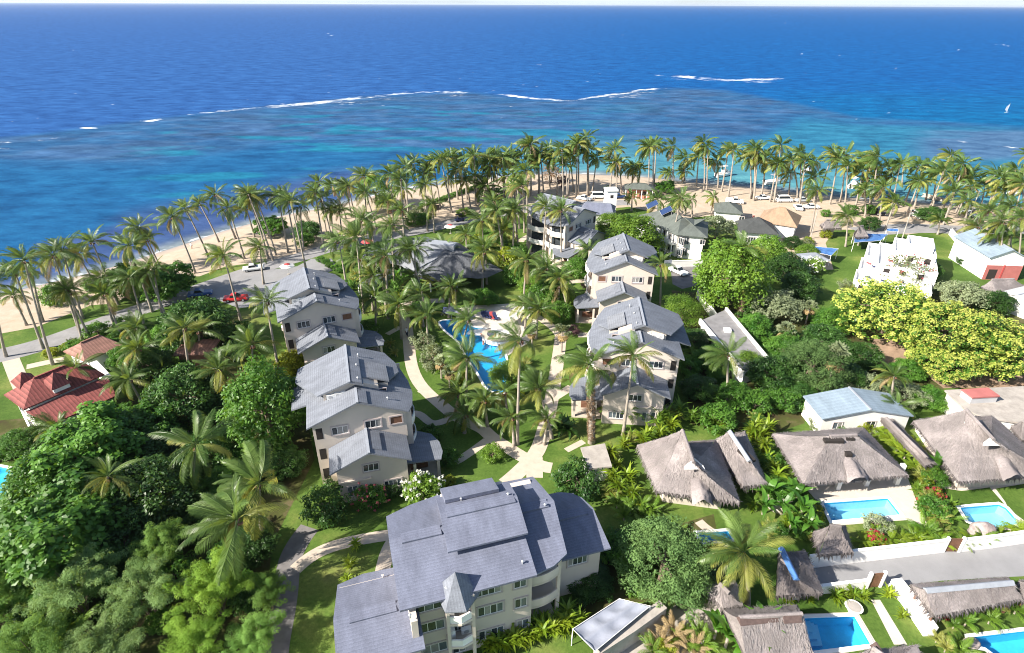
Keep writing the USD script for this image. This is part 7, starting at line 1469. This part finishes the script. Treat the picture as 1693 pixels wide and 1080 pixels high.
# crown pixel, base pixel (or None with height), zone
PALMS = {
 'by the road at the left edge': [(25,449,72,577),(22,486,44,538),(52,447,71,532),(40,428,87,603),(88,420,131,546),(103,412,137,527),(-12,470,10,590)],
 'on the sand by the dark almond trees': [(129,420,172,495),(152,398,196,504),(213,405,252,516),(229,374,262,447),(243,394,268,450)],
 'on the pale beach left of the parking': [(285,357,323,452),(307,344,347,430),(330,335,362,400),(377,342,404,428),(356,320,390,395),(410,318,452,431),(407,342,421,392),(430,407,436,470),(370,420,398,530)],
 'on the beach above the far left house': [(472,320,491,418),(480,330,508,455),(521,315,535,407),(531,328,541,395),(550,305,572,362),(573,310,581,359),(547,346,552,395),(561,345,566,392)],
 'beside the lane left of the pavilion': [(597,361,612,460),(589,391,602,518),(560,397,573,473),(638,420,642,527),(647,372,653,485),(614,367,623,447)],
 'before the pavilion roof': [(690,408,695,455),(733,407,733,456),(803,407,805,470),(800,415,797,480),(693,482,700,540),(753,475,753,522)],
 'on the beach behind the pavilion': [(663,293,667,383),(684,267,703,350),(703,303,707,383),(728,260,747,352),(747,258,757,330),(743,295,747,322),(667,310,672,352)],
 'in the dense beach grove': [(767,261,772,330),(771,298,778,346),(784,260,790,330),(783,288,789,337),(818,254,823,312),(815,284,818,333),(802,306,803,343),(832,262,836,330),(847,263,851,330),(852,309,859,378),(864,304,867,385),(878,236,878,320),(891,263,892,322),(854,284,858,345),(870,280,872,352),(797,362,800,432),(827,357,829,413),(840,290,842,340)],
 'left of the white square tower': [(890,259,891,320),(907,241,909,312),(929,245,931,330),(942,259,948,316),(957,235,956,322),(970,226,971,322),(972,246,973,323),(987,259,979,320),(935,270,938,328)],
 'before the balconied beach house': [(903,340,897,432),(927,345,928,440),(870,427,865,520),(973,410,962,452)],
 'around the beach kiosk': [(1016,246,1007,326),(1019,266,1019,326),(1024,271,1027,320),(1047,274,1044,312),(1058,278,1055,315),(1074,241,1071,326),(1080,237,1079,318),(1085,237,1081,308),(1101,284,1098,300),(1108,283,1107,305),(1113,240,1112,316),(1045,323,1044,349)],
 'on the sand before the cabin cruiser': [(1135,260,1129,300),(1132,280,1132,299),(1155,257,1151,308),(1164,234,1164,315),(1170,243,1168,317),(1186,263,1187,310),(1204,248,1193,317),(1214,246,1204,325)],
 'behind the dark roofs near the sand': [(1087,327,1088,364),(1127,325,1108,414),(1144,328,1144,360),(1180,323,1176,354),(1121,330,1122,372)],
 'in the cluster right of the cruiser': [(1240,258,1240,329),(1248,243,1246,331),(1252,262,1243,328),(1267,260,1259,323),(1291,238,1280,325),(1284,269,1273,334),(1307,284,1303,326),(1310,263,1318,330),(1322,251,1322,330),(1331,263,1322,338)],
 'near the white boats by the village': [(1352,312,1340,385),(1386,260,1372,338),(1398,254,1389,334),(1427,260,1424,325),(1426,282,1414,343),(1429,312,1430,358),(1460,275,1448,325),(1475,291,1465,343),(1493,267,1491,305),(1479,333,1463,380),(1402,356,1398,408),(1349,290,1346,335),(1440,300,1437,345)],
 'at the right end of the bay': [(1522,298,1511,344),(1536,272,1531,330),(1574,291,1559,347),(1576,267,1574,332),(1607,294,1583,356),(1629,306,1619,349),(1659,315,1653,370),(1688,294,1690,352),(1554,362,1550,388),(1548,282,1541,338)],
 'above the red and white house': [(1659,365,1646,455),(1637,347,1621,440),(1690,358,1680,462),(1618,372,1607,410),(1672,388,1668,450)],
 'by the main pool': [(775,526,762,590),(772,589,771,673),(770,683,768,716),(860,560,855,735),(846,688,850,737),(890,640,913,725)],
 'before the near right gabled house': [(1047,587,1030,720),(1010,612,1012,672)],
 'in the right hand gardens': [(1203,583,1200,664),(1093,433,1090,515),(1226,408,1225,512),(1478,620,1470,672),(1482,668,1478,700)],
 'around the red roofed house': [(127,607,148,678),(213,625,247,690),(226,540,236,622),(228,575,232,640),(303,540,318,634),(328,545,333,600)],
 'beside the far left gabled house': [(440,497,463,622),(417,568,420,645),(360,608,356,682),(372,590,366,640)],
 'in the left foreground thicket': [(95,705,110,760)],
 'in the garden left of the pool': [(660,500,664,560),(705,520,708,572),(745,470,742,525),(640,455,644,512),(620,490,622,548),(690,455,692,505)],
 'between the pavilion and the road': [(830,380,832,425),(850,345,853,395),(770,385,772,420),(640,330,645,385),(665,345,668,392),(715,335,718,385),(815,330,818,382)],
 'beside the white parasols': [(905,440,902,500),(870,500,868,552),(890,510,886,560),(925,470,922,520)],
 'in the lower garden by the path': [(800,660,806,705),(835,645,838,690),(760,650,752,690),(905,690,900,735)],
 'above the red and white roofs': [(1600,330,1592,385),(1675,340,1668,405),(1650,385,1640,450)],
}
def scatter(n, x0, x1, ya, yb, h0, h1, seed):
    g = random.Random(seed); out = []
    for k in range(n):
        u = (k + g.uniform(.1, .9)) / n; bx = x0 + (x1 - x0) * u; by = ya + (yb - ya) * u + g.uniform(-9, 9); b = G(bx, by, 0)
        if any(q.contains(shapely.Point(b[0], b[1])) for q in PALM_OUT): continue
        t_ = b + np.array([g.uniform(-2.2, .9), 0.4, g.uniform(h0, h1)]); cx, cy = px_of(t_); out.append((round(cx, 1), round(cy, 1), round(bx, 1), round(by, 1)))
    return out
PALM_OUT = [road.buffer(.3), paths.buffer(.3), holes.buffer(.8)]
for q in stage.GetPrimAtPath('/World').GetChildren():
    if q.GetCustomDataByKey('category') in ('apartment building', 'apartment block', 'house', 'villa', 'hut', 'pavilion', 'kiosk', 'tower', 'shed', 'car', 'van', 'pickup', 'boat'):
        bb = UsdGeom.BBoxCache(Usd.TimeCode.Default(), ['default']).ComputeWorldBound(q); r_ = bb.ComputeAlignedRange(); mn, mx_ = r_.GetMin(), r_.GetMax(); PALM_OUT.append(shapely.box(mn[0], mn[1], mx_[0], mx_[1]))
PALMS['scattered along the right shore'] = scatter(17, 1200, 1690, 330, 358, 10, 15.5, 21)
PALMS['behind the cars on the right shore'] = scatter(9, 1420, 1690, 356, 372, 9, 13, 22)
PALMS['along the central beach edge'] = scatter(16, 690, 960, 350, 318, 11, 16, 23)
PALMS['along the left beach edge'] = scatter(12, 430, 680, 425, 365, 10, 14, 24)
PALMS['in the garden before the beach house'] = scatter(12, 780, 900, 440, 420, 9, 13, 25)
PALMS['in the garden below the pavilion'] = scatter(10, 610, 720, 520, 500, 8, 12, 26)
PALMS['on the lawn beyond the red roof'] = scatter(7, 120, 300, 560, 540, 8, 12, 27)
PALMS['beside the right gabled houses'] = scatter(8, 905, 960, 640, 470, 7, 11, 28)
for zone, items in PALMS.items():
    items = sorted(items); n = len(items)
    for k, (cx_, cy_, bx_, by_) in enumerate(items):
        b = G(bx_, by_, 0); top = atdepth(cx_, cy_ + 2, b[1] + 0.4); Hh = top[2]; d = depth(b); nr_ = d < 150
        look = 'tall' if Hh > 15 else 'midsize' if Hh > 9 else 'short'; ln_ = (top[0] - b[0]) / max(Hh, 1)
        le = 'left-leaning ' if ln_ < -.22 else 'right-leaning ' if ln_ > .22 else ''
        lab = f'{look} {le}palm {zone}' + (f', {ordinal(k, n)}' if n > 1 else '')
        palm(top, b, lab, f'coconut palms {zone}', scale=(1.0 if not nr_ else 0.95) * (1 if Hh > 5 else .75), near=nr_, thick=.15 if nr_ else .17, yellow=.16 if cx_ < 700 else .32, seed=int(cx_ * 7 + cy_))
def special(cx_, cy_, bx_, by_, lab, **kw):
    b = G(bx_, by_, 0); palm(atdepth(cx_, cy_, b[1] + .3), b, lab, None, seed=int(cx_ + cy_), **kw)
special(975, 603, 978, 732, 'stout palm wrapped in dry brown vines beside the concrete hut', thick=.3, viny=True, scale=.98)
special(1228, 463, 1224, 528, 'stout shaggy palm before the flat roofed house', thick=.3, viny=True, scale=.85)
special(1228, 912, 1236, 1000, 'big yellow fronded palm beside the blue ridged thatched hut', yellow=.75, scale=1.14, more=8)
special(392, 858, 385, 985, 'big dark fronded palm hanging over the shaded driveway', scale=1.25, yellow=.1)
special(428, 800, 436, 905, 'upright yellow green palm just above the dark fronded one', scale=1.2, yellow=.6)
special(178, 788, 172, 880, 'feathery palm standing out of the left thicket above the bamboo', scale=.9, yellow=.3)
special(324, 735, 318, 830, 'tall broad palm in the thicket below the mango tree', scale=1.1, yellow=.3)

# ------------------------------------------------------------------ undergrowth that reads as one mass
def undergrowth(name, zones, kinds, n, seed, size=(.6, 1.2)):
    g = random.Random(seed); pi = UsdGeom.PointInstancer.Define(stage, f'/World/{name}'); protos = []; sub = {k: i for i, k in enumerate(kinds)}
    for k in kinds:
        x = UsdGeom.Xform.Define(stage, f'/World/{name}/{k}'); x.GetPrim().GetReferences().AddInternalReference(f'/World/plant_kinds/{k}'); protos.append(x.GetPath())
    pi.CreatePrototypesRel().SetTargets(protos); P, I, S_, O = [], [], [], []
    for pts, dens in zones:
        poly = pxpoly(pts); x0, y0, x1, y1 = poly.bounds
        for _ in range(int(poly.area * dens)):
            for _t in range(20):
                x, y = g.uniform(x0, x1), g.uniform(y0, y1)
                if poly.contains(shapely.Point(x, y)): break
            else: continue
            if any(b.contains(shapely.Point(x, y)) for b in KEEPOUT): continue
            P.append(Gf.Vec3f(x, y, 0)); I.append(g.randrange(len(kinds))); s = g.uniform(*size); S_.append(Gf.Vec3f(s, s, s)); a = g.uniform(0, math.pi); O.append(Gf.Quath(math.cos(a), 0, 0, math.sin(a)))
    pi.CreatePositionsAttr(Vt.Vec3fArray(P)); pi.CreateProtoIndicesAttr(Vt.IntArray(I)); pi.CreateScalesAttr(Vt.Vec3fArray(S_)); pi.CreateOrientationsAttr(Vt.QuathArray(O)); tag(pi, kind='stuff')
KEEPOUT = [paths.buffer(.6), road.buffer(.5), holes.buffer(1.2), pxline([(455,1100),(458,1060),(468,1010),(474,965),(480,925),(498,890),(512,872)], 4.5)]
for q in stage.GetPrimAtPath('/World').GetChildren():
    if q.GetCustomDataByKey('category') in ('apartment building', 'apartment block', 'house', 'villa', 'hut', 'carport', 'pavilion', 'building', 'shed', 'canopy', 'kiosk'):
        bb = UsdGeom.BBoxCache(Usd.TimeCode.Default(), ['default']).ComputeWorldBound(q)
        mn, mx_ = bb.GetBox().GetMin(), bb.GetBox().GetMax(); mt_ = bb.GetMatrix(); c4 = [mt_.Transform(Gf.Vec3d(x, y, 0)) for x, y in ((mn[0], mn[1]), (mx_[0], mn[1]), (mx_[0], mx_[1]), (mn[0], mx_[1]))]
        KEEPOUT.append(Polygon([(p[0], p[1]) for p in c4]).buffer(.4 if q.GetCustomDataByKey('category') not in ('hut',) else .1))
undergrowth('undergrowth', [([(-60,720),(40,700),(250,650),(400,610),(500,650),(515,760),(470,830),(440,900),(430,1100),(-60,1100),(-60,860),(40,850),(45,770),(-60,765)], .10), ([(1140,560),(1240,500),(1330,520),(1390,600),(1330,650),(1330,690),(1260,720),(1150,690),(1130,640)], .10),
    ([(940,930),(1010,880),(1100,860),(1180,960),(1090,990),(1000,990),(960,1020)], .18), ([(300,560),(395,540),(410,600),(300,625)], .10), ([(480,780),(560,800),(700,800),(690,830),(560,850),(490,840)], .10)], ['shade_bush', 'green_bush', 'cycad', 'areca_palm_green'], 0, 5)
undergrowth('garden_planting', [([(1005,740),(1050,700),(1050,735),(1075,830),(1020,860),(1000,800)], .16), ([(1080,690),(1200,690),(1210,720),(1190,725),(1130,705),(1060,725)], .22), ([(1232,700),(1280,700),(1278,740),(1300,800),(1280,850),(1250,810),(1268,780)], .22), ([(1205,835),(1270,800),(1345,812),(1352,870),(1345,920),(1295,905),(1230,865)], .42), ([(1040,830),(1120,830),(1200,845),(1140,870),(1050,860)], .3), ([(1500,790),(1560,800),(1580,880),(1550,890),(1530,850)], .3), ([(1285,392),(1330,378),(1348,440),(1310,445)], .07), ([(1345,470),(1400,455),(1440,500),(1420,545),(1340,535)], .035), ([(1340,352),(1430,340),(1690,352),(1690,366),(1440,352),(1350,364)], .03),
    ([(1430,705),(1455,700),(1545,780),(1560,830),(1540,860),(1500,760)], .34), ([(1414,880),(1540,875),(1560,900),(1420,912)], .4), ([(1570,870),(1590,880),(1690,876),(1690,888),(1580,902)], .38), ([(1530,1040),(1690,1000),(1690,1030),(1600,1050),(1590,1090),(1530,1090)], .25), ([(1060,1090),(1130,1030),(1180,1040),(1260,1090)], .25),
    ([(690,540),(715,560),(750,600),(775,640),(760,650),(715,610),(690,580)], .16), ([(860,590),(905,560),(905,600),(890,680),(860,700),(850,660)], .07), ([(700,480),(740,470),(800,475),(800,505),(740,500)], .1), ([(620,440),(660,440),(700,470),(690,500),(630,500)], .10), ([(990,660),(1120,670),(1110,700),(1000,700)], .15), ([(560,440),(640,420),(660,445),(690,480),(650,500),(600,500),(580,470)], .07), ([(700,400),(840,370),(880,400),(880,440),(840,440),(770,400)], .05), ([(880,440),(935,440),(960,500),(930,530),(890,500)], .08), ([(760,610),(800,660),(850,680),(840,730),(800,700),(765,660)], .08), ([(930,690),(975,690),(970,730),(935,740)], .1), ([(60,560),(230,520),(240,550),(140,585),(60,585)], .06), ([(1280,440),(1330,440),(1310,500),(1400,560),(1440,620),(1360,640),(1330,600)], .06)], ['lime_bush', 'green_bush', 'strap_plant', 'strap_plant_green', 'areca_palm_green', 'areca_palm_gold'], 0, 6, (.45, .9))
